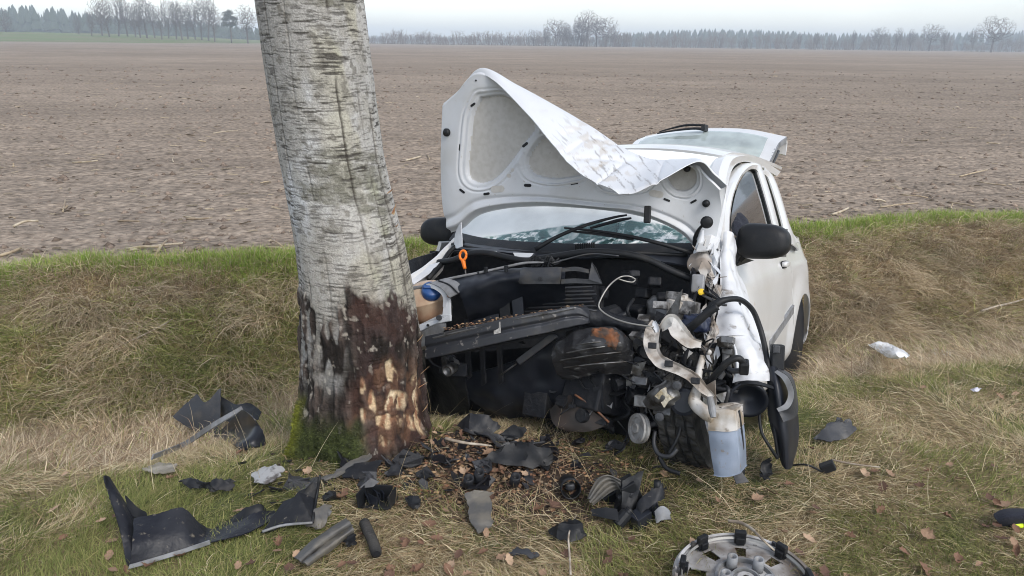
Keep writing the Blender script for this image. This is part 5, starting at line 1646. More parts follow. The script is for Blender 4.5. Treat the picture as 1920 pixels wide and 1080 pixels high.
    for i in range(16):
        px, py = r.uniform(1060, 1240), r.uniform(560, 760)
        wire('hose', pl([(px, py, 2.36), (px + r.uniform(-30, 30), py + r.uniform(10, 30), 2.42), (px + r.uniform(-50, 50), py + r.uniform(20, 60), 2.38)]), r.uniform(0.005, 0.011), ['bay', 'black', 'grey'][i % 3], n=6, ns=14)
    # upper bay clutter
    for i in range(14):
        px, py = r.uniform(1090, 1250), r.uniform(500, 590)
        s = r.uniform(0.03, 0.06)
        part('engine_fitting', boxv(K(px, py, x=r.uniform(2.12, 2.26)), (s, s * 1.4, s), frame((1, r.gauss(0, 0.3), r.gauss(0, 0.3)))), 'bay', bevel=0.008)
    sheet('stained_undertray', [pl([(1034, 770, 2.46), (1060, 745, 2.47), (1080, 740, 2.47)]), pl([(1040, 795, 2.50), (1080, 790, 2.50), (1118, 775, 2.49)]), pl([(1065, 806, 2.50), (1105, 808, 2.50), (1142, 796, 2.49)])], M['brownpanel'], car, 10, 14, 0.006, 0.02, 10)
    wire('trim_edge', pl([(1078, 740, 2.49), (1110, 762, 2.51), (1142, 792, 2.51)]), 0.005, 'rust', n=5)
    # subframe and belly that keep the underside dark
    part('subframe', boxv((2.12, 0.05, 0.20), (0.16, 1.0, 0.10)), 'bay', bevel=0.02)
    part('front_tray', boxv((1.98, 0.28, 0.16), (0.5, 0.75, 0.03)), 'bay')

    # pulley
    pc_ = K(1197, 803, x=2.54)
    pu = part('pulley', lathe([(-0.02, 0.01), (-0.018, 0.058), (-0.006, 0.060), (-0.002, 0.052), (0.004, 0.060), (0.012, 0.058), (0.012, 0.044), (0.006, 0.040), (0.008, 0.020), (0.018, 0.018), (0.018, 0.004)], pc_, (0.80, -0.62, 0.12), 30), mat('dull_pulley', (0.26, 0.26, 0.255), 0.7, col2=(0.16, 0.15, 0.14), scale=30), smooth=False)
    wire('pulley_arm', [pc_ + [-0.01, 0.01, 0], K(1235, 790, x=2.50), K(1262, 768, x=2.46)], [0.012, 0.015, 0.018], 'bay', pu)

    # ---------------- left front corner
    part('brake_reservoir', lathe([(-0.06, 0.05), (-0.01, 0.052), (0.0, 0.058), (0.03, 0.056), (0.036, 0.030), (0.05, 0.028)], K(1275, 574, x=2.32), (0.1, 0.1, 1), 20), 'neck', smooth=False)
    part('master_cylinder', junk(K(1287, 596, x=2.36), 0.06, 8, 31), 'alu', bevel=0.005)
    part('servo', lump(K(1250, 588, x=2.22), (0.12, 0.16, 0.16), 0.15, 3, 32, 18), 'steel', smooth=True)
    part('filler_cap', lathe([(-0.010, 0.012), (0.008, 0.0135), (0.011, 0.008)], K(1315, 548, x=2.33), (0.9, 0.2, 0.3), 14), 'yellow', smooth=False)
    part('connector', boxv(K(1309, 533, x=2.28), (0.05, 0.05, 0.075), frame((1, 0.2, 0.3))), 'midgrey', bevel=0.006)
    wire('small_hose', pl([(1315, 552, 2.33), (1330, 560, 2.36), (1352, 570, 2.38), (1362, 572, 2.39)]), 0.006, 'steel', n=6)
    wire('small_hose', pl([(1318, 545, 2.33), (1338, 556, 2.37), (1350, 564, 2.39)]), 0.005, 'black', n=6)
    part('valve_block', lump(K(1305, 606, x=2.40), (0.09, 0.11, 0.07), 0.3, 4, 33, 16), mat('blue_black_plastic', (0.015, 0.022, 0.05), 0.3), smooth=True)
    # torn inner wing: ragged dirty sheet between bay and outer wing
    G = loft([pl([(1296, 470, 2.06), (1310, 500, 2.12), (1322, 540, 2.2), (1330, 590, 2.3), (1322, 640, 2.36), (1315, 680, 2.40)]), pl([(1318, 462, 2.06), (1325, 500, 2.14), (1338, 540, 2.22), (1340, 590, 2.34), (1330, 640, 2.42), (1322, 690, 2.44)]), pl([(1345, 470, 2.04), (1350, 500, 2.1), (1352, 545, 2.2), (1348, 590, 2.32), (1340, 640, 2.40), (1334, 690, 2.42)])], 30, 60)
    part('torn_inner_wing', (crumple(crumple(G, 0.06, 13, 17), 0.02, 40, 18).reshape(-1, 3), gridf(30, 60)), 'dirtywhite', smooth=False, solid=0.003)
    sheet('torn_flange', [pl([(1296, 478, 2.12), (1320, 470, 2.14), (1336, 462, 2.1)]), pl([(1290, 500, 2.16), (1312, 505, 2.20), (1335, 492, 2.16)]), pl([(1312, 512, 2.18), (1322, 516, 2.2), (1334, 510, 2.18)])], M['dirtywhite'], car, 22, 24, 0.003, 0.025, 10, 5, smooth=False, jag=0.03)
    sheet('torn_flange', [pl([(1302, 440, 2.08), (1312, 465, 2.10), (1320, 490, 2.14)]), pl([(1310, 436, 2.08), (1320, 465, 2.12), (1330, 498, 2.16)])], M['inner'], car, 8, 20, 0.003, 0.04, 20, 6, smooth=False)
    # curved headlamp carrier, torn loose
    def strip(name, ctr_, wid, m, parent=car, n=40, amp=0.01, flip=(0, 0.3, 1)):
        P = cr(pl(ctr_), n)
        T = np.gradient(P, axis=0)
        T /= np.linalg.norm(T, axis=1, keepdims=True)
        view = (_O - P)
        view /= np.linalg.norm(view, axis=1, keepdims=True)
        S = np.cross(T, view)
        S /= np.linalg.norm(S, axis=1, keepdims=True)
        w = np.interp(np.linspace(0, 1, n), np.linspace(0, 1, len(wid)), wid)[:, None]
        U = np.cross(S, T)
        G = np.stack([P - S * w - U * 0.018, P - S * w, P - S * w * 0.55 - U * 0.006, P + S * w * 0.5 - U * 0.004, P + S * w, P + S * w - U * 0.02], 1)
        G = crumple(G, amp, 16, len(ctr_))
        return part(name, (G.reshape(-1, 3), gridf(n, 6)), m, parent, False, solid=0.0035)
    s1_ = strip('headlamp_carrier', [(1232, 604, 2.52), (1222, 624, 2.56), (1222, 652, 2.58), (1236, 676, 2.59), (1266, 690, 2.60), (1296, 706, 2.60), (1316, 726, 2.60), (1338, 746, 2.58)], [0.024, 0.030, 0.030, 0.024, 0.022, 0.022, 0.020, 0.012], 'dirtywhite')
    strip('headlamp_carrier', [(1238, 616, 2.54), (1258, 602, 2.56), (1274, 622, 2.57), (1292, 640, 2.57), (1316, 646, 2.54)], [0.014, 0.030, 0.030, 0.026, 0.014], 'dirtywhite')
    strip('carrier_tab', [(1227, 600, 2.52), (1229, 612, 2.54), (1232, 622, 2.55)], [0.006, 0.014, 0.010], 'inner')
    for px, py in ((1223, 648), (1254, 682), (1304, 714)):
        part('carrier_hole', boxv(K(px, py, x=2.600), (0.006, 0.032, 0.024), frame((1, 0.25, 0.2))), 'bay', s1_, bevel=0.004)
    part('motor_bracket', junk(K(1245, 740, x=2.50), 0.07, 8, 41), 'steel', bevel=0.004)
    sheet('motor_plate', [pl([(1202, 760, 2.54), (1222, 736, 2.57), (1250, 712, 2.56)]), pl([(1216, 764, 2.56), (1238, 748, 2.60), (1268, 724, 2.58)]), pl([(1248, 762, 2.55), (1262, 760, 2.58), (1276, 752, 2.56)])], M['steel'], car, 18, 22, 0.004, 0.03, 14, 3)
    part('fracture_face', poly([K(a_, b_, x=2.605) for a_, b_ in ((1228, 742), (1240, 730), (1248, 726), (1252, 738), (1264, 746), (1254, 752), (1246, 764), (1238, 750))], 0.012), 'brightalu')
    part('coil_housing', lathe([(-0.03, 0.05), (0.03, 0.052), (0.034, 0.04)], K(1283, 752, x=2.54), (1, 0.2, 0.1), 18), 'gloss', smooth=False)
    part('cross_bolt', lathe([(0, 0.018), (0.014, 0.017), (0.016, 0.008)], K(1270, 722, x=2.60), (1, 0.2, 0.1), 12), 'grey')
    part('cross_bolt', lathe([(0, 0.018), (0.014, 0.017), (0.016, 0.008)], K(1237, 781, x=2.58), (1, 0.2, 0.1), 12), 'grey')
    for i in range(18):
        px, py = r.uniform(1255, 1370), r.uniform(650, 760)
        wire('hose', pl([(px, py, 2.42), (px + r.uniform(-24, 24), py + r.uniform(-16, 26), 2.48), (px + r.uniform(-40, 40), py + r.uniform(10, 40), 2.46)]), r.uniform(0.005, 0.012), ['bay', 'black', 'dirtywhite', 'grey'][i % 4], n=6, ns=14)
    for i in range(12):
        px, py = r.uniform(1255, 1365), r.uniform(640, 740)
        s = r.uniform(0.02, 0.06)
        part('engine_fitting', junk(K(px, py, x=r.uniform(2.38, 2.46)), s * 0.7, 5, 60 + i), ['bay', 'steel', 'black'][i % 3], bevel=0.002)
    # washer bottle with bent neck
    def tankbox(res):
        front = loft([pl(q) for q in res], 24, 18)
        front[..., 0] += 0.004 * np.sin(np.linspace(0, math.pi, 18))[None] * np.sin(np.linspace(0, 9, 24))[:, None]
        back = front + np.array([-0.11, 0.0, 0.0])
        ringg = np.concatenate([front, back[:, ::-1]], 1)
        return ringg.reshape(-1, 3), [list(f) for f in gridf(24, 36, True)] + [list(range(36)), list(range(23 * 36, 24 * 36))[::-1]]
    bott = part('washer_bottle', tankbox([[(1327, 806, 2.60), (1345, 807, 2.61), (1365, 808, 2.61), (1382, 806, 2.60)], [(1332, 850, 2.61), (1348, 850, 2.62), (1368, 850, 2.62), (1386, 850, 2.61)], [(1339, 891, 2.62), (1352, 894, 2.63), (1370, 893, 2.63), (1387, 888, 2.62)]]), 'washer', bevel=0.006)
    part('bottle_top', tankbox([[(1324, 772, 2.585), (1338, 768, 2.59), (1362, 766, 2.59), (1379, 769, 2.585)], [(1326, 790, 2.60), (1342, 790, 2.605), (1364, 790, 2.605), (1381, 789, 2.60)], [(1327, 807, 2.602), (1345, 808, 2.612), (1365, 809, 2.612), (1382, 807, 2.602)]]), 'neck', bott, bevel=0.006)
    part('bottle_shoulder', lump(K(1350, 776, x=2.54), (0.12, 0.10, 0.05), 0.05, 2.0, 51, 24), 'neck', bott, True)
    wire('bottle_neck', pl([(1318, 668, 2.48), (1310, 700, 2.52), (1308, 726, 2.55), (1302, 752, 2.57), (1318, 770, 2.58), (1340, 782, 2.58)]), [0.012, 0.014, 0.017, 0.024, 0.026, 0.030], 'neck', bott, 14, 34)
    part('pump', lathe([(-0.035, 0.012), (0.02, 0.014), (0.04, 0.010)], K(1334, 762, x=2.64), (0.3, 0.3, -0.9), 12), 'midgrey', bott, False)
    sheet('bottle_bracket', [pl([(1372, 886, 2.58), (1390, 884, 2.56)]), pl([(1380, 908, 2.60), (1404, 904, 2.57)])], M['grey'], bott, 5, 5, 0.004, 0.01, 16)
    wire('bottle_strap', pl([(1383, 770, 2.55), (1390, 830, 2.54), (1392, 890, 2.53)]), 0.010, 'black', bott, 5)
    # outer wing, peeled away from the wheel
    L_ = [(1352, 470, 2.02), (1350, 520, 2.12), (1352, 560, 2.20), (1346, 600, 2.30), (1333, 638, 2.38)]
    rows = [pl([(1360, 442, 1.98), (1366, 437, 1.97), (1372, 447, 1.92)]),
            pl([(1351, 478, 2.03), (1364, 475, 2.02), (1377, 478, 1.90)]),
            pl([(1350, 515, 2.12), (1368, 515, 2.10), (1382, 520, 1.92)]),
            pl([(1352, 560, 2.20), (1374, 560, 2.20), (1402, 562, 2.00)]),
            pl([(1346, 600, 2.30), (1382, 598, 2.30), (1414, 600, 2.10)]),
            pl([(1334, 636, 2.38), (1388, 634, 2.36), (1427, 640, 2.18)])]
    top_ = loft(rows, 40, 26)
    rows2 = [rows[-1], pl([(1379, 655, 2.40), (1406, 660, 2.39), (1437, 672, 2.26)]), pl([(1381, 690, 2.42), (1410, 692, 2.42), (1444, 700, 2.32)]), pl([(1377, 717, 2.42), (1406, 713, 2.43), (1440, 717, 2.36)])]
    # lower half keeps its left edge right of the hole
    rows2[0] = pl([(1364, 634, 2.385), (1392, 635, 2.36), (1427, 640, 2.18)])
    bot_ = loft(rows2, 24, 26)
    def crease(G):
        h = fbm(G[..., 1] * 18, G[..., 2] * 18, G[..., 0] * 6, 3, 88)
        return crumple(G, 0.034, 9, 3)
    for i in range(46):
        px, py = (r.uniform(1296, 1346), r.uniform(460, 525)) if i < 24 else (r.uniform(1318, 1346), r.uniform(525, 690))
        s = r.uniform(0.02, 0.055)
        X_ = 2.10 + (py - 460) / 230 * 0.32 + r.uniform(0.0, 0.05)
        c0 = K(px, py, x=X_)
        d_ = np.array([r.gauss(0, .3), r.gauss(0, .35), r.gauss(0, 1)])
        d_ /= np.linalg.norm(d_)
        e_ = np.array([r.gauss(0, .5), r.gauss(0, 1), r.gauss(0, .3)])
        e_ /= np.linalg.norm(e_)
        pts_ = [c0 - d_ * s, c0 + e_ * s * r.uniform(.15, .5), c0 + d_ * s * r.uniform(.5, 1), c0 - e_ * s * r.uniform(.1, .4)]
        part('torn_fragment', poly(pts_, 0.003), ['inner', 'dirtywhite', 'bay', 'dirtywhite', 'inner', 'black'][i % 6])
    wire('bonnet_hinge_arm', pl([(1316, 432, 2.08), (1313, 455, 2.10), (1307, 475, 2.13), (1306, 486, 2.14)]), [0.010, 0.016, 0.018, 0.008], 'inner')
    for i in range(96):
        px, py = (r.uniform(1050, 1235), r.uniform(630, 815)) if i < 60 else (r.uniform(1235, 1345), r.uniform(585, 770))
        s = r.uniform(0.02, 0.06)
        c0 = K(px, py, x=r.uniform(2.40, 2.52))
        pts_ = [c0 + np.array([r.gauss(0, .3), r.gauss(0, .8), r.gauss(0, .8)]) * s for _ in range(r.choice([3, 3, 4]))]
        part('torn_fragment', poly(pts_, 0.004), ['bay', 'black', 'bay', 'steel', 'grey', 'dirtywhite'][i % (4 if i < 60 else 6)])
    for i in range(26):
        px, py = (r.uniform(1060, 1240), r.uniform(590, 800)) if i < 14 else (r.uniform(1240, 1345), r.uniform(560, 760))
        q = [(px, py, r.uniform(2.42, 2.5))]
        for _ in range(3):
            q.append((q[-1][0] + r.uniform(-26, 26), q[-1][1] + r.uniform(-10, 34), min(max(q[-1][2] + r.uniform(-.06, .06), 2.36), 2.56)))
        wire('loose_wire', pl(q), r.uniform(0.002, 0.004), ['black', 'grey', 'black', 'shine'][i % 4], n=5, ns=16)
    wing_l = part('front_wing', merge([(crease(top_).reshape(-1, 3), gridf(40, 26)), (crease(bot_).reshape(-1, 3), gridf(24, 26))]), 'scuffed', smooth=True, solid=0.0035)
    part('wing_bolt', lathe([(-0.004, 0.008), (0.008, 0.007)], K(1385, 570, x=2.22), (0.3, 1, 0.2), 10), 'bay', wing_l)
    wire('wing_return', pl([(1333, 640, 2.39), (1350, 634, 2.40), (1366, 636, 2.40), (1378, 652, 2.41), (1382, 690, 2.43), (1377, 716, 2.43)]), 0.006, 'inner', wing_l, 6)
    sheet('lamp_aperture', [pl([(1338, 645, 2.34), (1352, 640, 2.34), (1372, 645, 2.35)]), pl([(1335, 690, 2.34), (1352, 690, 2.32), (1376, 690, 2.36)]), pl([(1345, 740, 2.36), (1362, 735, 2.36), (1380, 725, 2.38)])], M['bay'], car, 12, 12, 0.006, 0.03, 9)
    wire('vertical_rib', pl([(1355, 642, 2.40), (1361, 664, 2.42), (1358, 690, 2.42), (1350, 710, 2.42)]), [0.010, 0.014, 0.014, 0.010], 'midgrey')
    # cables round the corner
    wire('loom', pl([(1322, 590, 2.42), (1340, 572, 2.44), (1362, 562, 2.42), (1388, 562, 2.36), (1410, 580, 2.30), (1424, 612, 2.28), (1434, 650, 2.30), (1440, 690, 2.34), (1444, 712, 2.36)]), [0.016, 0.018, 0.012, 0.011, 0.011, 0.011, 0.011, 0.011, 0.009], 'black', n=8, ns=50)
    wire('loom', pl([(1280, 625, 2.44), (1300, 610, 2.46), (1325, 588, 2.46), (1345, 574, 2.45)]), 0.017, 'black', n=8, ns=20)
    wire('loom', pl([(1325, 724, 2.50), (1344, 700, 2.54), (1366, 678, 2.55), (1384, 672, 2.54), (1394, 680, 2.52)]), 0.013, 'black', n=8, ns=24)
    part('plug', boxv(K(1395, 688, x=2.51), (0.045, 0.034, 0.05), frame((1, 0.3, -0.4))), 'black', bevel=0.006)
    wire('loom', pl([(1446, 660, 2.30), (1452, 672, 2.31), (1455, 690, 2.31)]), 0.007, 'black', n=6)
    pb = part('connector_block', boxv(K(1457, 670, x=2.30), (0.05, 0.05, 0.10), frame((1, 0.35, 0.1))), 'black', bevel=0.006)
    part('connector_key', boxv(K(1456, 655, x=2.34), (0.02, 0.025, 0.03), frame((1, 0.35, 0.1))), 'grey', pb, bevel=0.004)
    # smashed headlamp ring and the hanging bumper corner
    part('headlamp_shell', lathe([(-0.07, 0.02), (-0.05, 0.055), (0.02, 0.072), (0.035, 0.074), (0.03, 0.060), (-0.02, 0.045), (-0.03, 0.01)], K(1402, 742, x=2.42), (0.9, 0.25, -0.30), 26), 'gloss', smooth=True)
    sheet('headlamp_edge', [pl([(1366, 735, 2.44), (1392, 716, 2.47), (1420, 716, 2.46), (1448, 724, 2.40)]), pl([(1368, 745, 2.44), (1392, 724, 2.48), (1420, 722, 2.47), (1450, 730, 2.40)])], M['black'], car, 5, 20, 0.008)
    bc = [pl([(1438, 690, 2.34), (1450, 688, 2.34), (1462, 690, 2.26)]),
          pl([(1440, 722, 2.36), (1458, 716, 2.38), (1480, 722, 2.24)]),
          pl([(1440, 760, 2.36), (1464, 758, 2.40), (1491, 764, 2.24)]),
          pl([(1446, 800, 2.36), (1470, 800, 2.40), (1495, 806, 2.24)]),
          pl([(1456, 835, 2.36), (1474, 838, 2.39), (1492, 840, 2.26)]),
          pl([(1468, 872, 2.36), (1475, 880, 2.37), (1482, 876, 2.3)])]
    bcorner = sheet('bumper_corner', bc, M['gloss'], car, 40, 20, 0.006, 0.008, 8)
    lip = [pl([(1452, 698, 2.36), (1468, 712, 2.38), (1478, 736, 2.38), (1472, 756, 2.40), (1456, 766, 2.41)]), pl([(1458, 694, 2.36), (1478, 708, 2.38), (1489, 738, 2.38), (1480, 764, 2.40), (1460, 772, 2.41)])]
    sheet('bumper_lip', lip, M['midgrey'], bcorner, 5, 24, 0.006)
    sheet('bumper_facing', [lip[1], pl([(1460, 690, 2.30), (1484, 706, 2.30), (1494, 744, 2.30), (1493, 778, 2.34), (1468, 792, 2.42)])], M['grey'], bcorner, 8, 24, 0.005)
    wire('corner_cable', pl([(1430, 730, 2.38), (1424, 770, 2.40), (1428, 810, 2.42), (1445, 840, 2.42), (1458, 860, 2.40)]), 0.006, 'black', n=6)
    wire('corner_cable', pl([(1448, 780, 2.36), (1454, 820, 2.38), (1459, 858, 2.38)]), 0.007, 'black', n=6)
    # loose wire sweeping across the bay, hanging hoses by the wheel
    wire('loose_wire', pl([(1192, 524, 2.40), (1180, 518, 2.42), (1162, 520, 2.44), (1142, 536, 2.50), (1126, 562, 2.54), (1124, 578, 2.55), (1145, 594, 2.56), (1180, 606, 2.57), (1226, 613, 2.56)]), 0.0035, 'shine', n=6, ns=50)
    wire('loose_wire', pl([(1192, 524, 2.40), (1186, 529, 2.41), (1172, 527, 2.43), (1160, 523, 2.44)]), 0.003, 'shine', n=5)
    wire('hanging_hose', pl([(1228, 808, 2.50), (1226, 832, 2.52), (1236, 852, 2.54), (1256, 855, 2.55), (1270, 842, 2.54)]), 0.009, 'grey', n=7)
    wire('hanging_hose', pl([(1272, 775, 2.48), (1276, 800, 2.52), (1268, 826, 2.54), (1254, 850, 2.55)]), 0.007, 'black', n=7)
    wire('hanging_hose', pl([(1236, 856, 2.54), (1250, 878, 2.56), (1275, 888, 2.56)]), 0.009, 'black', n=7)
    wire('door_trim_wire', pl([(1390, 770, 2.50), (1388, 800, 2.5), (1382, 840, 2.5)]), 0.005, 'black', n=6)
    # bent spike of wing by the mirror and broken base of the pillar
    sheet('pillar_foot', [pl([(1320, 475, 2.02), (1338, 470, 2.02), (1352, 462, 2.0)]), pl([(1318, 495, 2.06), (1336, 490, 2.08), (1350, 486, 2.04)]), pl([(1322, 505, 2.08), (1336, 505, 2.1), (1350, 505, 2.06)])], M['inner'], car, 22, 22, 0.003, 0.02, 10, 8, smooth=False, jag=0.03)
    part('mirror_gap_trim', poly([K(1378, 500, y=0.80), K(1412, 488, y=0.815), K(1390, 482, y=0.81)], 0.01, (0, 1, 0)), 'black')
    return M

# ================================================================== WRECKAGE ON THE GROUND
def gv(px, py, bx, by, back=0.0):
    """point on the sight line, as far off as the ground seen at (bx,by)"""
    Y = gp(bx, by)[1] + back
    r = ray(px, py)
    return CAMP + r * (Y / r[1])

def bent_plate(name, label, cat, pts, m, th=0.004, amp=0.01, sc=12, seed=0, cuts=3, group=None, parent=None, origin=None, smooth=True):
    P = np.array(pts, float)
    o0 = P.mean(0) if origin is None else np.asarray(origin)
    if origin is None:
        o0 = np.array([P[:, 0].mean(), P[:, 1].mean(), P[:, 2].min()])
    bm = bmesh.new()
    vs = [bm.verts.new(p - o0) for p in P]
    bm.faces.new(vs)
    bmesh.ops.triangulate(bm, faces=bm.faces[:])
    bmesh.ops.subdivide_edges(bm, edges=bm.edges[:], cuts=cuts, use_grid_fill=True)
    bm.normal_update()
    co = np.array([v.co[:] for v in bm.verts])
    h = (np.abs(fbm(co[:, 0] * sc + seed, co[:, 1] * sc, co[:, 2] * sc, 3, seed) - 0.5) * 2 - 0.4) * amp
    g = random.Random(seed + 5)
    for v, q in zip(bm.verts, h):
        v.co += v.normal * float(q)
        if v.is_boundary:
            v.co += Vector((g.gauss(0, .0035), g.gauss(0, .0035), g.gauss(0, .002)))
    me = bpy.data.meshes.new(name)
    bm.to_mesh(me)
    bm.free()
    if smooth:
        me.polygons.foreach_set('use_smooth', [True] * len(me.polygons))
    me.materials.append(m)
    o = bpy.data.objects.new(name, me)
    COL.objects.link(o)
    if parent is None:
        o.location = tuple(o0)
    else:
        o.parent = parent
    s = o.modifiers.new('thickness', 'SOLIDIFY')
    s.thickness = th
    s = o.modifiers.new('hard_edges', 'EDGE_SPLIT')
    s.split_angle = math.radians(30)
    if label:
        tag(o, label, cat, group)
    return o

def build_debris(M):
    def gp(px, py, up=0.0, _g=globals()['gp']):
        return _g(px, py, up + 0.018)
    blk, glo, gry, mid = M['black'], M['gloss'], M['grey'], M['midgrey']
    bump = mat('bumper_plastic', (0.010, 0.011, 0.016), 0.45, col2=(0.024, 0.025, 0.030), scale=9, lo=0.45, hi=0.7, col3=(0.16, 0.14, 0.11), scale3=45, lo3=0.62, hi3=0.74, spec=0.3, bump=0.25, bscale=60)
    shard = mat('shattered_plastic', (0.012, 0.013, 0.016), 0.5, col2=(0.036, 0.034, 0.033), scale=20, lo=0.5, hi=0.7, spec=0.28, col3=(0.17, 0.15, 0.125), scale3=50, lo3=0.66, hi3=0.76, bump=0.2, bscale=50)
    dusty = mat('dusty_black_plastic', (0.085, 0.082, 0.078), 0.6, col2=(0.15, 0.135, 0.11), scale=14, lo=0.45, hi=0.66, bump=0.2, bscale=70)
    foil = mat('crushed_foil', (0.36, 0.355, 0.35), 0.45, 0.2, col2=(0.10, 0.09, 0.085), scale=22, lo=0.5, hi=0.6, bump=0.5, bscale=50)

    # --- big bumper fragment, left foreground
    b0 = gp(300, 1050)
    e = empty('bumper_fragment', b0)
    tag(e, 'largest black bumper fragment with upturned end, lying in the foreground grass', 'car part')
    def S(nm, rows, m, nu=16, nv=30, th=0.004, amp=0.006, sc=9, seed=1):
        return sheet(nm, [np.array(r_) - b0 for r_ in rows], m, e, nu, nv, th, amp, sc, seed, jag=0.008 if nu > 5 else 0)
    top = [gv(248, 972, 250, 1040, .05), gv(296, 962, 300, 1035, .06), gv(342, 951, 342, 1025, .07), gv(372, 980, 375, 1020, .06), gv(398, 992, 400, 1012, .06), gv(448, 978, 450, 1000, .05), gv(482, 960, 482, 985, .03), gv(517, 958, 517, 972, .02)]
    midr = [gv(245, 1020, 245, 1062), gv(296, 1005, 300, 1042), gv(342, 995, 342, 1030), gv(375, 1008, 375, 1022), gv(400, 1008, 400, 1014), gv(450, 992, 450, 1004), gv(485, 978, 485, 990), gv(518, 964, 518, 972)]
    bot = [gp(240, 1066, .005), gp(298, 1047, .005), gp(345, 1034, .005), gp(378, 1022, .005), gp(405, 1016, .005), gp(452, 1004, .005), gp(486, 990, .005), gp(520, 970, .005)]
    S('face', [top, midr, bot], bump, 20, 60)
    S('upturned_end', [[gv(194, 889, 200, 1020, .02), gv(203, 930, 205, 1030, .02), gv(221, 985, 222, 1045, .01), gv(238, 1066, 238, 1066)], [gv(206, 893, 206, 1020, .06), gv(224, 930, 225, 1030, .05), gv(240, 980, 242, 1045, .04), gp(252, 1058)], [gv(214, 912, 214, 1020, .10), gv(240, 948, 240, 1030, .10), gv(258, 985, 260, 1045, .08), gp(262, 1052)]], bump, 14, 40)
    S('inner_fin', [[gv(232, 925, 235, 1030, .12), gv(258, 950, 260, 1035, .11), gv(275, 962, 275, 1035, .09)], [gv(240, 968, 240, 1040, .08), gv(262, 975, 262, 1040, .08), gv(280, 970, 280, 1035, .07)]], blk, 8, 14)
    S('lower_lip', [[gp(240, 1068, .004), gp(300, 1050, .006), gp(345, 1037, .006), gp(395, 1020, .006)], [gp(243, 1060, .02), gp(300, 1042, .02), gp(345, 1029, .02), gp(393, 1014, .02)]], mid, 4, 30, 0.004)
    S('torn_edge', [[gv(400, 988, 400, 1008, .08), gv(440, 968, 440, 1000, .08), gv(480, 945, 480, 985, .06), gv(495, 955, 495, 980, .05)], [gv(400, 1004, 400, 1012, .03), gv(440, 986, 440, 1002, .03), gv(480, 972, 480, 988, .02), gv(500, 966, 500, 980, .02)]], blk, 8, 24, 0.004, 0.02, 14)
    for t in (0.18, 0.36, 0.55):
        a_, b_ = np.array(top[1]) * (1 - t) + np.array(top[4]) * t - b0, np.array(bot[1]) * (1 - t) + np.array(bot[4]) * t - b0
        obj('rib', *tube(np.array([a_ * .9 + b_ * .1, a_ * .5 + b_ * .5, a_ * .15 + b_ * .85]) + [0, -.004, .004], .003, 5, 8), blk, e, True)
    for t in (0.1, 0.5, 0.8):
        c_ = np.array(top[1]) * (1 - t) + np.array(top[4]) * t - b0 + [0, -.006, -.02]
        obj('clip', *boxv(c_, (.018, .012, .014), frame((1, .2, .1))), mid, e, bevel=.002)
    # --- triangle
    bent_plate('bumper_plate', 'dark triangular plastic plate with raised rim beside the largest bumper fragment', 'car part', [gp(492, 997, .01), gp(530, 985, .02), gp(586, 980, .03), gv(592, 935, 588, 980, .04), gv(599, 892, 590, 978, .06), gv(560, 922, 550, 985, .05), gv(525, 950, 515, 990, .03)], shard, 0.005, 0.006, 8)
    e2 = bpy.data.objects['bumper_plate']
    Pr = np.array([gp(586, 980, .035), gv(593, 935, 588, 980, .035), gv(600, 891, 590, 978, .055)]) - np.array(e2.location)
    obj('rim', *tube(Pr, 0.005, 5, 8), blk, e2, True)
    Pr = np.array([gp(492, 997, .016), gp(530, 985, .026), gp(586, 980, .036)]) - np.array(e2.location)
    obj('rim', *tube(Pr, 0.005, 5, 8), mid, e2, True)
    # --- wheel arch liner cluster, left middle
    b1 = gp(400, 840)
    e = empty('arch_liner', b1)
    tag(e, 'torn black wheel arch liner with grey flap and long strip, in tall dry grass', 'car part')
    def S1(nm, rows, m, nu=12, nv=20, th=0.004, amp=0.01, sc=9, seed=1):
        return sheet(nm, [np.array(r_) - b1 for r_ in rows], m, e, nu, nv, th, amp, sc, seed, jag=0.007 if nu > 5 else 0)
    S1('grey_flap', [[gv(322, 782, 330, 835), gv(345, 760, 350, 835, .03), gv(370, 738, 370, 835, .05)], [gv(350, 800, 350, 838), gv(368, 775, 368, 838, .02), gv(386, 754, 386, 838, .05)], [gv(382, 816, 382, 840), gv(398, 775, 398, 838, .02), gv(411, 728, 411, 835, .05)], [gv(412, 818, 412, 840), gv(415, 775, 415, 838, .02), gv(414, 732, 414, 835, .05)]], gry, 16, 20, amp=0.006)
    S1('curved_flap', [[gv(414, 742, 414, 835, .06), gv(440, 758, 440, 835, .06), gv(470, 757, 470, 830, .05), gv(491, 772, 491, 828, .04)], [gv(416, 790, 416, 838, .03), gv(440, 792, 440, 838, .02), gv(465, 785, 470, 832, .02), gv(484, 788, 484, 830, .03)]], blk, 10, 24)
    S1('dark_fan', [[gv(455, 768, 455, 838, -.01), gv(472, 778, 472, 838, -.01), gv(490, 800, 490, 838, -.01), gp(502, 836)], [gv(430, 792, 430, 840, -.02), gv(448, 805, 450, 840, -.02), gv(465, 820, 465, 842, -.02), gp(478, 842)], [gv(398, 820, 398, 842, -.02), gv(420, 828, 420, 843, -.02), gv(440, 836, 440, 845, -.02), gp(452, 846)]], glo, 14, 20)
    S1('long_strip', [[gp(284, 862, .06), gv(345, 838, 345, 858, -.02), gv(400, 802, 400, 852, -.03), gv(455, 768, 455, 846, -.03)], [gp(288, 852, .07), gv(345, 828, 345, 858, -.01), gv(398, 793, 398, 852, -.02), gv(452, 762, 452, 846, -.02)]], mid, 4, 30, 0.006, 0.004)
    # --- assorted plates: name, label, outline (px,py,up), material
    def G(pts):
        return [gp(a, b, c) for a, b, c in pts]
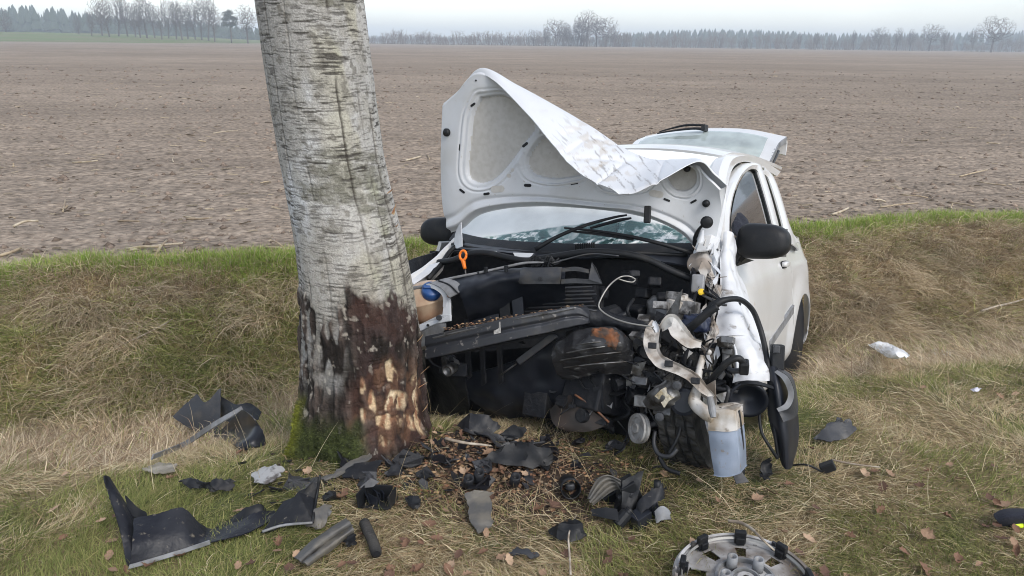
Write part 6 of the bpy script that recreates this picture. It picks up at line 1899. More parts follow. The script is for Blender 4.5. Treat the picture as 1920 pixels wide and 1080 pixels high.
    L = [
        ('crushed_strip', 'crushed black strip with pale torn patches, beside the straw tuft', [(342, 903, .02), (365, 897, .04), (395, 905, .03), (415, 898, .05), (441, 903, .03), (438, 918, .01), (412, 922, .02), (385, 914, .01), (355, 915, .01)], foil if False else shard, .03, 20),
        ('crumpled_foil', 'pale crumpled piece of foil near the mossy foot of the tree', [(474, 893, .01), (490, 880, .03), (512, 876, .04), (534, 880, .03), (526, 897, .02), (500, 910, .01), (480, 908, .01)], foil, .018, 12),
        ('trim_piece', 'long dark trim piece lying against the foot of the tree', [(602, 900, .01), (640, 878, .03), (690, 850, .05), (700, 858, .05), (652, 888, .02), (612, 904, .01)], dusty, .012, 14),
        ('cover_piece', 'broad dark cover piece with pale front edge before the tree foot', [(640, 890, .015), (668, 872, .04), (718, 862, .05), (705, 885, .03), (676, 899, .015), (646, 899, .01)], shard, .014, 12),
        ('liner_scrap', 'small dark scrap with rusty stain between tree foot and tube', [(722, 888, .02), (742, 866, .04), (756, 874, .03), (752, 890, .01), (732, 896, .01)], shard, .02, 16),
        ('grey_board', 'flat dusty grey board lying lengthwise before the tree', [(869, 925, .03), (896, 922, .03), (922, 924, .03), (925, 975, .02), (920, 990, .01), (897, 1002, .01), (884, 985, .015), (874, 945, .02)], dusty, .006, 8),
        ('black_flap', 'torn black flap lying beside the upright birch twig', [(1030, 994, .01), (1052, 984, .05), (1070, 980, .03), (1090, 985, .05), (1096, 1003, .02), (1070, 1016, .01), (1045, 1012, .01)], blk, .03, 14),
        ('oval_plate', 'small oval grey plate among brown leaves', [(953, 1036, .012), (968, 1029, .02), (990, 1031, .02), (1008, 1042, .015), (1000, 1048, .01), (980, 1042, .012), (962, 1042, .01)], gry, .01, 10),
        ('torn_shard', 'torn black shard alone on the grass beyond the hanging bumper corner', [(1526, 823, .01), (1548, 800, .05), (1572, 786, .06), (1580, 792, .055), (1590, 785, .06), (1606, 806, .03), (1586, 822, .01), (1556, 829, .01)], gry, .008, 9),
        ('twisted_scrap', 'small twisted black scrap below the hanging bumper corner', [(1425, 872, .04), (1442, 858, .06), (1446, 876, .04), (1444, 896, .015), (1432, 905, .01), (1424, 892, .015)], blk, .03, 18),
        ('ribbed_scrap', 'short ribbed grey scrap beside the largest bumper fragment', [(577, 988, .01), (592, 962, .03), (612, 950, .035), (622, 958, .03), (610, 985, .015), (594, 992, .01)], dusty, .03, 20),
        ('soft_scrap', 'soft black scrap between ribbed panel and rubber hose', [(644, 1018, .01), (656, 1000, .025), (668, 1004, .02), (668, 1022, .01), (655, 1028, .01)], blk, .015, 14),
        ('dark_patch', 'dark rubber scrap beside the broken black box', [(762, 940, .012), (776, 930, .025), (790, 940, .02), (784, 956, .01), (770, 954, .01)], blk, .02, 16),
        ('pale_board', 'pale weathered board half buried behind the largest bumper fragment', [(268, 880, .01), (300, 869, .015), (332, 872, .015), (326, 886, .01), (290, 890, .01)], mat('weathered_board', (0.34, 0.31, 0.26), 0.8, col2=(0.2, 0.18, 0.14), scale=20), .006, 9),
        ('heap_cover', 'dark curled panel in the heap under the nose of the car', [(905, 862, .02), (935, 842, .05), (975, 830, .06), (1030, 846, .05), (1040, 868, .02), (1000, 880, .01), (950, 876, .01)], blk, .05, 12),
        ('heap_flap', 'black flap pushed up in front of the tree-side wheel', [(860, 800, .02), (885, 775, .08), (915, 780, .08), (938, 802, .04), (915, 818, .01), (880, 815, .01)], shard, .03, 10),
        ('heap_scrap', 'bent dark scrap below the gap under the bumper', [(938, 815, .02), (960, 800, .05), (985, 806, .04), (975, 826, .01), (950, 830, .01)], blk, .03, 12),
    ]
    for i, (nm, lab, pts, m, amp, sc) in enumerate(L):
        bent_plate(nm, lab, 'car part', G(pts), m, 0.005, amp, sc, i * 3, 4)
    # ribbed panel
    b = gp(605, 1015)
    e = empty('ribbed_trim', b)
    tag(e, 'narrow ribbed grey panel lying askew beside the rubber hose', 'car part')
    rr = [[gp(553, 1048, .015), gp(600, 1005, .02), gp(650, 975, .03)], [gp(560, 1052, .035), gp(606, 1012, .04), gp(655, 980, .05)], [gp(566, 1056, .015), gp(612, 1018, .02), gp(660, 986, .03)], [gp(572, 1058, .035), gp(618, 1024, .035), gp(662, 992, .045)], [gp(578, 1058, .012), gp(622, 1028, .012), gp(662, 998, .02)]]
    sheet('ribbed_sheet', [np.array(q) - b for q in rr], dusty, e, 40, 26, 0.004, 0.012, 16)
    # hose
    P = np.array([gp(683, 980, .02), gp(692, 1000, .025), gp(700, 1018, .025), gp(706, 1038, .02)])
    o0 = P[0].copy()
    e = empty('rubber_hose', o0)
    tag(e, 'short corrugated black rubber hose on the grass', 'hose')
    Q = cr(P - o0, 60)
    obj('hose_wall', *tube(Q, 0.0165 + 0.002 * np.sin(np.arange(60) * 1.6), 14), M['rubber'], e, True)
    d = Q[-1] - Q[-3]
    obj('bore', *lathe([(0, 0.011), (0.002, 0.011)], Q[-1], d, 12), M['bay'], e)
    # broken black box
    b = gp(708, 945)
    e = empty('broken_box', b)
    tag(e, 'broken open black plastic box in front of the tree', 'car part')
    R = frame((0.9, -0.25, 0.1))
    parts = [boxv((0, 0.035, 0.03), (0.115, 0.006, 0.055), R), boxv((0.055, 0, 0.025), (0.006, 0.07, 0.05), R), boxv((-0.055, 0, 0.028), (0.006, 0.07, 0.06), R), boxv((0, 0, 0.004), (0.115, 0.07, 0.006), R)]
    obj('box_shell', *merge(parts), blk, e, bevel=0.002)
    for i in range(5):
        obj('inner_web', *boxv((random.uniform(-.04, .04), random.uniform(-.02, .03), .025), (0.004, 0.05, 0.03), frame((random.gauss(0, 1), random.gauss(0, 1), 0.1))), glo, e)
    obj('lid_shard', *poly([(-.07, .02, .05), (-.03, .05, .075), (0.0, .05, .06), (-.02, .03, .05)], 0.004), gry, e)
    # small cylinder on the board, second stub
    for px, py, l, lab in ((897, 900, .07, 'short dark cylinder leaning on the dusty grey board'), (878, 908, .05, 'stubby dark tube end behind the dusty grey board'), (965, 905, .05, 'small dark stub beside the hole in the grass')):
        p = gp(px, py + 8)
        V, F = lathe([(-l / 2, 0.012), (-l / 2 + .005, 0.019), (0, 0.02), (l / 2, 0.019), (l / 2, 0.013), (l / 2 - 0.02, 0.012)], (0, 0, 0.03), (0.15, -0.35, 0.9), 16)
        o = obj('cylinder_stub', V, F, shard, None, True, None)
        o.location = tuple(p)
        tag(o, lab, 'car part')
    # open tube
    p = gp(1070, 932)
    e = empty('air_pipe', p)
    tag(e, 'open end of a wide black air pipe in the straw', 'pipe')
    V, F = lathe([(0, 0.034), (0.004, 0.038), (-0.03, 0.037), (-0.08, 0.034), (-0.085, 0.030), (-0.03, 0.032), (-0.005, 0.033)], (0, 0, 0.034), (0.1, -1, 0.28), 24)
    obj('pipe_wall', V, F[:-2], blk, e, True)
    obj('inner_plug', *lump((0, 0.03, 0.028), (0.035, 0.03, 0.03), 0.3, 3, 3, 10), gry, e, True)
    # crumpled filter box
    b = gp(1180, 975)
    e = empty('filter_box', b)
    tag(e, 'crumpled black filter box with ribbed side and torn upright panels', 'car part')
    def S2(nm, rows, m, nu=18, nv=20, amp=0.02, sc=12, seed=1):
        return sheet(nm, [np.array(r_) - b for r_ in rows], m, e, nu, nv, 0.004, amp, sc, seed, jag=0.014)
    nr = 9
    rows = []
    for i in range(nr):
        t = i / (nr - 1)
        z = 0.010 if i % 2 else 0
        rows.append([gv(1100 + 10 * t, 935 + 15 * t, 1105, 965, z), gv(1118 + 30 * t, 900 + 22 * t, 1120, 965, z + .02), gv(1140 + 26 * t, 890 + 30 * t, 1140, 965, z + .03), gv(1166 + 4 * t, 900 + 46 * t, 1166, 965, z)])
    S2('ribbed_side', rows, dusty, 60, 20, 0.004)
    S2('upright_panel', [[gv(1164, 900, 1164, 970, .03), gv(1190, 886, 1190, 970, .04), gv(1211, 876, 1211, 970, .05)], [gv(1162, 940, 1162, 974, .0), gv(1182, 930, 1182, 974, .02), gv(1200, 915, 1205, 974, .03)], [gv(1160, 976, 1160, 978), gv(1172, 978, 1172, 982), gv(1186, 962, 1190, 980, .02)]], blk, 16, 16, 0.012)
    S2('folded_panel', [[gv(1190, 970, 1190, 982), gv(1206, 930, 1206, 980, .02), gv(1232, 912, 1232, 976, .03), gv(1241, 900, 1241, 974, .04)], [gv(1180, 980, 1180, 984), gv(1206, 965, 1206, 984, -.01), gv(1230, 945, 1230, 980, .0), gv(1243, 935, 1243, 976, .02)]], shard, 12, 20, 0.02)
    S2('lower_panel', [[gv(1105, 955, 1105, 972, -.01), gv(1130, 950, 1130, 975, -.01), gv(1160, 955, 1160, 980, -.01)], [gp(1108, 968, .01), gp(1135, 975, .015), gp(1165, 984, .01)]], blk, 8, 14, 0.01)
    S2('bright_flap', [[gv(1225, 960, 1225, 984), gv(1240, 945, 1240, 980), gv(1256, 962, 1256, 982)], [gp(1228, 985, .01), gp(1244, 980, .02), gp(1260, 978, .02)]], mid, 8, 10, 0.012)
    obj('box_core', *junk(gv(1172, 945, 1172, 968, .03) - b, .085, 9, 91), blk, e, bevel=.004)
    obj('box_core', *junk(gv(1212, 955, 1212, 972, .02) - b, .06, 7, 92), glo, e, bevel=.004)
    obj('screw_boss', *lathe([(-.02, .012), (.02, .013)], gv(1232, 912, 1232, 976, .03) - b, (0, .1, 1), 12), blk, e, True)
    # plug with cable end
    p = gp(1550, 886)
    e = empty('plug_connector', p)
    tag(e, 'black plug connector with a loop of cable in the grass', 'connector')
    obj('plug_body', *boxv((0, 0, .025), (.055, .035, .035), frame((0.8, -0.2, 0.5))), blk, e, bevel=.004)
    obj('cable', *tube(np.array([gp(1540, 884, .02), gp(1515, 872, .05), gp(1490, 872, .03), gp(1478, 876, .01)]) - p, .004, 6, 16), blk, e, True)
    # --- wheel cover, inside up
    c = gp(1397, 1100)
    c[2] -= 0.01
    e = empty('wheel_cover', c)
    tag(e, 'broken silver wheel cover lying inside up with dark clips', 'wheel cover')
    e.rotation_euler = (math.radians(4), math.radians(-3), 0.35)
    e.scale = (1.08, 1.08, 1.08)
    cov = mat('cover_plastic', (0.46, 0.455, 0.45), 0.5, 0.1, col2=(0.17, 0.145, 0.125), scale=9, lo=0.42, hi=0.62, col3=(0.08, 0.065, 0.05), scale3=40, lo3=0.62, hi3=0.72, bump=0.1)
    def ringm(nm, prof, m, n=72, gap=None, sm=True):
        a = np.arange(n) / n * 2 * math.pi
        V = np.array([[[r_ * math.cos(q), r_ * math.sin(q), z] for q in a] for r_, z in prof]).reshape(-1, 3)
        F = gridf(len(prof), n, True)
        if gap is not None:
            F = [f for f in F if gap(V[f].mean(0))]
        return obj(nm, V, F, m, e, sm, solid=.003)
    nsp = 9
    def slots(p):
        r_, a = math.hypot(p[0], p[1]), math.atan2(p[1], p[0])
        w = abs(((a * nsp / (2 * math.pi)) % 1) - 0.5)
        return not (0.112 < r_ < 0.158 and w < 0.13 + 0.05 * (r_ - 0.1) / 0.06)
    disc = [(0.012 + (0.178 - 0.012) * t, 0.030 - 0.022 * t * t + (0.012 if t < 0.1 else 0)) for t in np.linspace(0, 1, 30)]
    ringm('cover_disc', disc, cov, 180, slots)
    ringm('rim_wall', [(0.178, 0.008), (0.190, 0.006), (0.200, 0.014), (0.203, 0.026), (0.197, 0.034), (0.190, 0.032)], cov, 90)
    ringm('retaining_ring', [(0.176, 0.030), (0.180, 0.036)], M['shine'], 72)
    for i in range(nsp):
        a = 2 * math.pi * (i + 0.5) / nsp
        R = np.array([[math.cos(a), -math.sin(a), 0], [math.sin(a), math.cos(a), 0], [0, 0, 1]])
        cl_ = obj('clip', *boxv(R @ [0.178, 0, 0.038], (0.016, 0.034, 0.045), R), blk, e, bevel=.003)
        obj('clip_web', *boxv(R @ [0.168, 0, 0.030], (0.012, 0.024, 0.024), R), blk, cl_, bevel=.002)
        if i in (1, 4, 7):
            continue
        obj('stub', *boxv(R @ [0.186, 0.03, 0.030], (0.008, 0.012, 0.030), R), gry, cl_)
    for i in range(5):
        a = 2 * math.pi * i / 5 + 0.4
        V, F = lathe([(0, .0165), (.045, .015), (.045, .010), (.02, .009)], (0.062 * math.cos(a), 0.062 * math.sin(a), .026), (0, 0, 1), 14)
        obj('socket', V, F, mid, e, True)
    ringm('centre_ring', [(0.078, .028), (0.080, .040), (0.084, .040), (0.086, .026)], mid, 48)
    ringm('hub_ring', [(0.036, .030), (0.037, .042), (0.040, .042), (0.042, .028)], mid, 40)
    # twig through the wheel cover
    tw = mat('bleached_twig', (0.42, 0.37, 0.30), 0.8, col2=(0.25, 0.2, 0.15), scale=30)
    P = np.array([gp(1366, 977, .02), gp(1388, 980, .035), gp(1410, 992, .06), gp(1432, 1014, .08), gp(1452, 1032, .05)])
    o = obj('twig', *tube(P - P[0], [.006, .006, .0055, .004, .003], 6, 20), tw, None, True)
    o.location = tuple(P[0])
    tag(o, 'bleached twig arching over the wheel cover', 'twig')
    P = np.array([gp(1070, 1078, .02), gp(1068, 1040, .03), gp(1066, 1005, .05), gv(1074, 980, 1072, 1000), gv(1081, 965, 1076, 998)])
    e = empty('birch_twig', P[0])
    tag(e, 'thin pale birch twig sticking up beside the torn black flap', 'twig')
    obj('stem', *tube(P - P[0], [.0035, .0035, .003, .0025, .0015], 6, 24), tw, e, True)
    obj('side_shoot', *tube(np.array([gv(1076, 978, 1074, 998), gv(1084, 990, 1080, 1002), gv(1092, 1003, 1088, 1008)]) - P[0], [.002, .0015, .001], 5, 10), tw, e, True)
    for i, (pts, rad, lab) in enumerate((([(1495, 687, .03), (1540, 682, .04), (1585, 674, .05), (1622, 664, .06)], .007, 'long thin dry stick lying beside the rear wheel of the car'), ([(1840, 583, .06), (1870, 574, .08), (1900, 567, .10), (1935, 556, .10)], .010, 'grey branch lying across the ditch bank'), ([(835, 822, .05), (870, 830, .05), (905, 834, .05), (922, 836, .04)], .006, 'pale stick lying on the litter between tree and car'), ([(200, 660, .06), (260, 632, .09), (300, 612, .10), (324, 598, .12)], .005, 'thin pale stick caught in the grass of the ditch bank'), ([(1560, 862, .02), (1600, 870, .02), (1650, 876, .02)], .004, 'thin straw stick on the verge beyond the plug connector'))):
        P = np.array([gp(a, b_, c_) for a, b_, c_ in pts])
        o = obj('stick', *tube(P - P[0], [rad, rad, rad * .8, rad * .5], 6, 20), tw, None, True)
        o.location = tuple(P[0])
        tag(o, lab, 'stick')
    # --- white sheet and scraps
    pap = mat('white_paper', (0.78, 0.78, 0.78), 0.8, col2=(0.62, 0.61, 0.59), scale=20)
    rows = [[gp(1628, 648, .10), gp(1642, 643, .12), gp(1656, 641, .11)], [gp(1645, 659, .10), gp(1660, 653, .13), gp(1674, 650, .11)], [gp(1662, 668, .10), gp(1676, 661, .13), gp(1690, 658, .12)], [gp(1674, 675, .09), gp(1692, 672, .11), gp(1706, 669, .10)]]
    o0 = gp(1665, 662)
    o = sheet('paper_sheet', [np.array(q) - o0 for q in rows], pap, None, 24, 20, .002, .025, 16)
    o.location = tuple(o0)
    tag(o, 'crumpled white paper sheet on the dry grass of the ditch', 'paper')
    for i, (px, py, lab) in enumerate(((1758, 660, 'white paper scrap torn into pieces near the crumpled sheet'), (1776, 664, 'smaller white scrap beside another torn piece in the dry grass'), (1829, 730, 'pale lilac scrap of film on the dry verge'), (1721, 655, 'tiny white scrap close to the crumpled sheet'), (640, 843, 'small white chip on the moss'))):
        s = (16, 11, 9, 7, 6)[i]
        bent_plate('paper_scrap', lab, 'paper', [gp(px - s, py + 1, .03), gp(px - s * .2, py - s * .4, .05), gp(px + s, py - 1, .04), gp(px + s * .6, py + s * .45, .03), gp(px - s * .3, py + s * .4, .03)], pap if i != 2 else mat('lilac_film', (0.55, 0.55, 0.66), 0.4), .002, .02, 18, i, 2)
    # --- glove at the right edge
    p = gp(1905, 985)
    e = empty('work_glove', p)
    tag(e, 'black glove with a neon yellow tip lying on the grass', 'glove')
    G1 = loft([[gv(1863, 966, 1880, 988), gv(1885, 957, 1885, 988, .02), gv(1925, 957, 1925, 988, .03), gv(1960, 962, 1960, 988, .02)], [gv(1868, 974, 1880, 988, -.02), gv(1890, 968, 1890, 988, -.03), gv(1925, 966, 1925, 988, -.03), gv(1962, 972, 1960, 988, -.02)], [gv(1880, 984, 1880, 988, -.01), gv(1895, 982, 1895, 988, -.02), gv(1925, 978, 1925, 988, -.02), gv(1960, 984, 1960, 988, -.01)]], 14, 24)
    obj('glove_back', (G1 - p).reshape(-1, 3), gridf(14, 24), M['cloth'], e, True, solid=.012)
    ny = mat('neon_yellow', (0.62, 0.80, 0.02), 0.6)
    obj('neon_tip', *lump(gv(1908, 984, 1908, 990, -.01) - p, (.035, .025, .016), .2, 3, 2, 12), ny, e, True)
    obj('finger', *tube(np.array([gv(1925, 985, 1925, 990), gv(1905, 982, 1905, 990), gv(1890, 986, 1890, 990)]) - p, [.008, .008, .005], 8, 10), M['cloth'], e, True)

def build_small(M):
    # --- small plastic shards round the foot of the tree
    sh = [mat('shard_black', (0.012, 0.012, 0.015), 0.45, spec=0.3), mat('shard_grey', (0.05, 0.052, 0.06), 0.5, col2=(0.025, 0.025, 0.026), scale=30), MATS['shattered_plastic']]
    r = random.Random(21)
    protos = []
    for k in range(7):
        n = r.randint(4, 7)
        a0 = sorted(r.random() * 6.283 for _ in range(n))
        P = np.array([[math.cos(a) * r.uniform(.5, 1), math.sin(a) * r.uniform(.35, .9), r.uniform(-.12, .25)] for a in a0])
        o = obj('plastic_shard', *poly(P, .09, (0, 0, 1)), sh[k % 3])
        protos.append(o.data)
        bpy.data.objects.remove(o)
    spots = []
    for _ in range(95):
        spots.append((r.gauss(860, 130), r.gauss(848, 28)))
    for _ in range(40):
        spots.append((r.gauss(620, 120), r.gauss(905, 36)))
    for _ in range(16):
        spots.append((r.uniform(1020, 1280), r.uniform(850, 940)))
    for i, (px, py) in enumerate(spots):
        if py < 806 or (555 < px < 800 and py < 858):
            continue
        p = gp(px, py, .012)
        o = bpy.data.objects.new('plastic_shard', protos[i % 7])
        COL.objects.link(o)
        o.location = tuple(p)
        s = r.uniform(.010, .034) if r.random() < .8 else r.uniform(.035, .055)
        o.scale = (s * r.uniform(.8, 1.6), s, s)
        o.rotation_euler = (r.gauss(0, .5), r.gauss(0, .5), r.random() * 6.28)
        tag(o, 'small dark plastic shard in the litter between tree and wreck', 'shard', 'plastic shards scattered round the tree')
    # larger torn plates of trim among them
    big = []
    for k in range(5):
        n = 11
        P = np.array([[math.cos(a) * r.uniform(.45, 1.05), math.sin(a) * r.uniform(.3, .75), .25 * math.cos(a * 2 + k) + r.uniform(-.06, .06)] for a in np.arange(n) / n * 6.283])
        o = obj('trim_shard', *merge([poly(P, .07, (0, 0, 1)), boxv((0, .05, .12), (1.1, .05, .14)), boxv((-.3, 0, .1), (.05, .7, .12))]), sh[k % 3])
        big.append(o.data)
        bpy.data.objects.remove(o)
    for i, (px, py) in enumerate(((660, 872), (735, 872), (770, 858), (830, 862), (905, 870), (948, 850), (985, 838), (1010, 862), (870, 835), (925, 822), (1030, 832), (690, 905), (800, 890), (1085, 828), (1150, 838), (905, 905), (560, 905), (620, 930))):
        p = gp(px, py, .03)
        o = bpy.data.objects.new('trim_shard', big[i % 5])
        COL.objects.link(o)
        o.location = tuple(p)
        s = r.uniform(.045, .085)
        o.scale = (s * r.uniform(.8, 1.3), s, s)
        o.rotation_euler = (r.gauss(0, .4), r.gauss(0, .4), r.random() * 6.28)
        tag(o, 'ragged black trim plate with ribs among the litter between tree and wreck', 'shard', 'torn trim plates in the litter')
    # --- fallen leaves
    lm = [mat('leaf_orange', (0.20, 0.105, 0.06), 0.75, col2=(0.12, 0.066, 0.042), scale=40), mat('leaf_tan', (0.30, 0.195, 0.125), 0.8, col2=(0.21, 0.13, 0.08), scale=40), mat('leaf_pale', (0.44, 0.31, 0.21), 0.8, col2=(0.33, 0.22, 0.14), scale=40), mat('leaf_dark', (0.13, 0.065, 0.04), 0.75, col2=(0.08, 0.045, 0.03), scale=40)]
    lp = []
    for k in range(8):
        m = 9
        out = []
        for i in range(m):
            t = i / (m - 1)
            w = math.sin(math.pi * min(t * 1.08, 1)) ** .7 * (.34 + .10 * math.sin(i * 2.6 + k)) + .01
            out.append((t - .5, w))
        ca, cb = r.uniform(.3, 1.1), r.uniform(.2, .9)
        V, F = [], []
        for x, w in out:
            for s in (-1, -.5, 0, .5, 1):
                V.append((x, w * s, ca * (w * s) ** 2 * 1.6 + cb * x * x * r.uniform(.7, 1.2) + .04 * r.random()))
        F = gridf(m, 5)
        o = obj('fallen_leaf', V, F, lm[k % 4], None, False, None, solid=0.0)
        lp.append(o.data)
        bpy.data.objects.remove(o)
    named = [(650, 600, 'b'), (92, 738, 'b'), (60, 700, 'b'), (130, 636, 'b'), (455, 645, 'b'), (1445, 925, ''), (1642, 886, ''), (1620, 890, ''), (1655, 915, ''), (1530, 955, ''), (1480, 910, ''), (1150, 915, ''), (935, 882, 'o'), (993, 876, 'o'), (968, 872, 'o'), (820, 1012, ''), (805, 985, 'o'), (860, 1042, ''), (1010, 957, 'o'), (1040, 950, ''), (955, 1052, ''), (1000, 1045, 'o'), (1140, 1053, ''), (640, 935, 'o'), (470, 1060, ''), (520, 1035, ''), (1900, 1018, ''), (1880, 1012, 'd'), (915, 850, ''), (940, 1048, ''), (1740, 885, ''), (1800, 900, '')]
    n = 0
    def put(px, py, k, lab, grp, big=1.0):
        nonlocal n
        p = gp(px, py, .022)
        q = (W2C(p[None])[0])
        if q[0] > -0.9 and q[0] < 2.5 and abs(q[1]) < .85:
            return
        o = bpy.data.objects.new('fallen_leaf', lp[k])
        COL.objects.link(o)
        s = r.uniform(.035, .062) * big
        o.location = (p[0], p[1], p[2] + .004)
        o.scale = (s, s * r.uniform(.7, 1.1), s * r.uniform(.5, 1.3))
        o.rotation_euler = (r.gauss(0, .35), r.gauss(0, .35), r.random() * 6.28)
        tag(o, lab, 'leaf', grp)
        n += 1
    GA, GB, GC = 'fallen leaves on the verge', 'fallen leaves caught on the ditch bank', 'fallen leaves in the litter by the tree'
    LA, LB, LC = 'curled brown fallen leaf lying on the verge grass', 'brown fallen leaf caught in the long grass of the ditch bank', 'brown fallen leaf in the litter between tree and car'
    for px, py, c in named:
        k = r.choice([0, 4]) if c == 'o' else r.choice([3, 7]) if c == 'd' else r.randint(0, 7)
        g = (LB, GB) if c == 'b' else (LC, GC) if 780 < px < 1060 and py < 900 else (LA, GA)
        put(px, py, k, *g, 1.1)
    for _ in range(145):
        px, py = r.uniform(-20, 1940), 1085 - 250 * r.random() ** 1.3
        if 555 < px < 800 and py < 880:
            continue
        if px < 520 and r.random() < .45:
            continue
        put(px, py, r.randint(0, 7), LA, GA, .85)
    for _ in range(70):
        put(r.uniform(790, 1020), r.uniform(800, 905), r.randint(0, 7), LC, GC, .62)
    for _ in range(46):
        px = r.choice([r.uniform(-20, 540), r.uniform(1540, 1930)])
        py = r.uniform(540, 800) if px < 600 else r.uniform(450, 760)
        put(px, py, r.choice([1, 2, 5, 6, 3]), LB, GB, .85)
    # --- bark and wood chips: litter at the foot, crumbs lying on the beam
    cm = mat('bark_chips', (0.2, 0.1, 0.05), 0.9, attr='tint', scale=60)
    def chips(name, lab, P, s):
        k = len(P)
        V, T = rand_lumps(P, s, 17, 0.35)
        pal = np.array([[0.20, 0.10, 0.055], [0.10, 0.055, 0.035], [0.34, 0.22, 0.12], [0.045, 0.03, 0.022], [0.20, 0.145, 0.095]])
        c = np.repeat(pal[RNG.integers(0, 5, k)] * (0.7 + .6 * RNG.random((k, 1))), 6, 0)
        tag(bigmesh(name, V, None, T, cm, False, c), lab, 'chips', kind='stuff')
    k = 3600
    x = RNG.normal(-0.14, .30, k)
    y = RNG.normal(2.74, .16, k)
    ok = ((x + .62) ** 2 + (y - 2.98) ** 2 > .25 ** 2)
    x, y = x[ok], y[ok]
    chips('bark_litter', 'brown bark crumbs and wood chips at the foot of the tree', np.stack([x, y, land(x, y) + .004], -1), 0.003 + .013 * RNG.random(len(x)) ** 2)
    bp = []
    for t in RNG.random(520):
        px = 830 + 262 * t ** .8
        py = 617 - (px - 838) * .162 + RNG.normal(0, 2.5)
        X = 2.69 - .14 * max((px - 950) / 140, 0) - .02
        q = K(px, py, x=X)
        bp.append(q)
    P = C2W(np.array(bp))
    P = P + [0, 0, .002]
    chips('wood_crumbs', 'orange wood crumbs lying on the bent bumper beam', P, .003 + .006 * RNG.random(len(P)))
    # --- twig litter and dead stems under the wreck
    k = 900
    x = RNG.normal(0.0, .5, k)
    y = RNG.normal(2.62, .28, k)
    ok = ((x + .62) ** 2 + (y - 2.98) ** 2 > .28 ** 2)
    x, y = x[ok], y[ok]
    V, q, t, c = strands(np.stack([x, y, land(x, y) + .006], -1), RNG.uniform(0, 6.283, len(x)), RNG.uniform(-.05, .3, len(x)), RNG.uniform(.03, .14, len(x)), RNG.uniform(.002, .005, len(x)), RNG.uniform(-.3, .4, len(x)), np.array([[.22, .15, .09]]) * (.4 + 1.1 * RNG.random((len(x), 1))), 3)
    tag(bigmesh('twig_litter', V, q, t, cm, False, c), 'thin broken twigs among the litter under the wreck', 'twigs', kind='stuff')

def build_haze():
    V, F = boxv((0, 800, 14.0), (2900, 1900, 32.0))
    V[:, 2] = np.where(V[:, 2] < 0, -2.2, 26)
    m = bpy.data.materials.new('haze_air')
    m.use_nodes = True
    n, l = m.node_tree.nodes, m.node_tree.links
    n.remove(n['Principled BSDF'])
    v = n.new('ShaderNodeVolumePrincipled')
    v.inputs['Color'].default_value = (0.78, 0.88, 1.0, 1)
    v.inputs['Density'].default_value = HAZE
    v.inputs['Anisotropy'].default_value = 0.0
    l.new(v.outputs[0], n['Material Output'].inputs['Volume'])
    o = obj('haze', V, F, m)
    tag(o, 'pale blue haze hanging over the field', 'haze', kind='stuff')
HAZE = 0.0009

# ------------------------------------------------------------------ grass
def strands(P, az, el, L, W, bend, C, seg=3, droop=None):
    """curved tapering blades; el start elevation, bend how far the tip turns over"""
    n = len(P)
    pts = [P]
    e = el.copy()
    a = az.copy()
    p = P.copy()
    tw = RNG.normal(0, 0.25, n)
    for k in range(seg):
        st = (L / seg)[:, None]
        p = p + st * np.stack([np.cos(e) * np.cos(a), np.cos(e) * np.sin(a), np.sin(e)], -1)
        pts.append(p)
        e = e - bend / seg
        a = a + tw
    S = np.stack([-np.sin(az), np.cos(az), 0.5 * RNG.normal(0, 1, n)], -1)
    S /= np.linalg.norm(S, axis=1, keepdims=True)
    V = []
    for k in range(seg):
        w = (W * (1 - 0.75 * (k / seg)))[:, None] * 0.5
        V += [pts[k] - S * w, pts[k] + S * w]
    V.append(pts[seg])
    V = np.stack(V, 1)
    nv = 2 * seg + 1
    b = (np.arange(n) * nv)[:, None]
    quads = np.concatenate([b + np.array([[2 * k, 2 * k + 1, 2 * k + 3, 2 * k + 2]]) for k in range(seg - 1)], 0)
    tris = b + np.array([[2 * seg - 2, 2 * seg - 1, 2 * seg]])
    shade = np.linspace(0.85, 1.1, nv)[None, :, None]
    return V.reshape(-1, 3), quads, tris, (C[:, None, :] * np.ones_like(shade)).reshape(-1, 3)

STRAW = np.array([[0.56, 0.46, 0.285], [0.46, 0.36, 0.215], [0.66, 0.575, 0.39], [0.34, 0.245, 0.15], [0.49, 0.44, 0.25]])
BROWN = np.array([[0.51, 0.41, 0.28], [0.42, 0.315, 0.20], [0.66, 0.555, 0.40], [0.29, 0.205, 0.135], [0.50, 0.44, 0.25]])
GREEN = np.array([[0.205, 0.225, 0.07], [0.29, 0.285, 0.105], [0.14, 0.165, 0.05], [0.35, 0.32, 0.14], [0.225, 0.255, 0.08]])
LUSH = np.array([[0.24, 0.36, 0.06], [0.31, 0.42, 0.08], [0.19, 0.29, 0.05], [0.38, 0.42, 0.12]])

def palette(n, gw, kind=None):
    """gw: chance of green per blade"""
    r = RNG.random(n)
    c = (STRAW if kind is None else kind)[RNG.integers(0, 4, n)]
    c = np.where((r < gw)[:, None], GREEN[RNG.integers(0, 5, n)], c)
    return c * (0.75 + 0.5 * RNG.random((n, 1)))

def in_view(x, y, z, mar=0.26):
    q = (np.stack([x, y, z], -1) - CAMP) @ RW
    px = q[:, 0] / q[:, 1]
    py = q[:, 2] / q[:, 1]
    return (q[:, 1] > 0.5) & (np.abs(px) < 0.66 + mar) & (py > -0.375 - min(mar, 0.12)) & (py < 0.4)

def bare_spot(x, y):
    """how bare the earth is: trampled and ploughed up round the tree and the nose of the car"""
    return np.clip(0.9 * np.exp(-(((x + 0.10) / 0.45) ** 2 + ((y - 2.72) / 0.24) ** 2)) + 0.6 * np.exp(-(((x - 0.28) / 0.45) ** 2 + ((y - 2.62) / 0.25) ** 2)), 0, 1)

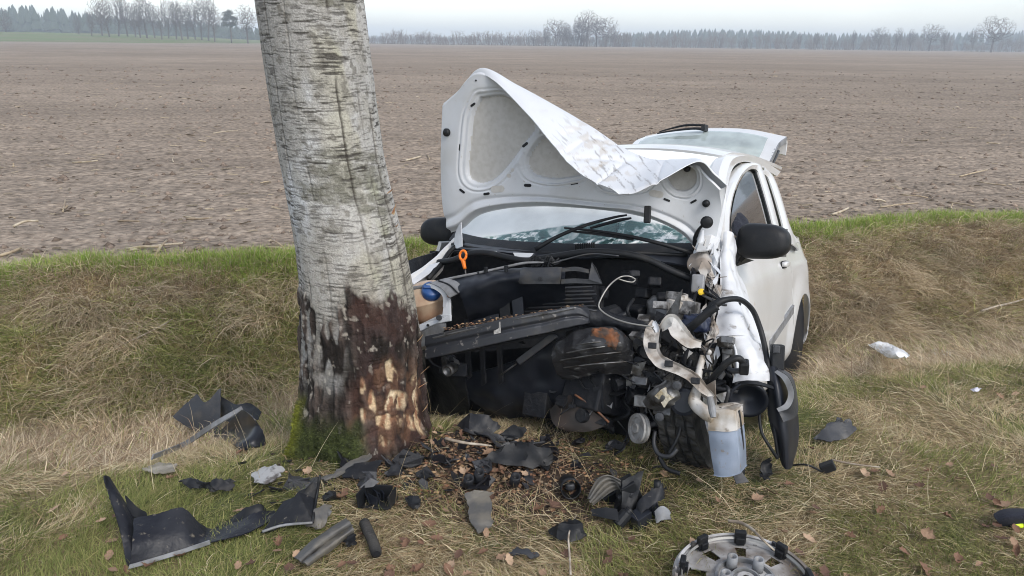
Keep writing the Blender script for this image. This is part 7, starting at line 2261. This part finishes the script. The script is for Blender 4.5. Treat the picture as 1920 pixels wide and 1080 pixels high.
def under_car(x, y, m=0.0):
    p = (np.stack([x, y, land(x, y, False)], -1) - TC) @ MC
    return (p[:, 0] > -0.9) & (p[:, 0] < 2.2) & (np.abs(p[:, 1]) < 0.80 + m)

def slope_az(x, y):
    e = 0.06
    gx = (land(x + e, y, False) - land(x - e, y, False)) / (2 * e)
    gy = (land(x, y + e, False) - land(x, y - e, False)) / (2 * e)
    return np.arctan2(-gy, -gx), np.hypot(gx, gy)

def build_grass():
    gm = mat('grass_blade', (0.3, 0.3, 0.1), 0.75, attr='tint', scale=30, attrvar=0.15, spec=0.25)
    gn, gl_ = gm.node_tree.nodes, gm.node_tree.links
    tl = gn.new('ShaderNodeBsdfTranslucent')
    src = gn['Principled BSDF'].inputs['Base Color'].links[0].from_socket
    gl_.new(src, tl.inputs['Color'])
    ms_ = gn.new('ShaderNodeMixShader')
    ms_.inputs[0].default_value = 0.32
    gl_.new(gn['Principled BSDF'].outputs[0], ms_.inputs[1])
    gl_.new(tl.outputs[0], ms_.inputs[2])
    gl_.new(ms_.outputs[0], gn['Material Output'].inputs['Surface'])
    def make(name, label, P, az, el, L, W, bend, C, seg):
        V, q, t, c = strands(P, az, el, L, W, bend, C, seg)
        o = bigmesh(name, V, q, t, gm, False, c)
        tag(o, label, 'grass', kind='stuff')
    # --- verge
    n = 430000
    y = 1.75 + 3.1 * RNG.random(n) ** 1.25
    x = (-0.98 + 1.96 * RNG.random(n)) * (y + 0.9)
    u = uu(x, y)
    z = land(x, y)
    patch = fbm(x * 2.3, y * 2.3, 0.0, 4, 301)
    fine = fbm(x * 9, y * 9, 0.0, 2, 302)
    k = in_view(x, y, z) & (u < 4.95) & (RNG.random(n) > bare_spot(x, y)) & ~under_car(x, y) & (RNG.random(n) < 0.35 + 0.95 * fine)
    tr = ((x + 0.62) ** 2 + (y - 2.98) ** 2) > 0.27 ** 2
    k &= tr
    x, y, z, patch, u = x[k], y[k], z[k], patch[k], u[k]
    n = len(x)
    left = sst(0.2, -1.6, x) * sst(2.9, 2.3, y)
    gw = np.clip(sst(0.40, 0.60, patch) * 0.70 + 0.14 + 0.16 * left, 0, 1)
    gw = gw * np.where(u > 3.3, 0.7, 1)
    C = palette(n, gw)
    green = C[:, 1] > C[:, 0] * 0.98
    flow = fbm(x * 1.6 + 5, y * 1.6, 0.0, 2, 303) * 12.0
    az = flow + RNG.normal(0, 0.9, n)
    el = np.where(green, RNG.uniform(0.35, 1.45, n), RNG.uniform(-0.02, 0.6, n))
    L = np.where(green, RNG.uniform(0.025, 0.07, n), RNG.uniform(0.04, 0.125, n))
    bend = np.where(green, RNG.uniform(0.3, 1.3, n), el + RNG.uniform(-0.1, 0.35, n))
    W = RNG.uniform(0.0016, 0.0036, n)
    dk = 0.55 + 0.65 * fbm(x * 22, y * 22, 0.0, 2, 305)
    L = L * (0.6 + 0.8 * fbm(x * 3 + 3, y * 3, 0.0, 2, 306))
    make('verge_grass', 'matted straw and green grass covering the roadside verge', np.stack([x, y, z - 0.004], -1), az, el, L, W, bend, C, 3)
    print('verge', n)
    # --- ditch and far bank, in tufts hanging downhill
    nt = 5600
    x = RNG.uniform(-5.2, 6.4, nt)
    uu_ = 4.2 + 2.05 * RNG.random(nt)
    y = uu_ + edge_shift(x)
    z = land(x, y)
    k = in_view(x, y, z, 0.22) & ~under_car(x, y, 0.1)
    x, y, z, uu_ = x[k], y[k], z[k], uu_[k]
    nt = len(x)
    per = RNG.integers(26, 54, nt)
    T = np.repeat(np.arange(nt), per)
    n = len(T)
    saz, sl = slope_az(x, y)
    patch = fbm(x * 1.1, y * 1.1, 0.0, 3, 311)
    right = sst(0.5, 2.5, x)
    gt = sst(0.40, 0.60, patch + RNG.normal(0, 0.07, nt)) * (0.92 - 0.66 * right) + 0.08
    big = 0.7 + 0.7 * RNG.random(nt)
    hay = (RNG.random(nt) < 0.22) | (fbm(x * 2.6, y * 2.6, 0.0, 2, 317) > 0.60)
    px = x[T] + RNG.normal(0, 0.055, n)
    py = y[T] + RNG.normal(0, 0.055, n)
    az = np.where(RNG.random(n) < 0.72, saz[T] + RNG.normal(0, 0.75, n), RNG.uniform(0, 6.283, n))
    el = RNG.uniform(0.1, 1.25, n)
    L = RNG.uniform(0.07, 0.23, n) * big[T]
    bend = el + RNG.uniform(0.2, 1.1, n)
    C = palette(n, gt[T], BROWN)
    C = np.where((C[:, 1] > C[:, 0] * 0.9)[:, None], C * 1.35, C)
    hayc = STRAW[RNG.integers(0, 4, n)] * (0.7 + 0.4 * RNG.random((n, 1)))
    C = np.where((hay[T] & (RNG.random(n) < 0.6))[:, None], hayc, C)
    C = C * (0.62 + 0.8 * RNG.random(nt))[T][:, None]
    W = RNG.uniform(0.003, 0.0062, n)
    make('bank_grass', 'long withered grass hanging down the ditch bank', np.stack([px, py, land(px, py) - 0.005], -1), az, el, L, W, bend, C, 3)
    print('bank', n)
    # --- heavy clumps of old hay lolling over the bank
    nt = 150
    x = RNG.uniform(-4.8, 6.0, nt)
    y = 4.7 + 1.35 * RNG.random(nt) + edge_shift(x)
    k = in_view(x, y, land(x, y), 0.12) & ~under_car(x, y, 0.2)
    x, y = x[k], y[k]
    T = np.repeat(np.arange(len(x)), 170)
    n = len(T)
    saz, sl = slope_az(x, y)
    px = x[T] + RNG.normal(0, 0.09, n)
    py = y[T] + RNG.normal(0, 0.06, n)
    az = saz[T] + (RNG.normal(0, 0.5, len(x)))[T] + RNG.normal(0, 0.5, n)
    el = RNG.uniform(0.2, 1.0, n)
    tone = (0.7 + 0.5 * RNG.random(len(x)))[T][:, None]
    C = np.where((RNG.random(n) < 0.7)[:, None], BROWN[RNG.integers(0, 3, n)], STRAW[RNG.integers(0, 5, n)]) * tone * (0.75 + 0.5 * RNG.random((n, 1)))
    make('old_hay', 'pale clumps of old hay lolling over the ditch bank', np.stack([px, py, land(px, py) + 0.01], -1), az, el, RNG.uniform(0.16, 0.42, n), RNG.uniform(0.003, 0.006, n), el + RNG.uniform(0.5, 1.3, n), C, 4)
    # --- fine thatch between the tufts
    n = 90000
    x = RNG.uniform(-5.2, 6.4, n)
    uu_ = 3.6 + 2.9 * RNG.random(n)
    y = uu_ + edge_shift(x)
    z = land(x, y)
    k = in_view(x, y, z, 0.22) & ~under_car(x, y, 0.05)
    x, y, z = x[k], y[k], z[k]
    n = len(x)
    saz, sl = slope_az(x, y)
    patch = fbm(x * 1.1, y * 1.1, 0.0, 3, 311)
    right = sst(0.5, 2.5, x)
    gw = sst(0.5, 0.66, patch) * (0.7 - 0.5 * right) + 0.04
    az = saz + RNG.normal(0, 1.2, n)
    el = RNG.uniform(-0.1, 0.6, n)
    make('bank_thatch', 'matted dead thatch lying on the ditch bank', np.stack([x, y, z], -1), az, el, RNG.uniform(0.08, 0.24, n), RNG.uniform(0.003, 0.0055, n), el + RNG.uniform(0, 0.5, n), palette(n, gw, BROWN), 2)
    # --- lush strip along the edge of the field
    n = 130000
    x = RNG.uniform(-5.6, 7.2, n)
    uu_ = 6.12 + 0.46 * RNG.random(n) ** 0.6
    y = uu_ + edge_shift(x)
    z = land(x, y)
    den = fbm(x * 1.5, y * 1.5, 0.0, 3, 321)
    k = in_view(x, y, z, 0.22) & (RNG.random(n) < 0.35 + 1.3 * sst(0.3, 0.55, den))
    x, y, z = x[k], y[k], z[k]
    n = len(x)
    C = LUSH[RNG.integers(0, 4, n)] * (0.75 + 0.5 * RNG.random((n, 1)))
    st = RNG.random(n) < 0.22
    C = np.where(st[:, None], STRAW[RNG.integers(0, 5, n)], C)
    el = RNG.uniform(0.5, 1.5, n)
    make('edge_grass', 'fresh green grass strip along the edge of the field', np.stack([x, y, z - 0.005], -1), RNG.uniform(0, 6.283, n), el, RNG.uniform(0.05, 0.15, n), RNG.uniform(0.003, 0.0055, n), RNG.uniform(0.2, 1.2, n), C, 3)
    # --- tall thin bents
    n = 700
    x = RNG.uniform(-3.2, 3.6, n)
    y = RNG.uniform(2.3, 5.6, n)
    z = land(x, y)
    k = in_view(x, y, z) & ~under_car(x, y, 0.15)
    x, y, z = x[k], y[k], z[k]
    n = len(x)
    make('tall_bents', 'thin dry grass stems standing above the verge', np.stack([x, y, z], -1), RNG.uniform(0, 6.283, n), RNG.uniform(0.5, 1.5, n), RNG.uniform(0.12, 0.30, n), np.full(n, 0.0022), RNG.uniform(0.0, 0.8, n), STRAW[RNG.integers(0, 3, n)] * 1.05, 4)

build_ground()
build_field()
build_clods()
build_stalks()
build_skyline()
build_birch()
MT = build_car()
build_debris(MT)
build_small(MT)
build_grass()
build_haze()
